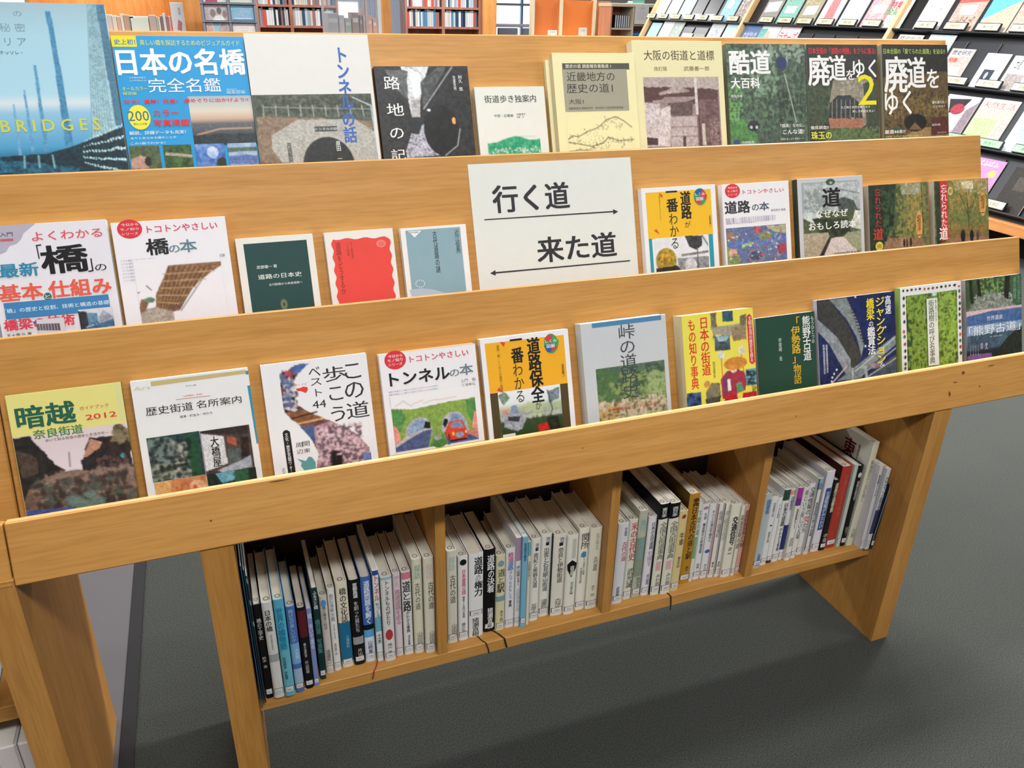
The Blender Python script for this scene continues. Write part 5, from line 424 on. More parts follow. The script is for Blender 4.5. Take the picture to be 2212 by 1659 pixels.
{"id":"kumano","t":3,"x":1764.0,"w":148.5,"h":210.3,"th":13,"off":0,"label":"world heritage pilgrim road book of forest path and blue mountains, bottom row right end","col":"3c5464","side":"9c9ca0","spine":"L","hard":0,"cat":"book","pg":"efe9da","it":[["i",0,0,148.5,210.3,[["g",[0.025,"44583c"],[0.256,"54604c"],[0.326,"d8b8bc"],[0.396,"4c6c98"],[0.56,"7c98b0"],[0.677,"1c2c34"],[0.795,"1c2420"]],["p",[0.004,0.001,1.0,0.002,1.018,0.295,0.001,0.291],"2c4028","4c6440",9],["s",0.239,-0.002,0.679,0.154,90,3,"84a45c"],["p",[0.212,0.169,0.478,0.129,0.745,0.217,0.903,0.287,0.033,0.288],"848c80","646c60",12],["s",0.081,0.16,0.857,0.331,160,3,"a8b0a4"],["p",[0.054,0.004,0.108,0.005,0.144,0.221,0.079,0.228],"1c2018","2c2c20",6],["p",[0.195,0.007,0.249,0.008,0.277,0.173,0.212,0.157],"241f18","2c2c20",6],["p",[0.705,0.005,0.795,0.004,0.756,0.229,0.678,0.201],"1f1c16","2c2c20",6],["p",[0.818,0.0,1.0,0.002,1.014,0.295,0.835,0.27],"48684c","3c5c40",7],["p",[0.001,0.291,1.018,0.295,1.022,0.319,0.339,0.345,0.01,0.332],"dcbcc0","d0b0b8",4],["p",[0.006,0.338,0.229,0.326,0.451,0.313,0.675,0.317,0.903,0.316,1.022,0.319,1.025,0.45,0.006,0.453],"3c5c94","5474a4",7],["p",[0.007,0.43,1.025,0.438,1.026,0.533,0.007,0.546],"7c9cb8","94acc4",6],["p",[0.008,0.523,1.026,0.509,1.026,0.677,0.011,0.639],"4c6478","34485c",6],["p",[0.462,0.736,0.737,0.581,1.026,0.485,1.029,0.773,0.461,0.76],"1c241c","2c342c",8],["p",[0.008,0.708,0.107,0.699,0.44,0.711,0.439,0.758,0.011,0.75],"8c5c9c","7c5490",7]]],["t","世界遺産",53.4,78.7,96.7,81.5,"d8e0ec",0.3],["t","「熊野古道」",6.4,94.9,143.9,108.1,"e8ecf2",0.5],["t","伊勢・熊野巡礼 道案内",61.0,117.6,94.4,116.7,"c8d0dc",0.2],["v","・歩いてめぐる道",8.3,126.6,10.7,147.7,"c0c8d8",0.3],["v","・歩いてめぐる道",15.4,127.4,17.8,148.6,"c0c8d8",0.3],["v","・歩いてめぐる道",21.9,128.2,24.4,149.4,"c0c8d8",0.3],["v","・歩いてめぐる道",28.4,129.0,30.9,150.2,"c0c8d8",0.3],["v","遊歩",36.0,126.7,42.3,139.2,"d8b8dc",0.5],["v","歩人",48.5,127.6,55.5,140.8,"e0e4ec",0.5],["v","もうひとつの道を歩く",136.6,2.6,144.4,56.4,"88b094",0.3],["v","旅の物語",126.4,5.3,132.6,47.8,"88b094",0.3]]}
]''')
for b in COV:
    face_book(b, tierm(b['t'], b['x']/1000, b['off']/1000))
# ------------------------------------------------------------ spine-out books on the lower shelf
LOW = json.loads(r'''[
{"c":"M","x":385.9,"w":0.6,"y":-132.7,"h":275.5,"lean":-0.9,"col":"2c5c74","label":"thin dark teal booklet at the left end of the lower shelf","d":193,"it":[],"stk":0},
{"c":"M","x":388.8,"w":1.2,"y":-126.8,"h":263.3,"lean":-1.0,"col":"1f4454","label":"thin dark blue booklet beside the teal booklet on the lower shelf","d":184,"it":[],"stk":0},
{"c":"M","x":391.1,"w":2.4,"y":-123.3,"h":248.9,"lean":-0.7,"col":"30343c","label":"slim black booklet with a pale blue spine label, first compartment","d":174,"it":[["〜〜〜",0.01,0.38,"b8d0e4",2,0.1,0.9]],"stk":0},
{"c":"M","x":394.7,"w":10.7,"y":-116.0,"h":188.6,"lean":-0.5,"col":"101012","label":"black bridge engineering book with tiny white spine text","d":132,"it":[["橋の工学史",0.14,0.36,"d8d8d8",0.3,0.3,0.7],["鈴木 圭",0.54,0.66,"c8c8c8",0.3,0.3,0.7]],"stk":1},
{"c":"M","x":406.8,"w":15.4,"y":-120.3,"h":192.2,"lean":-0.2,"col":"dddcda","label":"white spine book on Japanese bridges with grey band, first compartment","d":135,"it":[["日本の橋",0.08,0.29,"26262a",1.5,0.15,0.75],["多彩な鉄橋の百年史",0.32,0.48,"8c8c90",0,0.4,0.6]],"stk":1,"band":[[0.53,0.61,"a8a8ac"]]},
{"c":"M","x":423.7,"w":15.3,"y":-122.0,"h":194.0,"lean":-0.4,"col":"6cb8cc","label":"cyan spine book on world bridges, first compartment","d":136,"it":[["世界の橋物語",0.08,0.5,"1c84ac",3,0.15,0.8],["若桜鎌倉 伊藤學",0.58,0.82,"20404c",0.3,0.2,0.5]],"stk":1,"band":[[0,0.52,"58b4d0"]]},
{"c":"M","x":440.6,"w":13.5,"y":-118.7,"h":173.6,"lean":-0.4,"col":"4c74b4","label":"medium blue spine book with pale blue lower half, first compartment","d":122,"it":[["橋はなぜ美しいのか",0.03,0.4,"a8c4e4",1,0.2,0.75],["大泉楯",0.48,0.6,"dce8f4",0.3,0.5,0.8]],"stk":1,"band":[[0.42,0.66,"7cb0e0"],[0.72,0.9,"a4bcd8"]]},
{"c":"M","x":456.6,"w":13.0,"y":-116.7,"h":164.6,"lean":-0.2,"col":"141214","label":"black book with a dark red spine patch, first compartment","d":115,"it":[["橋の造形学",0.42,0.6,"d8d4d4",0.3,0.3,0.6],["杉山和雄",0.64,0.8,"c8c4c4",0.3,0.3,0.6]],"stk":1,"band":[[0.03,0.35,"5c1c24"]]},
{"c":"M","x":470.8,"w":7.5,"y":-115.8,"h":158.5,"lean":-0.9,"col":"7c8cc0","label":"thin lavender blue spine book beside the black and dark red book","d":111,"it":[["橋 歩いて渡る",0.05,0.5,"dce4f4",0.5,0.2,0.8]],"stk":1},
{"c":"M","x":482.0,"w":9.1,"y":-104.7,"h":187.4,"lean":-0.8,"col":"163434","label":"dark green tall thin book with black top and white characters, first compartment","d":131,"it":[["ふるさと橋",0.03,0.22,"e8e8e8",1,0.15,0.85],["橋百選 写真集",0.33,0.7,"5c9c94",1,0.2,0.8]],"stk":1},
{"c":"M","x":493.2,"w":12.2,"y":-95.8,"h":160.2,"lean":-1.0,"col":"d4ccc4","label":"cream spine book with a round blue emblem at the top, first compartment","d":112,"it":[["橋の構造と科学",0.12,0.42,"5c5c60",0.3,0.3,0.7],["渡邊英一",0.68,0.86,"5c5c60",0.2,0.2,0.8]],"stk":2,"dot":[0.04,0.13,"5c94cc"]},
{"c":"M","x":506.8,"w":11.4,"y":-93.8,"h":169.9,"lean":-1.5,"col":"e6e4dc","label":"white spine book on a strait bridge with faint blue title","d":119,"it":[["明石海峡大橋",0.06,0.38,"7c8cac",0.5,0.2,0.7],["夢を実現し海を渡る",0.42,0.6,"8c8c90",0,0.4,0.6],["島田喜十郎",0.65,0.8,"6c6c70",0,0.3,0.6]],"stk":1},
{"c":"M","x":520.7,"w":18.3,"y":-91.5,"h":176.4,"lean":-1.1,"col":"e4dcc4","label":"cream and teal spine book about bridge culture, first compartment","d":123,"it":[["橋の文化誌",0.06,0.46,"2c2c30",1,0.25,0.85],["三浦基弘",0.62,0.76,"9cc8d4",0.3,0.5,0.8]],"stk":1,"band":[[0.46,0.93,"1c6c94"]]},
{"c":"M","x":541.5,"w":17.2,"y":-92.5,"h":176.2,"lean":-1.0,"col":"0e0e10","label":"thick black book with white elevated highway title, first compartment","d":123,"it":[["首都高速",0.03,0.2,"e8e8e8",2,0.3,0.75],["を創った男たち",0.24,0.6,"c8c8c8",0.6,0.35,0.65],["片山修",0.8,0.93,"d0d0d0",1,0.35,0.8]],"stk":0,"band":[[0.66,0.75,"9c9ca0"]]},
{"c":"M","x":560.3,"w":16.7,"y":-91.8,"h":176.9,"lean":-0.5,"col":"4068b4","label":"bright blue and white spine book with bold road problem title","d":124,"it":[["道路問題を解く",0.04,0.54,"e8f0fa",2,0.25,0.85],["山崎養世",0.74,0.95,"2c2c34",1,0.3,0.75]],"stk":0,"band":[[0.55,0.61,"0c1018"],[0.61,0.7,"5ca8d8"],[0.7,1,"dce4f0"]]},
{"c":"M","x":579.5,"w":9.4,"y":-96.4,"h":189.7,"lean":-0.4,"col":"dce4e4","label":"thin white spine book with red katakana tunnel title","d":133,"it":[["トンネル",0.05,0.32,"d84858",2,0.15,0.9],["をつくる",0.34,0.5,"4c5c60",0.3,0.3,0.7],["土木",0.68,0.8,"3c3c40",0.3,0.3,0.7]],"stk":0,"band":[[0,0.05,"2c4c9c"],[0.5,0.66,"6cb0c0"]]},
{"c":"M","x":591.2,"w":18.1,"y":-101.4,"h":175.9,"lean":-0.5,"col":"dddcd8","label":"white tunnel stories spine book with a red oval near the foot","d":123,"it":[["トンネルものがたり",0.04,0.56,"2c2830",1,0.3,0.72],["横山 章",0.78,0.9,"5c5c60",0,0.3,0.7]],"stk":1,"band":[[0,0.03,"98bcd0"]],"dot":[0.61,0.74,"b83444",1]},
{"c":"M","x":612.0,"w":12.2,"y":-95.8,"h":173.6,"lean":-0.8,"col":"dccfd4","label":"pale pink spine book between the tunnel stories and the white dictionary","d":122,"it":[["ゆとり",0.02,0.16,"c890a4",0.5,0.3,0.8],["高速道路を走る",0.18,0.6,"b86c84",0.5,0.35,0.75]],"stk":1},
{"c":"M","x":626.2,"w":15.5,"y":-97.5,"h":174.0,"lean":-1.0,"col":"e2e0dc","label":"white road dictionary spine with bold black title and pink top mark, first compartment","d":122,"it":[["道",0.1,0.23,"26262a",2,0.15,0.8],["と",0.24,0.32,"26262a",1,0.25,0.7],["路",0.33,0.46,"26262a",2,0.15,0.8],["がわかる事典",0.46,0.72,"26262a",1,0.3,0.7],["浅井建爾",0.75,0.88,"26262a",0.6,0.4,0.65]],"stk":2,"band":[[0.0,0.08,"d47c8c"]]},
{"c":"M","x":643.7,"w":16.1,"y":-100.4,"h":197.8,"lean":-1.0,"col":"dcd8c0","label":"cream ancient road spine with pale green top mark, second from right in first compartment","d":138,"it":[["探訪",0.06,0.2,"7cb4a4",1,0.2,0.8],["古代の道",0.24,0.52,"5c5c58",0.4,0.2,0.75],["山田昭",0.76,0.92,"6c6c68",0.2,0.3,0.8]],"stk":1},
{"c":"M","x":661.6,"w":17.2,"y":-105.7,"h":199.0,"lean":-0.7,"col":"e2dcc8","label":"cream ancient road spine with faint pink top mark, right end of first compartment","d":139,"it":[["探訪",0.06,0.2,"dcc4c0",1,0.2,0.8],["古代の道",0.24,0.52,"4c4c48",0.4,0.35,0.9],["山田昭",0.76,0.92,"5c5c58",0.2,0.4,0.9]],"stk":1},
{"c":"N","x":700.0,"w":17.5,"y":-96.7,"h":196.6,"lean":-0.6,"col":"dedccc","label":"cream ancient road spine with pale green picture top, left end of second compartment","d":138,"it":[["探訪",0.06,0.2,"b0ccc4",1,0.2,0.8],["古代の道",0.25,0.55,"58584c",0.4,0.25,0.85],["山田昭",0.78,0.92,"5c5c58",0.2,0.4,0.9]],"stk":1},
{"c":"N","x":720.0,"w":17.8,"y":-95.8,"h":179.5,"lean":-0.7,"col":"e8e6e4","label":"white spine book with black oval emblem and red expressway title","d":126,"it":[["日本道路公団",0.15,0.44,"d03c5c",1.6,0.35,0.75],["借金30兆円の真相",0.46,0.72,"2c2c30",0.8,0.4,0.65],["織方弘道",0.78,0.92,"4c4c50",0.2,0.3,0.7]],"stk":1,"dot":[0.03,0.1,"141414"]},
{"c":"N","x":740.2,"w":26.1,"y":-94.7,"h":178.7,"lean":-0.7,"col":"e6e6e4","label":"thick white spine book with large black road power title","d":125,"it":[["道路",0.04,0.24,"26262a",2,0.35,0.95],["の",0.25,0.32,"9c9ca0",1,0.45,0.8],["権力",0.32,0.5,"26262a",2,0.35,0.95],["猪瀬直樹",0.76,0.99,"2c2c30",0.6,0.2,0.7]],"stk":0,"box":[0.67,0.73]},
{"c":"N","x":769.2,"w":22.6,"y":-90.5,"h":177.6,"lean":-1.0,"col":"0c0c0e","label":"black spine book with large white road title, second compartment","d":124,"it":[["道路",0.06,0.24,"e8e8e8",2,0.25,0.9],["の",0.25,0.33,"e8e8e8",2,0.35,0.85],["決着",0.33,0.51,"e8e8e8",2,0.25,0.9],["猪瀬直樹",0.7,0.96,"e0e0e0",2,0.3,0.8]],"stk":1,"edge":"0c0c0e"},
{"c":"N","x":791.1,"w":16.7,"y":-94.0,"h":162.8,"lean":-0.4,"col":"dcd4ac","label":"pale yellow spine book with blue-green river scene, second compartment","d":114,"it":[["道",0.17,0.27,"3c4848",1,0.25,0.85],["と",0.28,0.35,"4c5858",0.3,0.35,0.75],["駅",0.36,0.48,"3c3c38",1.5,0.15,0.85],["木下良",0.72,0.88,"4c4c44",0.2,0.4,0.85]],"stk":1,"dot":[0.06,0.14,"7c9cac"],"band":[[0.53,0.6,"7ca0a8"]]},
{"c":"N","x":809.4,"w":17.8,"y":-92.5,"h":171.4,"lean":-0.4,"col":"e2e2e4","label":"white spine dictionary with pink and blue railway title","d":120,"it":[["鉄道",0.04,0.15,"cc5c84",2,0.2,0.8],["道路",0.15,0.26,"4c7cb8",2,0.2,0.8],["なんでもおもしろ",0.26,0.62,"6c8cb8",0.6,0.35,0.7],["事典",0.64,0.73,"26262a",1.5,0.35,0.7]],"stk":1},
{"c":"N","x":827.6,"w":11.3,"y":-94.5,"h":193.0,"lean":-0.8,"col":"e4e2e2","label":"thin white spine book with mauve top panel, second compartment","d":135,"it":[["中山道",0.3,0.42,"3c3c44",1,0.2,0.7],["を歩く",0.43,0.52,"3c3c44",0.3,0.3,0.7],["各駅停車の旅",0.56,0.82,"a8c0cc",0,0.4,0.7]],"stk":1,"band":[[0,0.25,"b088a8"]]},
{"c":"N","x":837.2,"w":10.2,"y":-99.2,"h":195.0,"lean":-0.7,"col":"7cb4cc","label":"thin light blue spine book, second compartment","d":137,"it":[["街道歴史散歩",0.06,0.26,"24506c",1,0.25,0.8]],"stk":1},
{"c":"N","x":849.2,"w":5.4,"y":-96.6,"h":180.8,"lean":-0.6,"col":"dcd8c8","label":"thin cream spine book with teal top, next to the light blue one","d":127,"it":[["古街道を歩く",0.22,0.45,"5c5c54",0.2,0.2,0.8]],"stk":1,"band":[[0,0.16,"6cacb4"]]},
{"c":"N","x":858.0,"w":17.8,"y":-91.2,"h":179.7,"lean":-1.2,"col":"e6e4da","label":"white spine road series book on southern Kii and Kumano","d":126,"it":[["街道の日本",0.05,0.12,"7c6c94",0.5,0.4,0.8],["南紀と熊野古道",0.16,0.58,"3c3c3c",0.6,0.25,0.75],["笠原正夫",0.78,0.93,"5c5c58",0.1,0.2,0.8]],"stk":1,"sq":[0.1,0.14]},
{"c":"N","x":879.0,"w":21.1,"y":-85.9,"h":180.5,"lean":0.2,"col":"e6e4da","label":"white spine road series book on Izumo and the silver mine road","d":126,"it":[["街道の日本",0.03,0.1,"7c6c94",0.5,0.4,0.8],["出雲と石見銀山街道",0.15,0.68,"3c3c3c",0.6,0.25,0.75],["道重哲男",0.78,0.93,"5c5c58",0.1,0.2,0.8]],"stk":1,"sq":[0.09,0.13]},
{"c":"N","x":900.8,"w":26.0,"y":-92.0,"h":178.2,"lean":-0.3,"col":"e2ddcf","label":"cream spine road series book on Nara and the Ise road with a dark cover side","d":125,"it":[["街道の日本",0.03,0.1,"7c6c94",0.5,0.45,0.8],["奈良と伊勢街道",0.15,0.58,"3c3c3c",0.6,0.35,0.8],["木村茂光",0.78,0.9,"5c5c58",0.1,0.3,0.8]],"stk":1,"sq":[0.09,0.13],"side":"2c3440"},
{"c":"N","x":926.5,"w":21.3,"y":-96.2,"h":174.1,"lean":-0.8,"col":"e8e6da","label":"white spine book with a black shield emblem, second compartment","d":122,"it":[["宿場",0.37,0.5,"ece8d8",1.5,0.35,0.75],["児玉幸多編",0.58,0.74,"5c5c54",0.2,0.45,0.75]],"stk":1,"shield":[0.3,0.52],"band2":[0.04,0.28,"c4c0b4"]},
{"c":"N","x":951.5,"w":21.6,"y":-92.0,"h":181.2,"lean":-0.9,"col":"ece8d8","label":"cream spine book with large black barrier-gate title and blue splash","d":127,"it":[["関所",0.06,0.24,"3c3c3c",0.5,0.2,0.95],["その歴史と実態",0.36,0.56,"6c6c64",0,0.55,0.7],["大島延次郎",0.46,0.66,"5c5c54",0.2,0.25,0.5]],"stk":1,"splash":[0.26,0.36,"4c8cac"]},
{"c":"N","x":972.1,"w":23.8,"y":-95.6,"h":178.6,"lean":-1.3,"col":"ece8d4","label":"wide cream spine with small grey ancient road title, right end of second compartment","d":125,"it":[["古代を考える",0.06,0.26,"a4a08c",0.2,0.45,0.75],["古代道路",0.34,0.52,"74706a",0.3,0.4,0.75],["木下 良",0.7,0.84,"84807a",0.1,0.35,0.7]],"stk":1},
{"c":"O","x":1014.5,"w":22.1,"y":-100.1,"h":179.7,"lean":-0.9,"col":"dcdde0","label":"pale blue-white spine with red ancient road title, left end of third compartment","d":126,"it":[["完全踏査",0.05,0.15,"5c6c8c",0.3,0.55,0.85],["古代の道",0.22,0.46,"cc5c5c",0.6,0.45,0.95],["武部健一",0.78,0.94,"26262a",1,0.3,0.6]],"stk":1},
{"c":"O","x":1040.5,"w":17.9,"y":-95.0,"h":179.0,"lean":-0.7,"col":"dedccc","label":"cream spine with pink flower and red ancient history title","d":125,"it":[["米の古代史",0.03,0.5,"cc4c5c",1.5,0.2,0.95],["武光誠",0.6,0.85,"4c4c44",0.5,0.4,0.8]],"stk":1},
{"c":"O","x":1059.8,"w":18.1,"y":-95.6,"h":195.2,"lean":-0.5,"col":"b8bca8","label":"mossy green spine book, third compartment","d":137,"it":[["葉行 道標景色",0.1,0.55,"84b4b8",0.8,0.3,0.75],["児玉",0.76,0.88,"4c4c44",0.2,0.4,0.8]],"stk":1,"band":[[0.3,0.75,"8c9880"]]},
{"c":"O","x":1080.6,"w":19.5,"y":-96.7,"h":178.3,"lean":-1.5,"col":"e4e2e4","label":"white spine book with black ancient roads title, third compartment","d":125,"it":[["日本の古代道路",0.07,0.4,"2c2c34",1,0.35,0.8],["を探す",0.42,0.62,"a88cb0",0.2,0.4,0.7],["近江俊秀",0.72,0.86,"4c4c74",0.6,0.4,0.8]],"stk":1},
{"c":"O","x":1098.4,"w":21.9,"y":-102.3,"h":205.7,"lean":-2.4,"col":"e4e0cc","label":"black-topped white spine of an old road dictionary with dark blue cover side, left copy","d":144,"it":[["東日本",0.04,0.14,"e8e8e8",1.5,0.2,0.75],["全国古街道事典",0.19,0.6,"6c6c5c",0.6,0.2,0.9],["みわ明",0.76,0.9,"4c4c44",0.2,0.4,0.8]],"stk":1,"band":[[0,0.16,"0c0c10"]],"side":"0e121a","box2":[0.62,0.72,"d8a8a8"]},
{"c":"O","x":1118.8,"w":21.9,"y":-105.4,"h":205.3,"lean":-0.8,"col":"e4e0cc","label":"black-topped white spine of an old road dictionary, right copy","d":144,"it":[["西日本",0.04,0.14,"e8e8e8",1.5,0.2,0.75],["全国古街道事典",0.19,0.6,"6c6c5c",0.6,0.2,0.9],["みわ明",0.76,0.9,"4c4c44",0.2,0.4,0.8]],"stk":1,"band":[[0,0.16,"0c0c10"]],"side":"12141a","box2":[0.62,0.72,"d8b0b0"]},
{"c":"O","x":1142.4,"w":18.4,"y":-103.9,"h":182.1,"lean":-0.3,"col":"dcc890","label":"beige spine book with dark red butterfly mark about ox carts","d":127,"it":[["牛車",0.26,0.42,"3c2c20",0.6,0.3,0.85],["櫻井芳昭",0.56,0.7,"5c4c3c",0.2,0.4,0.75]],"stk":2,"splash":[0.03,0.1,"a03038"]},
{"c":"O","x":1170.5,"w":24.5,"y":-90.8,"h":205.4,"lean":-0.6,"col":"b8872c","label":"tall thick ochre book with dark brown title, third compartment","d":144,"it":[["事典",0.05,0.14,"2c2010",2,0.3,0.9],["日本古代の道と駅",0.15,0.72,"2c2014",1,0.3,0.85],["木下 良",0.8,0.93,"2c2010",0.3,0.4,0.8]],"stk":1,"side":"5c4818"},
{"c":"O","x":1194.5,"w":7.7,"y":-90.1,"h":181.7,"lean":0.2,"col":"dcdcd0","label":"thin white spine with green lower panel beside the ochre book","d":127,"it":[["下総の道",0.1,0.4,"3c7c5c",0.3,0.2,0.8]],"stk":1,"band":[[0.42,0.7,"88a878"]]},
{"c":"O","x":1204.7,"w":17.6,"y":-88.1,"h":172.9,"lean":0.7,"col":"e4e4e4","label":"white spine local roads book with small mauve seal, right of thin green one","d":121,"it":[["大道 鎌倉時代の幹線道路",0.1,0.64,"34343c",0.6,0.35,0.75],["岡陽一郎",0.78,0.92,"5c5c60",0.1,0.3,0.7]],"stk":2,"dot":[0.02,0.06,"b07c8c"]},
{"c":"O","x":1221.1,"w":19.0,"y":-89.8,"h":171.7,"lean":0.5,"col":"e4e2e2","label":"white spine roads and castles book with blue seal near the foot","d":120,"it":[["すべての道は平城京へ",0.08,0.5,"34343c",0.6,0.35,0.75],["市大樹",0.8,0.92,"5c5c60",0.1,0.3,0.7]],"stk":2,"dot":[0.6,0.65,"4c5ca8"]},
{"c":"O","x":1237.9,"w":15.4,"y":-92.7,"h":172.6,"lean":-0.1,"col":"e6e2dc","label":"thin cream spine with red edge line, third compartment","d":121,"it":[["街道と宿場町",0.1,0.45,"74706c",0.2,0.4,0.75],["徳永",0.78,0.86,"3c3c3c",1,0.35,0.7]],"stk":2,"edge":"a83840"},
{"c":"O","x":1252.1,"w":14.5,"y":-94.6,"h":171.8,"lean":0.1,"col":"e8e4da","label":"thin cream spine with black edge line, third compartment","d":120,"it":[["道と駅の文化史",0.1,0.5,"a8a498",0.2,0.4,0.75],["木村",0.78,0.86,"3c3c3c",1,0.35,0.7]],"stk":2,"edge":"1c1c20"},
{"c":"O","x":1263.7,"w":24.6,"y":-101.0,"h":169.1,"lean":1.2,"col":"e6e2cf","label":"cream spine book with bold black traffic signal title","d":118,"it":[["交通信号",0.16,0.55,"26262a",3,0.25,0.85],["保坂 明",0.58,0.68,"5c5c58",0.5,0.3,0.7]],"stk":1},
{"c":"O","x":1286.7,"w":7.8,"y":-102.4,"h":163.1,"lean":-0.6,"col":"e4dfce","label":"thin cream spine between the signal book and the pink book","d":114,"it":[["高速道路の謎",0.12,0.6,"5c5c58",0.5,0.25,0.75]],"stk":1},
{"c":"O","x":1296.9,"w":12.2,"y":-99.6,"h":159.5,"lean":-1.2,"col":"e4b0a0","label":"salmon pink spine, right end of third compartment","d":112,"it":[["道路整備事業の大罪",0.06,0.6,"6c3c3c",0.3,0.25,0.75]],"stk":1},
{"c":"P","x":1327.7,"w":17.5,"y":-98.2,"h":173.8,"lean":0.0,"col":"b8c4c4","label":"grey-green spine with blue national road title, left end of fourth compartment","d":122,"it":[["国道者",0.07,0.26,"3c64a4",1.5,0.3,0.85],["佐藤健太郎",0.8,0.97,"3c64a4",0.6,0.4,0.8]],"stk":3,"side":"c4ccc8"},
{"c":"P","x":1348.0,"w":15.0,"y":-94.7,"h":161.6,"lean":1.5,"col":"e4e4e2","label":"white spine with small blue square emblem, fourth compartment","d":113,"it":[["四国遍路の道",0.08,0.28,"5c5c64",0.2,0.35,0.7],["国道の謎",0.5,0.66,"4c4c5c",0.2,0.35,0.7]],"stk":2,"sq":[0.4,0.42]},
{"c":"P","x":1364.8,"w":13.0,"y":-92.4,"h":154.4,"lean":2.1,"col":"e6e6e4","label":"plain white thin spine with dark foot, fourth compartment","d":108,"it":[["ふしぎな国道",0.08,0.3,"5c5c64",0.2,0.35,0.7]],"stk":2,"band":[[0.96,1,"3c2c30"]]},
{"c":"P","x":1377.3,"w":15.2,"y":-93.1,"h":172.5,"lean":-0.4,"col":"e4e4e0","label":"white spine with dark green label and bold black road dictionary title","d":121,"it":[["日本",0.19,0.3,"26262a",2,0.25,0.85],["の道路",0.3,0.5,"26262a",1.6,0.25,0.85],["がわかる事典",0.52,0.85,"26262a",0.8,0.3,0.75]],"stk":2,"band":[[0.01,0.15,"2c4c3c"]]},
{"c":"P","x":1393.9,"w":15.9,"y":-91.7,"h":169.3,"lean":-1.6,"col":"e2e0e4","label":"white spine with pink triangle and dark blue wedge, fourth compartment","d":119,"it":[["自動車学",0.1,0.3,"3c3c74",0.6,0.3,0.75]],"stk":1,"band":[[0.02,0.08,"e09c94"],[0.5,0.85,"2c3470"]]},
{"c":"P","x":1405.5,"w":13.2,"y":-98.2,"h":173.2,"lean":-2.1,"col":"e6e4d8","label":"cream spine with violet and magenta top patch, fourth compartment","d":121,"it":[["道路整備をどう",0.28,0.55,"3c3c44",0.5,0.3,0.7],["武田",0.68,0.8,"6c5c5c",0.2,0.35,0.7]],"stk":1,"band":[[0,0.14,"a8389c"],[0.14,0.24,"6c3484"]]},
{"c":"P","x":1420.6,"w":12.8,"y":-96.2,"h":168.6,"lean":-1.1,"col":"e2e0dc","label":"white spine with dark brush-written car title, beside the violet-topped book","d":118,"it":[["車という美しい人場",0.03,0.72,"6c6464",0.4,0.2,0.9]],"stk":1},
{"c":"P","x":1438.7,"w":19.1,"y":-90.1,"h":169.5,"lean":-0.8,"col":"e2e0dc","label":"white spine with handwritten traffic news title and red character","d":119,"it":[["交通",0.04,0.18,"3c3c40",0.5,0.2,0.9],["情報の",0.19,0.42,"3c3c40",0.5,0.2,0.85],["女",0.43,0.53,"d84c54",1,0.2,0.85],["たち",0.54,0.68,"3c3c40",0.5,0.2,0.85]],"stk":1},
{"c":"P","x":1454.7,"w":12.1,"y":-94.5,"h":181.9,"lean":-0.2,"col":"dcdcd6","label":"thin pale spine with dark blue edge and teal top","d":127,"it":[["高速道路の謎と不思議",0.3,0.75,"4c4c50",0.6,0.3,0.8]],"stk":1,"band":[[0,0.06,"8cb0b8"],[0.06,0.14,"7088a8"]],"edge":"2c2c54"},
{"c":"P","x":1474.7,"w":21.1,"y":-92.9,"h":192.5,"lean":1.1,"col":"dcd8e0","label":"pale lavender spine with blue title panel, fourth compartment","d":135,"it":[["交通情報がみたわけ",0.24,0.7,"dce4f4",1,0.3,0.75]],"stk":2,"box3":[0.2,0.72,"2c4c84"]},
{"c":"P","x":1494.8,"w":14.4,"y":-94.6,"h":170.2,"lean":1.7,"col":"181818","label":"black spine with cream outlined title left of the red book","d":119,"it":[["道路交通警察",0.04,0.45,"e0d8b8",2,0.25,0.8],["中島",0.75,0.88,"c8c8c8",0.5,0.3,0.7]],"stk":3},
{"c":"P","x":1511.2,"w":24.7,"y":-92.8,"h":196.3,"lean":-0.2,"col":"b03c30","label":"brick red hardback standing in the fourth compartment","d":137,"it":[["交通公社五十年史",0.1,0.6,"c86858",0.3,0.4,0.6]],"stk":3,"side":"3c1410"},
{"c":"P","x":1537.9,"w":10.5,"y":-95.2,"h":197.4,"lean":-2.1,"col":"c4d0c4","label":"pale green thin spine right of the red hardback","d":138,"it":[],"stk":0},
{"c":"P","x":1547.2,"w":16.2,"y":-96.5,"h":193.8,"lean":-0.2,"col":"141414","label":"black spine with white title between pale green and cream books","d":136,"it":[["道路の経済学",0.18,0.42,"d8d8d8",1,0.3,0.75],["松下",0.75,0.86,"a8a8a8",0.3,0.3,0.7]],"stk":3,"dot":[0.08,0.14,"d8d8d8"]},
{"c":"P","x":1560.7,"w":19.5,"y":-100.0,"h":243.6,"lean":1.6,"col":"dcd8c0","label":"tall cream book leaning right with a large red character on its cover","d":171,"it":[["東海道五十三次を歩く",0.16,0.56,"8c7c7c",0.3,0.35,0.7],["大塚",0.82,0.92,"8c8474",0.2,0.3,0.7]],"stk":4,"side":"d8d4c8","front":"東"},
{"c":"P","x":1579.3,"w":11.9,"y":-117.8,"h":199.9,"lean":-0.2,"col":"dcd8dc","label":"white spine with two grey marks leaning beside the tall cream book","d":140,"it":[["新道路トンネル",0.1,0.35,"5c5c64",0.8,0.2,0.8]],"stk":2,"side":"dcd8dc"},
{"c":"P","x":1589.0,"w":11.0,"y":-122.3,"h":192.1,"lean":1.7,"col":"d8d8dc","label":"pale spine with navy lower panel near the right end of the fourth compartment","d":134,"it":[["ロマン街道",0.1,0.5,"4c5480",0.8,0.2,0.8]],"stk":2,"band":[[0.5,0.8,"343c64"]]},
{"c":"P","x":1599.4,"w":7.2,"y":-124.0,"h":197.7,"lean":4.3,"col":"22303c","label":"dark blue-black thin book at the right end of the fourth compartment","d":138,"it":[],"stk":0,"edge":"d8d8dc"}
]''')
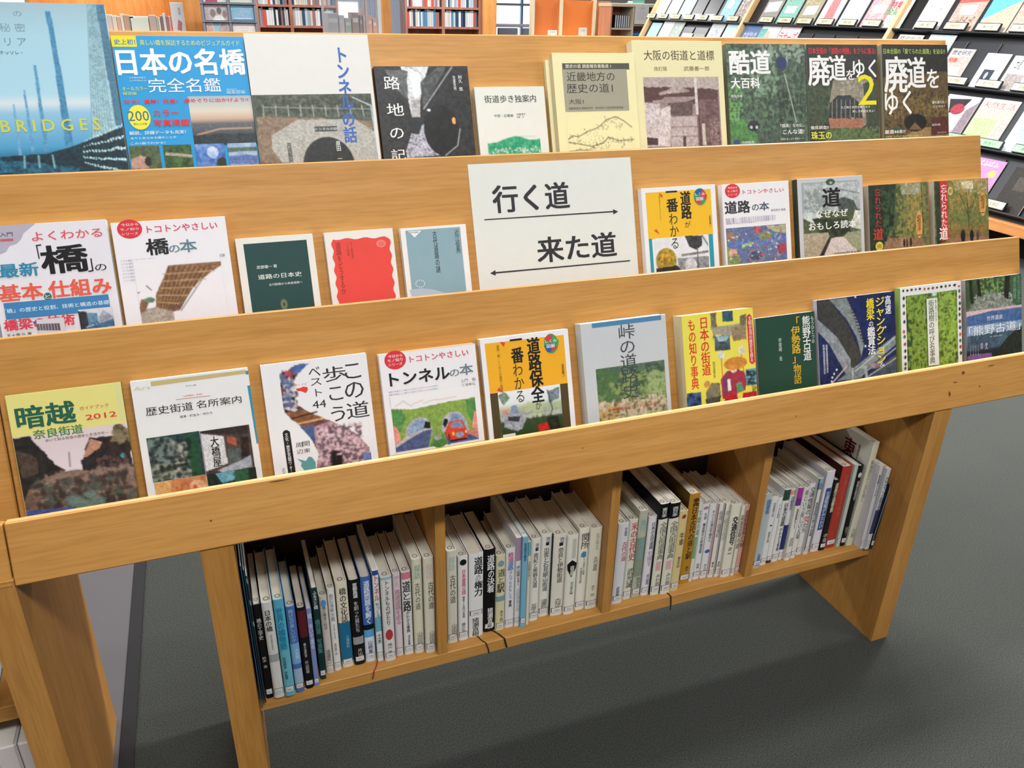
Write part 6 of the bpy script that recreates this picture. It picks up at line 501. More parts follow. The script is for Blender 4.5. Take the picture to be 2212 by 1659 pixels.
LABW = flat('e0e0e0', .5); LABB = flat('34364a', .5); LABY = flat('c8b878', .5)
def spine_book(b, i, x, w_):
    h_ = b['h']/1000; d = min(b['d'], 146)/1000; y = b['y']/1000; d = min(d, .047-y); th = w_
    lean = math.radians(b['lean']) if b['c'] == 'P' and x > 1.55 else 0
    r = empty('shelved_book', Matrix.Translation((x, y, SZ1+.0003)) @ Matrix.Rotation(lean, 4, 'Y'), b['label'], 'book')
    cm = flat(b['col'], .45); sd = flat(b.get('side', b['col']), .5); ct = min(.0012, th*.2)
    hard = th > .011; rr = .0022 if hard else .0008
    m = MB()
    seg = [(0, rr), (th*.12, rr*.35), (th*.3, 0), (th*.7, 0), (th*.88, rr*.35), (th, rr)]
    inn = [(th-ct, rr+ct*1.3), (th*.7, ct*1.3), (th*.3, ct*1.3), (ct, rr+ct*1.3)]
    P = seg+inn; n = len(P); V = [(a, c, 0) for a, c in P]+[(a, c, h_) for a, c in P]
    Fs = [[j, (j+1) % n, n+(j+1) % n, n+j] for j in range(n)]
    top = [[n, n+1, n+8, n+9], [n+1, n+2, n+8], [n+2, n+3, n+7, n+8], [n+3, n+4, n+7], [n+4, n+5, n+6, n+7]]
    m.raw(V, Fs+top+[[j-n for j in q][::-1] for q in top], cm)
    m.box(0, ct, rr+ct, d, 0, h_, sd); m.box(th-ct, th, rr+ct, d, 0, h_, cm)
    m.build('cover', r)
    ins = .003 if hard else .0007
    pb = MB().box(ct, th-ct, rr+ct*2, d-ins, ins, h_-ins, pagemat('d9d2c2')).build('page_block', r)
    lm = MB(); Y = -.0001
    def fr(a, c, z): return (a, z, c)
    H = lambda f: h_*(1-f)
    def band(f0, f1, c, a=0, e=1, yy=0):
        x0, x1 = th*a, th*e; z0, z1 = H(f1), H(f0); mt = flat(c, .45)
        if a == 0 and e == 1:
            V = [(q[0], q[1]-.00012, z0) for q in seg]+[(q[0], q[1]-.00012, z1) for q in seg]; lm.raw(V, [[j, j+1, j+7, j+6] for j in range(5)], mt)
        else: lm.poly([(x0, Y-.0001-yy, z0), (x1, Y-.0001-yy, z0), (x1, Y-.0001-yy, z1), (x0, Y-.0001-yy, z1)], mt)
    for q in b.get('band', []): band(*q)
    if 'band2' in b: q = b['band2']; band(q[0], q[1], q[2], .45, .8)
    if 'box2' in b: q = b['box2']; band(q[0], q[1], q[2], .25, .75)
    if 'box3' in b: q = b['box3']; band(q[0], q[1], q[2], .22, .82)
    if 'sq' in b: q = b['sq']; band(q[0], q[1], '20202c', .42, .72)
    if 'edge' in b: band(0, .93, b['edge'], 0.001, .12)
    def blob(f0, f1, c, n=14, ir=0):
        cz = (H(f0)+H(f1))/2; rz = (H(f0)-H(f1))/2; rx = min(th*.34, rz*2); R_ = random.Random(i)
        lm.poly([(th/2+rx*math.cos(2*math.pi*j/n)*(R_.uniform(.5, 1) if ir else 1), Y-.0002, cz+rz*math.sin(2*math.pi*j/n)*(R_.uniform(.6, 1) if ir else 1)) for j in range(n)], flat(c, .5))
    if 'dot' in b: blob(b['dot'][0], b['dot'][1], b['dot'][2])
    if 'splash' in b: blob(b['splash'][0], b['splash'][1], b['splash'][2], 12, 1)
    if 'shield' in b:
        f0, f1 = b['shield']; z1, z0 = H(f0), H(f1); zm = z1-(z1-z0)*.2
        lm.poly([(th*.06, Y-.0002, zm), (th*.1, Y-.0002, z0+(z1-z0)*.5), (th/2, Y-.0002, z0), (th*.9, Y-.0002, z0+(z1-z0)*.5), (th*.94, Y-.0002, zm), (th/2, Y-.0002, z1)], flat('101010', .5))
    for (t, f0, f1, c, wt, a, e) in b['it']:
        put(lm, t, th*a, H(f1), th*e, H(f0), Y-.00035, flat(c, .5), wt, True, fr, th*.84)
    if 'front' in b:
        for (t, a0, a1, z0, z1, c) in ((b['front'], .012, .045, h_-.058, h_-.018, 'a03040'), ('街道歩き', .05, .056, h_-.055, h_-.02, '6c5c5c')):
            put(lm, t, a0, z0, a1, z1, 0, flat(c, .5), 2, len(t) > 1, lambda a, c2, z: (-.0002, .085-a, c2))
    if lm.f: tag(lm.build('spine_lettering', r), kind='stuff')
    if b['h'] < 240 and th > .006:      # library call label near the foot
        q = MB(); f0, f1 = .895, .955
        if 'box' in b: f0, f1 = b['box'][0], b['box'][1]
        for (g, c) in ((0, LABB), (.0006, LABW)):
            z0, z1 = H(f1)+g, H(f0)-g; gg = .06*th if g else .02*th
            V = [(min(max(s_[0], gg+.0003), th-gg-.0003), s_[1]-.0003-g*.3, z0) for s_ in seg]+[(min(max(s_[0], gg+.0003), th-gg-.0003), s_[1]-.0003-g*.3, z1) for s_ in seg]
            q.raw(V, [[j, j+1, j+7, j+6] for j in range(5)], c)
        z0 = H(f1); put(q, str(513+i % 9)+'.'+str(i % 8), th*.3, z0+h_*.018, th*.7, z0+h_*.035, -.0008, LABB, 0, False, fr)
        q.build('call_label', r)
    if b['stk'] and th > .009:          # stamped ring on the top edge of the pages
        q = MB(); R0 = min(.0042, th*.3); N = 16; z = h_-ins+.0002; cx, cy = th*.5, .013
        V = [(cx+R0*k*math.cos(2*math.pi*j/N), cy+R0*k*math.sin(2*math.pi*j/N), z) for k in (1, .72) for j in range(N)]
        q.raw(V, [[j, (j+1) % N, N+(j+1) % N, N+j] for j in range(N)], flat('4a4450', .6)); q.build('ink_stamp', r)
    return r
pe = LEGX[0][1]; ends = {'M': DX[0]-.0165, 'N': DX[1]-.0165, 'O': DX[2]-.0165, 'P': LEGX[1][0]}; stt = {'M': LEGX[0][1], 'N': DX[0], 'O': DX[1], 'P': DX[2]}
pc = None
for c_ in 'MNO':      # close each row up so that it fits between its dividers
    row = [b for b in LOW if b['c'] == c_]; xe = (row[-1]['x']+row[-1]['w'])/1000; s0 = row[0]['x']/1000; k_ = min(1, (ends[c_]-.001-s0)/(xe-s0))
    for b in row: b['x'] = (s0+(b['x']/1000-s0)*k_)*1000; b['w'] *= k_
for i, b in enumerate(LOW):
    if b['c'] != pc: pe = stt[b['c']]+.0004; pc = b['c']
    x = max(b['x']/1000, pe+.0003); x1 = b['x']/1000+b['w']/1000
    if i+1 < len(LOW) and LOW[i+1]['c'] == pc: x1 = min(x1, LOW[i+1]['x']/1000-.0003)
    x1 = min(x1, ends[b['c']]-.0005); w_ = max(x1-x, .0015)
    if b['c'] == 'P' and b['label'].startswith('tall cream'): w_ = min(w_, .0165)
    spine_book(b, i, x, w_); pe = x+w_
# bookmark ribbons hanging over the shelf edge
def ribbon(pts, wd, col, label):
    m = MB(); mt = flat(col, .6)
    for a, b_ in zip(pts, pts[1:]):
        m.raw([(a[0]-wd, a[1], a[2]), (a[0]+wd, a[1], a[2]), (b_[0]+wd, b_[1], b_[2]), (b_[0]-wd, b_[1], b_[2]),(a[0]-wd, a[1]-.0004, a[2]+.0004), (a[0]+wd, a[1]-.0004, a[2]+.0004), (b_[0]+wd, b_[1]-.0004, b_[2]+.0004), (b_[0]-wd, b_[1]-.0004, b_[2]+.0004)], [[0, 3, 2, 1], [4, 5, 6, 7], [0, 1, 5, 4], [2, 3, 7, 6], [1, 2, 6, 5], [3, 0, 4, 7]], mt)
    tag(m.build('bookmark_ribbon'), label, 'ribbon')
z = SZ1+.0008
ribbon([(.578, -.09, z), (.572, -.106, z), (.566, SY-.001, z), (.563, SY-.0015, z-.016)], .0011, 'a82c2c', 'dark red bookmark ribbon trailing over the shelf edge in the first compartment')
ribbon([(.752, -.092, z), (.757, -.106, z), (.762, SY-.001, z), (.766, SY-.0015, z-.014), (.768, SY-.0015, z-.026)], .0009, '101012', 'thin black bookmark ribbon hanging below the thick white road power book')
ribbon([(.781, -.088, z), (.789, -.1, z), (.796, SY-.001, z), (.799, SY-.0015, z-.014), (.801, SY-.0015, z-.022)], .0013, '101012', 'wider black bookmark ribbon hanging below the black spine road book')
ribbon([(1.128, -.1, z), (1.13, -.108, z), (1.131, SY-.001, z), (1.133, SY-.0015, z-.018), (1.133, SY-.0015, z-.034)], .001, '1c1414', 'dark bookmark ribbon below the pair of old road dictionaries in the third compartment')
# ------------------------------------------------------------ neighbouring rack on the left
nb = empty('neighbour_rack', Matrix.Identity(4), 'oak rack end with leg panel and low shelf, cut by the left frame edge', 'display rack')
MB().prism([(-.176, 0), (.1296, 0), (.1296, .46), (-.15, .56), (-.176, .56)], .0875, .1275, OAKV).build('leg_panel', nb)
MB().box(-.6, .0875, -.115, .12, .286, .312, OAKH, .001).build('lower_shelf', nb)
MB().box(-.6, .0875, .108, .12, 0, .5, flat('2c221a', .7)).build('back_panel', nb)
for t in (3,):
    MB().box(-.6, .1262, -TH, .2835, -TH, 0, OAKH, .0015).build('tier_board', nb, tierm(t, 0))
    MB().box(-.6, .1262, -TH, 0, .0005, .058, OAKH).build('tier_ledge', nb, tierm(t, 0))
    MB().box(-.6, .1262, -TH, .062, .077-TH, .077, OAKH, .0015).build('front_lip', nb, tierm(t, 0))
pbk = empty('leaning_album', Matrix.Translation((.0435, -.135, .3125)) @ Matrix.Rotation(math.radians(19), 4, 'Y'), 'white album leaning on the neighbouring low shelf at the left frame edge', 'book')
MB().box(-.2, 0, 0, .003, 0, .128, flat('e4e6f0', .6)).box(-.2, 0, .017, .02, 0, .128, flat('e4e6f0', .6)).build('cover', pbk); MB().box(-.198, -.001, .003, .017, .002, .126, pagemat('e8e6e0')).build('page_block', pbk)
for k in range(6):
    x = -.097+k*.03; r = empty('floor_binder', Matrix.Translation((x, -.115, 0)), 'white binder %s from the left on the floor under the neighbouring rack' % ordn(k), 'binder', 'white binders on the floor at lower left')
    MB().box(0, .0285, 0, .16, 0, .24, flat('dcd6d4', .5), .003).build('cover', r); MB().box(.003, .0255, .002, .157, .24, .2415, pagemat('e8e4dc')).build('page_block', r)
# dark joint strip in the floor and the smoother grey floor beyond it
o = MB().box(-3, .137, -3, 4, .0005, .003, flat('5a575a', .6, .2)).build('floor_grey'); o['kind'] = 'structure'
o = MB().box(.137, .162, -3, 4, .0005, .006, flat('131114', .7), .001).build('trim_1'); o['kind'] = 'structure'
# ------------------------------------------------------------ magazine rack on the right
th_ = math.radians(27.9084)
sv = Vector((math.sin(th_), 0, math.cos(th_))); nv = Vector((-math.cos(th_), 0, math.sin(th_))); O = Vector((4.294, 0, 0))
def magm(Y, s, off=0, tilt=0):
    p = O+sv*s+nv*off; m = Matrix(((0, sv.x, nv.x, p.x), (-1, 0, 0, Y), (0, sv.z, nv.z, p.z), (0, 0, 0, 1)))
    return m @ Matrix.Rotation(tilt, 4, 'Z')
BLK = flat('17181c', .45, .4); BLK2 = flat('2b2d33', .35, .5); CREAM = flat('e8dfb8', .5); MINT = flat('a0dca4', .5)
mr = empty('magazine_rack', Matrix.Identity(4), 'long sloping black magazine rack with oak posts and cream title strips on the right', 'magazine rack')
YA, YB = 6.72, .7
MB().box(-YA, -YB, .2, 1.66, -.03, 0, BLK).build('sloping_back', mr, Matrix(((0, sv.x, nv.x, O.x), (-1, 0, 0, 0), (0, sv.z, nv.z, O.z), (0, 0, 0, 1))))
MM = Matrix(((0, sv.x, nv.x, O.x), (-1, 0, 0, 0), (0, sv.z, nv.z, O.z), (0, 0, 0, 1)))
ROWS = [.285, .60, .93, 1.262]
for s_ in ROWS: MB().box(-YA, -YB, s_-.012, s_, 0, .045, BLK, .002).build('row_ledge', mr, MM)
POST = wood('pale_post', 'd8b07c', 'e2bc8a', 'ecca9c', 1, 20, 1)
for y in (6.71, 5.12, 3.455, 1.75, .7): MB().box(-y-.016, -y+.016, .27, 1.66, 0, .05, POST, .002).build('post', mr, MM)
MB().box(4.62, 5.25, YB, YA, 0, .17, flat('24242a', .6)).build('kick_base', mr)
MB().box(4.36, 5.25, YB, YA, .17, .225, wood('base_wood', 'c07c48', 'cc8852', 'd6965e', 1, 20, 1), .002).build('plinth_board', mr)
MB().box(5.05, 5.25, YB, YA, .225, 1.45, BROWNP).build('rear_carcass', mr)
for row, s_ in enumerate(ROWS):
    for k in range(26):
        y = 6.66-k*.2335
        if abs(y-5.12) < .1 or abs(y-3.455) < .09 or abs(y-1.75) < .09: continue
        if y < .85: continue
        MB().box(-y-.105, -y+.105, s_+.004, s_+.285, .002, .008, BLK2, .002).build('pocket_flap', mr, MM)
        if row != 2 or y < 3.4:
            lh = MB().box(-y-.1, -y+.06, s_+.001, s_+.05, .036, .05, BLK, .001).build('label_holder', mr, MM)
            strip = MB().box(-y-.096, -y+.056, s_+.006, s_+.045, .05, .0508, MINT if row == 1 else CREAM)
            rr_ = random.Random(k*7+row)
            put(strip, rr_.choice(['家庭画報', '科学雑誌', '趣味と園芸', '旅の手帖', '歴史研究', '音楽の友', '山と道', '住まい', '本の窓']), -y-.055, s_+.015, -y+.02, s_+.035, .0512, flat('4c4a44', .5))
            strip.build('title_strip', lh)
def mag(y0, y1, s0, s1, ops, col, label, txts=(), off=.010):
    w_ = (y0-y1)*1000; h_ = (s1-s0)*1000
    it = [['i', 0, 0, w_, h_, ops]]+[['t', t, a*w_, b_*h_, c*w_, d*h_, cc, wt] for (t, a, b_, c, d, cc, wt) in txts]
    b = dict(id=label, w=w_, h=h_, th=6, label=label, col=col, cat='magazine', it=it, side='d8d8d8')
    face_book(b, magm(y0, s0, off), name='magazine')
def MO(c1, c2, *e): return [['n', c1, c2, 10], *e]
ST = ROWS
R1 = [
 (6.72, 'f0f0ee', 'e0e0e0', 'white magazine at the far left of the top row of the right rack', [('s', .1, .4, .9, .6, 30, 8, 'd8dce0')], ()),
 (6.485, 'd0e4e0', 'b8d4d4', 'pale teal magazine second along the top row of the right rack', [('e', .5, .6, .3, .2, 'e8ece8', 'c0d0d0', 5)], ()),
 (6.25, 'c0ccd0', '98a8b0', 'blue-grey magazine just left of the small white booklets, top row of the right rack', [('s', .1, .3, .9, .9, 60, 9, 'e8e4e0')], ()),
 (5.55, 'a8d0e8', '78b4dc', 'sky blue magazine between the white booklets and the first oak post, top row', [('e', .4, .4, .2, .15, 'f0f4f8', 'd8e8f0', 5)], ()),
 (5.32, 'b0a8a4', '887c78', 'brown-grey patterned magazine left of the first oak post, top row', [('s', .05, .1, .95, .9, 90, 10, 'e8dcd8'), ('s', .05, .1, .95, .9, 40, 8, 'a85c50')], ()),
 (4.96, 'a8a49c', '8c8880', 'grey landscape magazine right of the first oak post, top row', [('p', [.1, .35, .9, .3, .9, .6, .1, .65], 'ece8e4', 'dcdcd8', 5)], ()),
 (4.725, '78b8b0', '98ccb8', 'teal and green magazine with a small white panel, top row', [('p', [.2, .45, .8, .45, .8, .65, .2, .65], 'e8ece8', 'd8e0dc', 5), ('s', .1, .1, .5, .3, 20, 8, 'd86050')], ()),
 (4.49, '9c9478', 'b8b094', 'olive magazine with a white text panel, third after the first oak post', [('p', [.2, .45, .85, .42, .85, .68, .2, .7], 'ecece8', 'dcdcd8', 5), ('s', .1, .1, .9, .4, 50, 8, 'd8c890')], ()),
 (4.255, 'f0e4e4', 'e8c8cc', 'white magazine with red-pink figure, top row middle of the right rack', [('p', [.3, .2, .7, .2, .8, 1, .3, 1], 'e89c9c', 'c85c64', 9)], ()),
 (4.02, 'dce8e8', 'b8d4d4', 'pale aqua magazine next to the pink-figured one, top row', [('p', [.25, .4, .8, .4, .8, .7, .25, .7], 'f0f0f0', 'e0e0e0', 5)], ()),
 (3.785, 'e4b0b8', 'd090a8', 'pink flowery magazine with a red masthead, top row', [('s', .05, .2, .95, .95, 90, 10, 'e8d8b0'), ('p', [.2, .4, .8, .4, .8, .6, .2, .6], 'f0f0ee', 'e4e4e0', 5)], (('オレンジ', .1, .03, .9, .2, 'd83040', 3),)),
 (3.62, 'ece8e4', 'dcd8d0', 'white magazine with red and green letters left of the second oak post', [('s', .1, .6, .9, .95, 50, 9, 'a8b08c')], (('特集号', .1, .3, .9, .48, 'c83848', 3), ('全記録', .1, .5, .9, .62, '4c8c4c', 3))),
 (3.30, 'd0d0cc', 'e8e8e8', 'silvery white magazine right of the second oak post, top row', [('s', .1, .3, .7, .8, 40, 10, 'a8a8a8'), ('p', [.2, .45, .6, .45, .6, .7, .2, .7], 'f0f0f0', 'e8e8e8', 5)], ()),
 (3.05, 'b09484', 'd0b8ac', 'brown cityscape magazine with a red top and white label, top row', [('p', [0, 0, 1, 0, 1, .3, 0, .35], 'd85850', 'e06860', 5), ('p', [.2, .38, .75, .38, .75, .6, .2, .6], 'f0f0f0', 'e8e8e8', 5), ('s', .1, .65, .9, .95, 60, 9, '7c6458')], ()),
 (2.815, '58b8dc', '78c8e0', 'turquoise sea and sand magazine, top row right of the red-topped one', [('p', [0, 1, 0, .75, .5, .5, 1, .3, 1, 1], 'b8a890', 'd0c4b0', 9), ('l', 0, .72, 1, .28, 4, 'e8f0f0')], ()),
 (2.60, 'b89888', 'd8c0b4', 'rust-brown rock magazine with a tilted white label, top row near the frame edge', [('p', [.2, .4, .8, .35, .85, .6, .25, .65], 'ececec', 'e0e0e0', 5)], ()),
 (2.375, 'd8c8c0', 'e8e0dc', 'pale beige magazine at the right frame edge, top row', [('s', .1, .1, .9, .9, 30, 9, 'a89c98')], ()),
]
for (y, c1, c2, lab, ex, tx) in R1: mag(y, y-.205, ROWS[3]+.003, ROWS[3]+.285, MO(c1, c2, *[list(e) for e in ex]), c1, lab, tx)
for y, wd in ((6.0, 'left'), (5.79, 'right')): mag(y, y-.16, ROWS[3]+.003, ROWS[3]+.075, MO('ececec', 'e0e0e4'), 'ececec', 'small white booklet in a black pocket, %s one of a pair in the top row' % wd)
mag(6.64, 6.45, ROWS[2]+.003, 1.235, MO('a8d8e4', 'c4e4ec'), 'a8d8e4', 'pale cyan magazine at the far left of the second row of the right rack')
mag(6.42, 6.22, ROWS[2]+.003, 1.25, MO('f0f0ec', 'e4e4e0', ['s', .1, .1, .9, .9, 20, 8, 'd0ccc4']), 'ececec', 'off-white magazine in the second row left of the grey-green one')
mag(6.21, 6.04, ROWS[2]+.003, 1.25, MO('9caca0', 'c0ccc4', ['s', .1, .1, .9, .9, 40, 10, 'e4e8e4']), 'b0b8b0', 'grey-green magazine in the second row left of the black pockets')
mag(5.99, 5.82, ROWS[2]+.003, 1.15, MO('ececec', 'dcdce0'), 'ececec', 'small white booklet low in the second row beside the grey one')
mag(5.79, 5.62, ROWS[2]+.003, 1.15, MO('a4a8ac', '8c9094', ['p', [.2, .2, .8, .2, .8, .4, .2, .4], 'e0e0e0', 'd8d8d8', 5]), 'a4a8ac', 'small grey booklet low in the second row')
mag(5.58, 5.38, ROWS[2]+.003, 1.265, MO('d0d8d8', 'b8bcc4', ['s', .2, .2, .8, .9, 30, 12, '9088b0']), 'd0d8d8', 'silvery magazine with mauve figures left of the first oak post, second row')
mag(5.35, 5.16, ROWS[2]+.003, 1.255, MO('b8d8e8', 'd0e4ec'), 'b8d8e8', 'pale blue magazine against the first oak post, second row')
mag(5.08, 4.86, ROWS[2]+.003, 1.262, MO('48689c', '6c88b0', ['p', [0, .6, 1, .5, 1, 1, 0, 1], '8c9cac', 'b0b8c4', 6]), '5c78a0', 'blue starry magazine right of the first oak post, second row', (('かがやき', .1, .2, .9, .35, 'd8e0ec', 1),))
mag(4.85, 4.61, ROWS[2]+.003, 1.262, MO('ecece8', 'dce8e4', ['e', .4, .35, .18, .2, 'e8c8b8', 'd8b0a0', 5], ['p', [0, .1, .35, .1, .2, .7, 0, .7], '5cb8b0', '78c8c0', 5]), 'ecece8', 'white magazine with a portrait and teal panel, second row')
mag(4.60, 4.37, ROWS[2]+.003, 1.262, MO('ece0e0', 'e0d0d0', ['s', .1, .5, .9, .9, 30, 9, 'c8b8a8']), 'ece0e0', 'white magazine with pink katakana masthead, second row', (('ラナーズ', .05, .15, .95, .4, 'd84c70', 3),))
mag(3.37, 3.17, ROWS[2]+.003, 1.235, MO('dcdce0', 'ececec', ['s', .1, .3, .9, .9, 20, 9, 'b0b0b8']), 'dcdce0', 'whitish magazine right of the second oak post, second row', (('歴史街道', .05, .03, .95, .13, '3c3c44', 1),))
mag(3.12, 2.92, ROWS[2]+.003, 1.245, MO('b0c4c8', 'c8d4d4', ['p', [.2, .3, 1, .3, 1, 1, .4, 1], '58a8c4', '88c0d0', 6]), 'b0c4c8', 'grey and blue magazine half hidden by the oak rack, second row')
mag(2.895, 2.725, ROWS[2]+.003, 1.165, MO('c8c0b8', 'a89c94', ['p', [.05, .02, .95, .02, .95, .2, .05, .2], 'e4e4e4', 'dcdcdc', 5], ['p', [.15, .5, .8, .5, .8, .72, .15, .72], 'ececec', 'e4e4e4', 5]), 'c8c0b8', 'small history research magazine with a red heading, second row', (('歴史研究', .1, .04, .9, .17, '1c1c24', 2), ('特集', .12, .25, .5, .38, 'e04840', 3)))
mag(2.631, 2.47, ROWS[2]+.003, 1.15, MO('eeeef0', 'e6e6ea', ['p', [.25, .45, .7, .45, .7, .85, .25, .85], '28303c', '384048', 5], ['e', .45, .62, .06, .1, 'c8ccd4', 'a0a4b0', 5]), 'eeeef0', 'small white journal with a dark square picture, second row', (('國 書', .25, .22, .65, .32, '8890a0', 0),))
mag(2.445, 2.285, ROWS[2]+.003, 1.145, MO('eeeef0', 'e6e6ea', ['p', [.1, .5, .8, .5, .8, .95, .1, .95], '8c8480', 'b0a8a4', 8]), 'eeeef0', 'small white journal with a grey photo, second row near the frame edge', (('本郷', .2, .1, .45, .4, '3c4048', 1),))
mag(2.72, 2.49, ROWS[1]+.003, .885, MO('ececf0', 'dcdce4', ['p', [.1, .1, .75, .05, .6, .35, .3, .4], '201c24', '30242c', 5], ['e', .5, .3, .2, .12, 'b83848', '7c2838', 6], ['p', [.75, .3, 1, .1, 1, 1, .7, 1], '7c6c74', '94848c', 7], ['p', [.15, .5, .6, .5, .6, .62, .15, .62], 'f4f4f4', 'ececec', 5], ['s', .4, .6, .7, .95, 12, 8, '303038']), 'ececf0', 'white magazine with black, red and grey brush shapes, third row')
mag(2.47, 2.235, ROWS[1]+.003, .888, MO('e4dcd8', 'd8d4cc', ['p', [0, .22, 1, .2, 1, .4, 0, .42], 'e8bcb0', 'e0b0a4', 6], ['p', [.02, .42, .7, .4, .72, .85, .02, .85], 'b4cc98', 'a4bc84', 6], ['p', [.75, .4, 1, .4, 1, 1, .75, 1], 'c8c0b8', 'a8a098', 8]), 'e4dcd8', 'natural living magazine with pink band and green square, third row', (('天然生活', .05, .06, .95, .19, 'd85850', 1),))
mag(2.19, 1.97, ROWS[1]+.003, .888, MO('c8d4d8', 'e0e4e8', ['e', .5, .6, .3, .2, '98b0c0', 'b8c8d0', 6]), 'c8d4d8', 'pale grey-blue magazine at the right frame edge, third row')
mag(2.27, 2.10, ROWS[0]+.003, .553, MO('e078ac', 'e890b8', ['e', .75, .3, .14, .08, 'e8c868', 'e0b850', 4], ['s', .1, .3, .9, .95, 40, 5, 'f0b8cc']), 'e078ac', 'bright pink magazine with gold badge in the bottom row', (('ぱふぱふ', .05, .04, .8, .16, 'f8d8e4', 2),))
mag(2.03, 1.86, ROWS[0]+.003, .54, MO('1c1814', '302a24', ['p', [.3, .2, .7, .2, .7, .5, .3, .5], '3c3830', '4c463c', 6]), '201c18', 'black-covered magazine at the right frame edge, bottom row')
# ------------------------------------------------------------ far background, left to right
def cab(name, label, cat='shelf'): return empty(name, Matrix.Identity(4), label, cat)
c = cab('plywood_display_case', 'orange plywood book display case far behind the blue bridge picture book', 'bookcase')
MB().box(-.6, .34, 6.36, 6.38, 0, 1.45, ORANGE).build('back_panel', c)
MB().box(.34, .60, 6.22, 6.38, 0, 1.42, wood('orange_side', 'c8803c', 'd48e4a', 'de9c5a', 1, 12, 2), .004).build('side_panel', c)
MB().box(-.6, .34, 5.9, 6.36, .93, .952, ORANGE).build('shelf', c); MB().box(-.6, -.575, 5.9, 6.36, 0, 1.45, ORANGE).build('side_panel', c)
cols = 'e8e0d8 d8b8a0 ece8e0 c8a890 e8e4dc f0e0e0 c8bcc0 e4d4d0 b8a0a8 dcd0cc'.split()
x = -.36
for k in range(15):
    wdt = .02+.006*(k*7 % 4); hh = .15-.006*(k*5 % 4)
    r = empty('picture_book', Matrix.Translation((x, 5.98, .9525)), 'slim pale book %s from the left on the plywood case' % ordn(k), 'book', 'slim pale books on the plywood case')
    MB().box(0, wdt-.002, 0, .14, 0, hh, flat(cols[k % 10], .5), .001).build('cover', r); MB().box(.003, wdt-.005, .002, .137, hh, hh+.0006, pagemat('ece6da')).build('page_block', r); x += wdt
r = empty('white_slipcase', Matrix.Translation((.047, 5.98, .9525)), 'wide white slipcase between two runs of books on the plywood case', 'box')
MB().box(0, .13, 0, .15, 0, .135, flat('eef0ec', .5), .002).build('case', r); MB().box(.008, .122, -.0006, 0, .01, .125, flat('e0f0e4', .5)).build('label', r)
x = .182
for k, (wdt, hh, cc, lb) in enumerate([(.05, .145, 'c8b8b4', 'photo-covered book turned half outward right of the white slipcase'), (.014, .135, 'c0c8a8', 'pale green slim book on the plywood case'), (.014, .13, 'e4e8d8', 'ivory slim book on the plywood case right of the green one'), (.02, .142, '8c7c80', 'dark mauve book on the plywood case'), (.02, .16, 'e8e4e4', 'white-edged taller book left of the tallest on the plywood case'), (.018, .14, 'a87c80', 'rosewood-coloured book beside the tallest one'), (.018, .14, 'd8a8a8', 'pink spotted book just before the tallest one')]):
    r = empty('picture_book', Matrix.Translation((x, 5.98, .9525)), lb, 'book'); MB().box(0, wdt-.002, 0, .14, 0, hh, flat(cc, .5), .001).build('cover', r); MB().box(.002, wdt-.004, .002, .137, hh, hh+.0006, pagemat('ece6da')).build('page_block', r); x += wdt
r = empty('picture_book', Matrix.Translation((.342, 5.95, .9525)), 'tallest white book with red marks at the right end of the plywood case', 'book')
MB().box(0, .09, 0, .14, 0, .235, flat('ecebec', .5), .001).build('cover', r); q = MB()
put(q, '見本', .05, .15, .07, .2, -.0006, flat('8088a8', .5), 1, True, lambda a, c2, z: (a, z, c2)); q.poly([(.03, -.0006, .05), (.06, -.0006, .04), (.07, -.0006, .1), (.045, -.0006, .12)], flat('d08088', .5)); q.build('cover_lettering', r); MB().box(.003, .087, .002, .137, .235, .2356, pagemat('ece6da')).build('page_block', r)
MB().box(-.6, .6, 5.9, 6.38, .0, .05, ORANGE).build('base_board', c)
# picture-card display stand
c = cab('card_display_stand', 'grey framed stand of picture covers left of the far left bookcase', 'display stand')
GF = flat('8c8c98', .4, .5)
MB().box(.55, .93, 5.63, 5.66, 0, 1.38, GF).build('back_panel', c)
for x in (.56, .742, .925): MB().box(x-.008, x+.008, 5.59, 5.63, .3, 1.38, GF).build('upright', c)
for z in (.95, 1.072, 1.192, 1.31): MB().box(.55, .93, 5.58, 5.63, z-.006, z+.002, GF).build('rail', c)
CARDS = [(.573, 1.075, 'c8c4c8', 'b8a8b0', 'card showing a family of three faces, middle left of the grey stand', [['e', .35, .55, .12, .25, '9c8880', '8c7870', 5], ['e', .62, .4, .1, .22, '80706c', '706460', 5], ['e', .85, .6, .1, .22, 'a09088', '90807c', 5], ['p', [.3, 1, .45, .7, .75, .7, .85, 1], 'ececec', 'e0e0e0', 5]]),
 (.755, 1.075, '98c0d8', '84b4d4', 'pale blue card with tiny figures, middle right of the grey stand', [['s', .2, .3, .8, .7, 14, 6, 'd0b8c8'], ['l', .1, .85, .9, .85, 3, 'e8f0f4'], ['l', .05, .95, .95, .95, 4, '4c5c84']]),
 (.573, .953, 'ecdcd4', 'e4d0c8', 'cream and pink card with two big figures, lower left of the grey stand', [['p', [.3, 0, .6, 0, .5, 1, .35, 1], 'a8d0dc', '98c4d4', 5], ['e', .15, .4, .14, .3, 'e0b8b0', 'd8a8a0', 5], ['e', .75, .5, .2, .5, 'a0a0a8', 'e0b8b0', 5]]),
 (.755, .953, 'f0e8e8', 'ecdcdc', 'near-white card with fine grey lines, lower right of the grey stand', [['l', .3, .3, .7, .3, 1.5, 'c8b8b8'], ['l', .35, .5, .65, .5, 1.5, 'c8b8b8']]),
 (.573, 1.195, 'd8dcd8', 'e4e4e0', 'grey-white card with a crimson block, upper left of the grey stand', [['p', [.1, .5, .6, .5, .6, 1, .1, 1], 'c05878', 'b04868', 5]]),
 (.755, 1.195, 'd8dcd4', 'ccd4cc', 'plain pale sage card, upper right of the grey stand', [])]
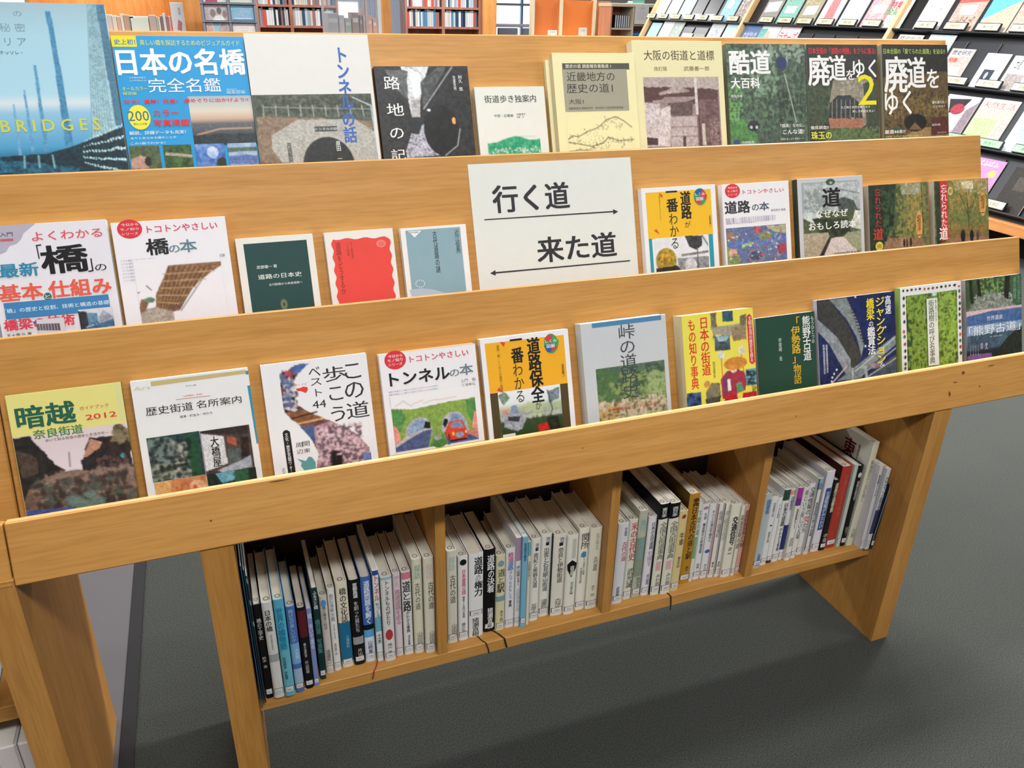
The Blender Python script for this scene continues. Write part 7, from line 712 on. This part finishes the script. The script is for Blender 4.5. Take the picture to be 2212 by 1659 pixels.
for (x, z, c1, c2, lb, ex) in CARDS:
    face_book(dict(id=lb, w=160, h=106, th=3, label=lb, col=c1, cat='card', it=[['i', 0, 0, 160, 106, [['n', c1, c2, 5]]+ex]]), Matrix(((1, 0, 0, x), (0, 0, -1, 5.615), (0, 1, 0, z+.002), (0, 0, 0, 1))), name='picture_card')
# far bookcases
def bookcase(x0, x1, y, label, zs, xdiv, palette, grp, step=1.0):
    c = cab('bookcase', label, 'bookcase')
    MB().box(x0, x1, y+.28, y+.3, 0, 1.72, RUSSET).build('back_panel', c)
    for x in [x0, x1-.03]: MB().box(x, x+.03, y, y+.28, 0, 1.72, RUSSET, .002).build('side_panel', c)
    for x in xdiv: MB().box(x-.02, x+.02, y, y+.28, 0, 1.72, RUSSET, .002).build('divider', c)
    for z in zs: MB().box(x0+.03, x1-.03, y-.001, y+.28, z-.028, z, RUSSET, .002).build('shelf', c)
    rg = random.Random(int(x0*100)); xe = [x0+.03]+[v for d in xdiv for v in (d-.02, d+.02)]+[x1-.03]
    for zi, z in enumerate(zs[1:3]):
        for j in range(0, len(xe), 2):
            bk = -1
            x = xe[j]+.005; side = 'left' if j == 0 else 'right'
            while x < xe[j+1]-.03:
                wdt = rg.uniform(.02, .036)*step; cn = rg.choice(palette); hh = rg.uniform(.17, .215)
                nm = dict(palette_names)[cn]; bk += 1
                r = tag(MB().box(x, x+wdt-.002, y+.03, y+.17, z+.0003, z+hh, flat(cn, .5), .001).box(x+.002, x+wdt-.004, y+.033, y+.168, z+hh, z+hh+.0008, pagemat('ece6da')).build('distant_book'),
                        '%s book %s from the left, %s %s shelf of the %s' % (nm, ordn(bk), ['lower', 'upper'][zi], side, grp), 'book', 'books, %s %s shelf, %s' % (['lower', 'upper'][zi], side, grp))
                x += wdt
    return c
palette_names = [('e8eaec', 'white'), ('c0d4e0', 'pale blue'), ('d8d0c0', 'cream'), ('38506c', 'navy'), ('e05848', 'red'), ('24262c', 'black'), ('a8b0b8', 'grey'), ('5c8cb0', 'mid-blue'), ('a87870', 'dusty pink')]
pl = ['e8eaec']*5+['c0d4e0']*2+['d8d0c0']*2+['38506c', 'e05848', '24262c', 'a8b0b8', '5c8cb0', 'a87870']
bookcase(1.294, 2.32, 10.3, 'two-bay russet bookcase seen over the grey tunnel book', [.60, .94, 1.18, 1.5], [1.72], pl, 'left far bookcase', 1.05)
bookcase(3.20, 4.26, 10.3, 'two-bay russet bookcase beside the pale curtain, centre background', [.60, .95, 1.192, 1.5], [3.725], pl, 'centre far bookcase', 1.0)
tag(MB().box(4.262, 4.47, 10.25, 10.62, 0, 1.7, BROWNP, .004).box(4.27, 4.46, 10.245, 10.25, .05, 1.65, ORANGE).build('end_panel'), 'tall plain brown end panel right of the centre far bookcase', 'panel')
r = cab('acrylic_screen', 'clear acrylic screen with grey folders behind it, left of the white post', 'screen')
MB().box(1.86, 2.31, 8.5, 8.506, .75, 1.5, GLASS).build('sheet', r); MB().box(1.84, 1.86, 8.48, 8.53, 0, 1.5, flat('c0b0ac', .5)).build('post', r); MB().box(2.31, 2.33, 8.48, 8.53, 0, 1.5, flat('c0b0ac', .5)).build('post', r); MB().box(1.86, 2.31, 8.48, 8.53, .70, .75, flat('c0b0ac', .5)).build('rail', r)
c = cab('folder_counter', 'low russet counter carrying pale folders behind the acrylic screen', 'counter')
MB().box(1.95, 2.56, 9.0, 9.4, .0, .87, RUSSET).build('body', c); MB().box(1.94, 2.57, 8.98, 9.42, .87, .885, flat('d8b0a0', .5)).build('worktop', c)
for k, (x, wdt, hh, cc, lb) in enumerate([(1.98, .12, .22, 'c0c8d0', 'blue-grey folder at the left end of the low russet counter'), (2.11, .06, .2, 'dcdce0', 'white folder second from left on the low russet counter'), (2.18, .07, .17, 'b0d0c0', 'mint folder on the low russet counter'), (2.26, .08, .23, 'a88c84', 'taupe box file on the low russet counter'), (2.35, .03, .2, '8c8488', 'dark grey file on the low russet counter'), (2.39, .05, .27, 'e0b8a8', 'tallest salmon box stepping down on the low russet counter'), (2.445, .05, .2, 'e4bcac', 'middle salmon box of the three steps'), (2.5, .05, .17, 'e0b4a0', 'shortest salmon box of the three steps')]):
    r = empty('box_file', Matrix.Translation((x, 9.05, .8855)), lb, 'file'); MB().box(0, wdt, 0, .24, 0, hh, flat(cc, .5), .002).build('body', r); MB().box(.01, wdt-.01, -.0006, 0, hh*.55, hh*.75, flat('ececec', .5)).build('spine_label', r)
tag(MB().box(2.565, 2.60, 9.02, 9.06, 0, 1.75, flat('f0f0ee', .5), .002).build('screen_post'), 'slim white post left of the orange panel in the background', 'post')
tag(MB().box(2.602, 2.72, 9.04, 9.08, 0, 1.7, ORANGE, .002).build('end_panel'), 'narrow orange plywood panel beside the slim white post', 'panel')
# curtain and column
cu = MB(); pts = [(2.9+i*.0125, 12+.02*math.sin(i*1.1)) for i in range(60)]
cu.raw([(a, b, 0.02) for a, b in pts]+[(a, b, 2.8) for a, b in pts]+[(a, b+.006, 0.02) for a, b in pts]+[(a, b+.006, 2.8) for a, b in pts], [[i, i+1, i+61, i+60] for i in range(59)]+[[i+121, i+120, i+180, i+181] for i in range(59)], flat('d4dcec', .8))
tag(cu.build('pale_curtain'), 'pale blue-white curtain hanging left of the centre far bookcase', 'curtain')
# carrels
CW = flat('f0e0c0', .5)
cr = cab('reading_carrels', 'row of reading carrels with orange dividers and cream posts', 'carrel')
for (a, b, m_) in ((4.70, 5.08, flat('e07c40', .6)), (5.122, 5.565, flat('e8823c', .6)), (5.6, 5.83, BROWNP)):
    MB().box(a, b, 9.5, 9.53, .72, 1.31, m_).build('divider_panel', cr)
for x in (4.68, 5.08, 5.565): MB().box(x, x+.035, 9.46, 9.56, 0, 1.33, CW, .002).build('post', cr)
MB().box(4.7, 5.565, 9.1, 9.5, .84, .862, CW).build('desk_top', cr); MB().box(4.7, 5.83, 9.5, 9.52, 0, .72, flat('c8b898', .6)).build('modesty_panel', cr)
for (x, wdt, hh, lb) in ((4.84, .13, .09, 'small white notice card on the left carrel desk'), (5.28, .12, .125, 'taller white notice card on the right carrel desk')):
    r = empty('notice_card', Matrix.Translation((x, 9.3, .862)), lb, 'card'); MB().box(0, wdt, 0, .004, 0, hh, flat('f2ece8', .6)).build('front_leaf', r)
    q = MB(); put(q, '予約席', .03, hh*.6, wdt-.03, hh*.85, -.0006, flat('c8b8c0', .6), 0, False, lambda a, c2, z: (a, z, c2)); q.build('lettering', r); MB().box(0, wdt, .004, .05, 0, .004, flat('f2ece8', .6)).build('foot', r)
# cream cubby shelf
c = cab('cubby_shelf', 'cream-topped open cubby shelf with magazines files, right of the carrels', 'shelf')
LT = flat('f0dcc0', .5); IN = wood('cubby_inside', 'c08464', 'cc9070', 'd49c7c', 1, 12, 2)
MB().box(5.575, 6.5, 8.98, 9.36, 1.245, 1.285, LT, .003).build('top_board', c); MB().box(5.585, 5.605, 9, 9.35, 0, 1.245, IN).build('side_panel', c); MB().box(6.47, 6.49, 9, 9.35, 0, 1.245, IN).build('side_panel', c)
MB().box(5.9, 5.925, 9, 9.35, 0, 1.245, LT).build('divider', c); MB().box(5.605, 6.47, 9.33, 9.35, 0, 1.245, IN).build('back_panel', c)
MB().box(5.605, 5.9, 9, 9.33, .975, .995, LT).build('shelf', c); MB().box(5.925, 6.47, 9, 9.33, 1.02, 1.04, LT).build('shelf', c); MB().box(5.605, 6.47, 9, 9.33, .70, .72, LT).build('shelf', c)
for k in range(7):
    r = empty('file_volume', Matrix.Translation((5.672+k*.031, 9.05, .9955)), 'black and white volume %s from the left in the set on the cubby shelf' % ordn(k), 'book', 'matching black and white volumes on the cubby shelf')
    MB().box(0, .029, 0, .18, 0, .152, flat('202434', .5), .001).build('cover', r); MB().box(.006, .023, -.0008, 0, .004, .148, flat('e8ecf0', .5)).build('spine_label', r)
for k in range(8):
    r = empty('blue_volume', Matrix.Translation((5.95+k*.03, 9.05, .7205)), 'dark blue volume %s from the left, low row under the notice sheet' % ordn(k), 'book', 'dark blue volumes under the notice sheet')
    MB().box(0, .028, 0, .18, 0, .24, flat('2c4c9c', .5), .001).build('cover', r); MB().box(.004, .024, -.0008, 0, .19, .215, flat('6cb0dc', .5)).build('spine_label', r)
r = empty('notice_sheet', Matrix.Translation((5.90, 8.94, 1.045)), 'white notice sheet hanging on the cubby shelf front', 'notice')
MB().box(0, .2, 0, .003, 0, .23, flat('f4f2f0', .6)).build('sheet', r); q = MB(); put(q, 'ご案内', .06, .17, .14, .2, -.0006, flat('b8b8d0', .6), 0, False, lambda a, c2, z: (a, z, c2))
for k in range(4): put(q, '館内での飲食はご遠慮ください', .03, .13-k*.025, .17, .142-k*.025, -.0006, flat('c0a8b0', .6), 0, False, lambda a, c2, z: (a, z, c2))
q.build('lettering', r); MB().box(.09, .11, -.002, 0, .215, .225, flat('c8c8c8', .4)).build('clip', r)
r = empty('teal_tray', Matrix.Translation((5.9, 9.02, 1.286)), 'pale teal tray on top of the cubby shelf', 'tray')
MB().box(0, .17, 0, .2, 0, .008, flat('88c8c0', .5)).box(0, .17, 0, .006, .008, .05, flat('88c8c0', .5)).build('body', r); MB().box(.02, .15, .02, .18, .008, .03, flat('ececec', .6)).build('paper_stack', r)
# distant table by the window
t = cab('reading_table', 'long grey reading table with chair backs before the far window', 'table')
DK = flat('5c6470', .5)
MB().box(4.75, 6.3, 11.6, 12.3, .93, .965, flat('b0a8b0', .4), .003).build('table_top', t)
for (x, y) in ((4.8, 11.65), (6.22, 11.65), (4.8, 12.2), (6.22, 12.2)): MB().box(x, x+.05, y, y+.05, 0, .93, DK).build('leg', t)
for k, x in enumerate((4.95, 5.35, 5.72)):
    r = empty('stool_chair', Matrix.Translation((x, 11.25, 0)), ['tall chair with a grey back, left one at the far table', 'tall chair with a grey back, middle one at the far table', 'tall chair with a black back, right one at the far table'][k], 'chair')
    MB().box(-.16, .16, -.15, .16, .6, .64, DK, .01).build('seat', r); MB().box(-.16, .16, -.17, -.14, .74, .93, flat(['7c8490', '7c8490', '202428'][k], .5), .01).build('backrest', r)
    for (a, b_) in ((-.14, -.15), (.14, -.15), (-.14, .14), (.14, .14)): MB().cyl((a, b_, 0), (a, b_, .6 if b_ > 0 else .9), .012, DK).build('leg', r)
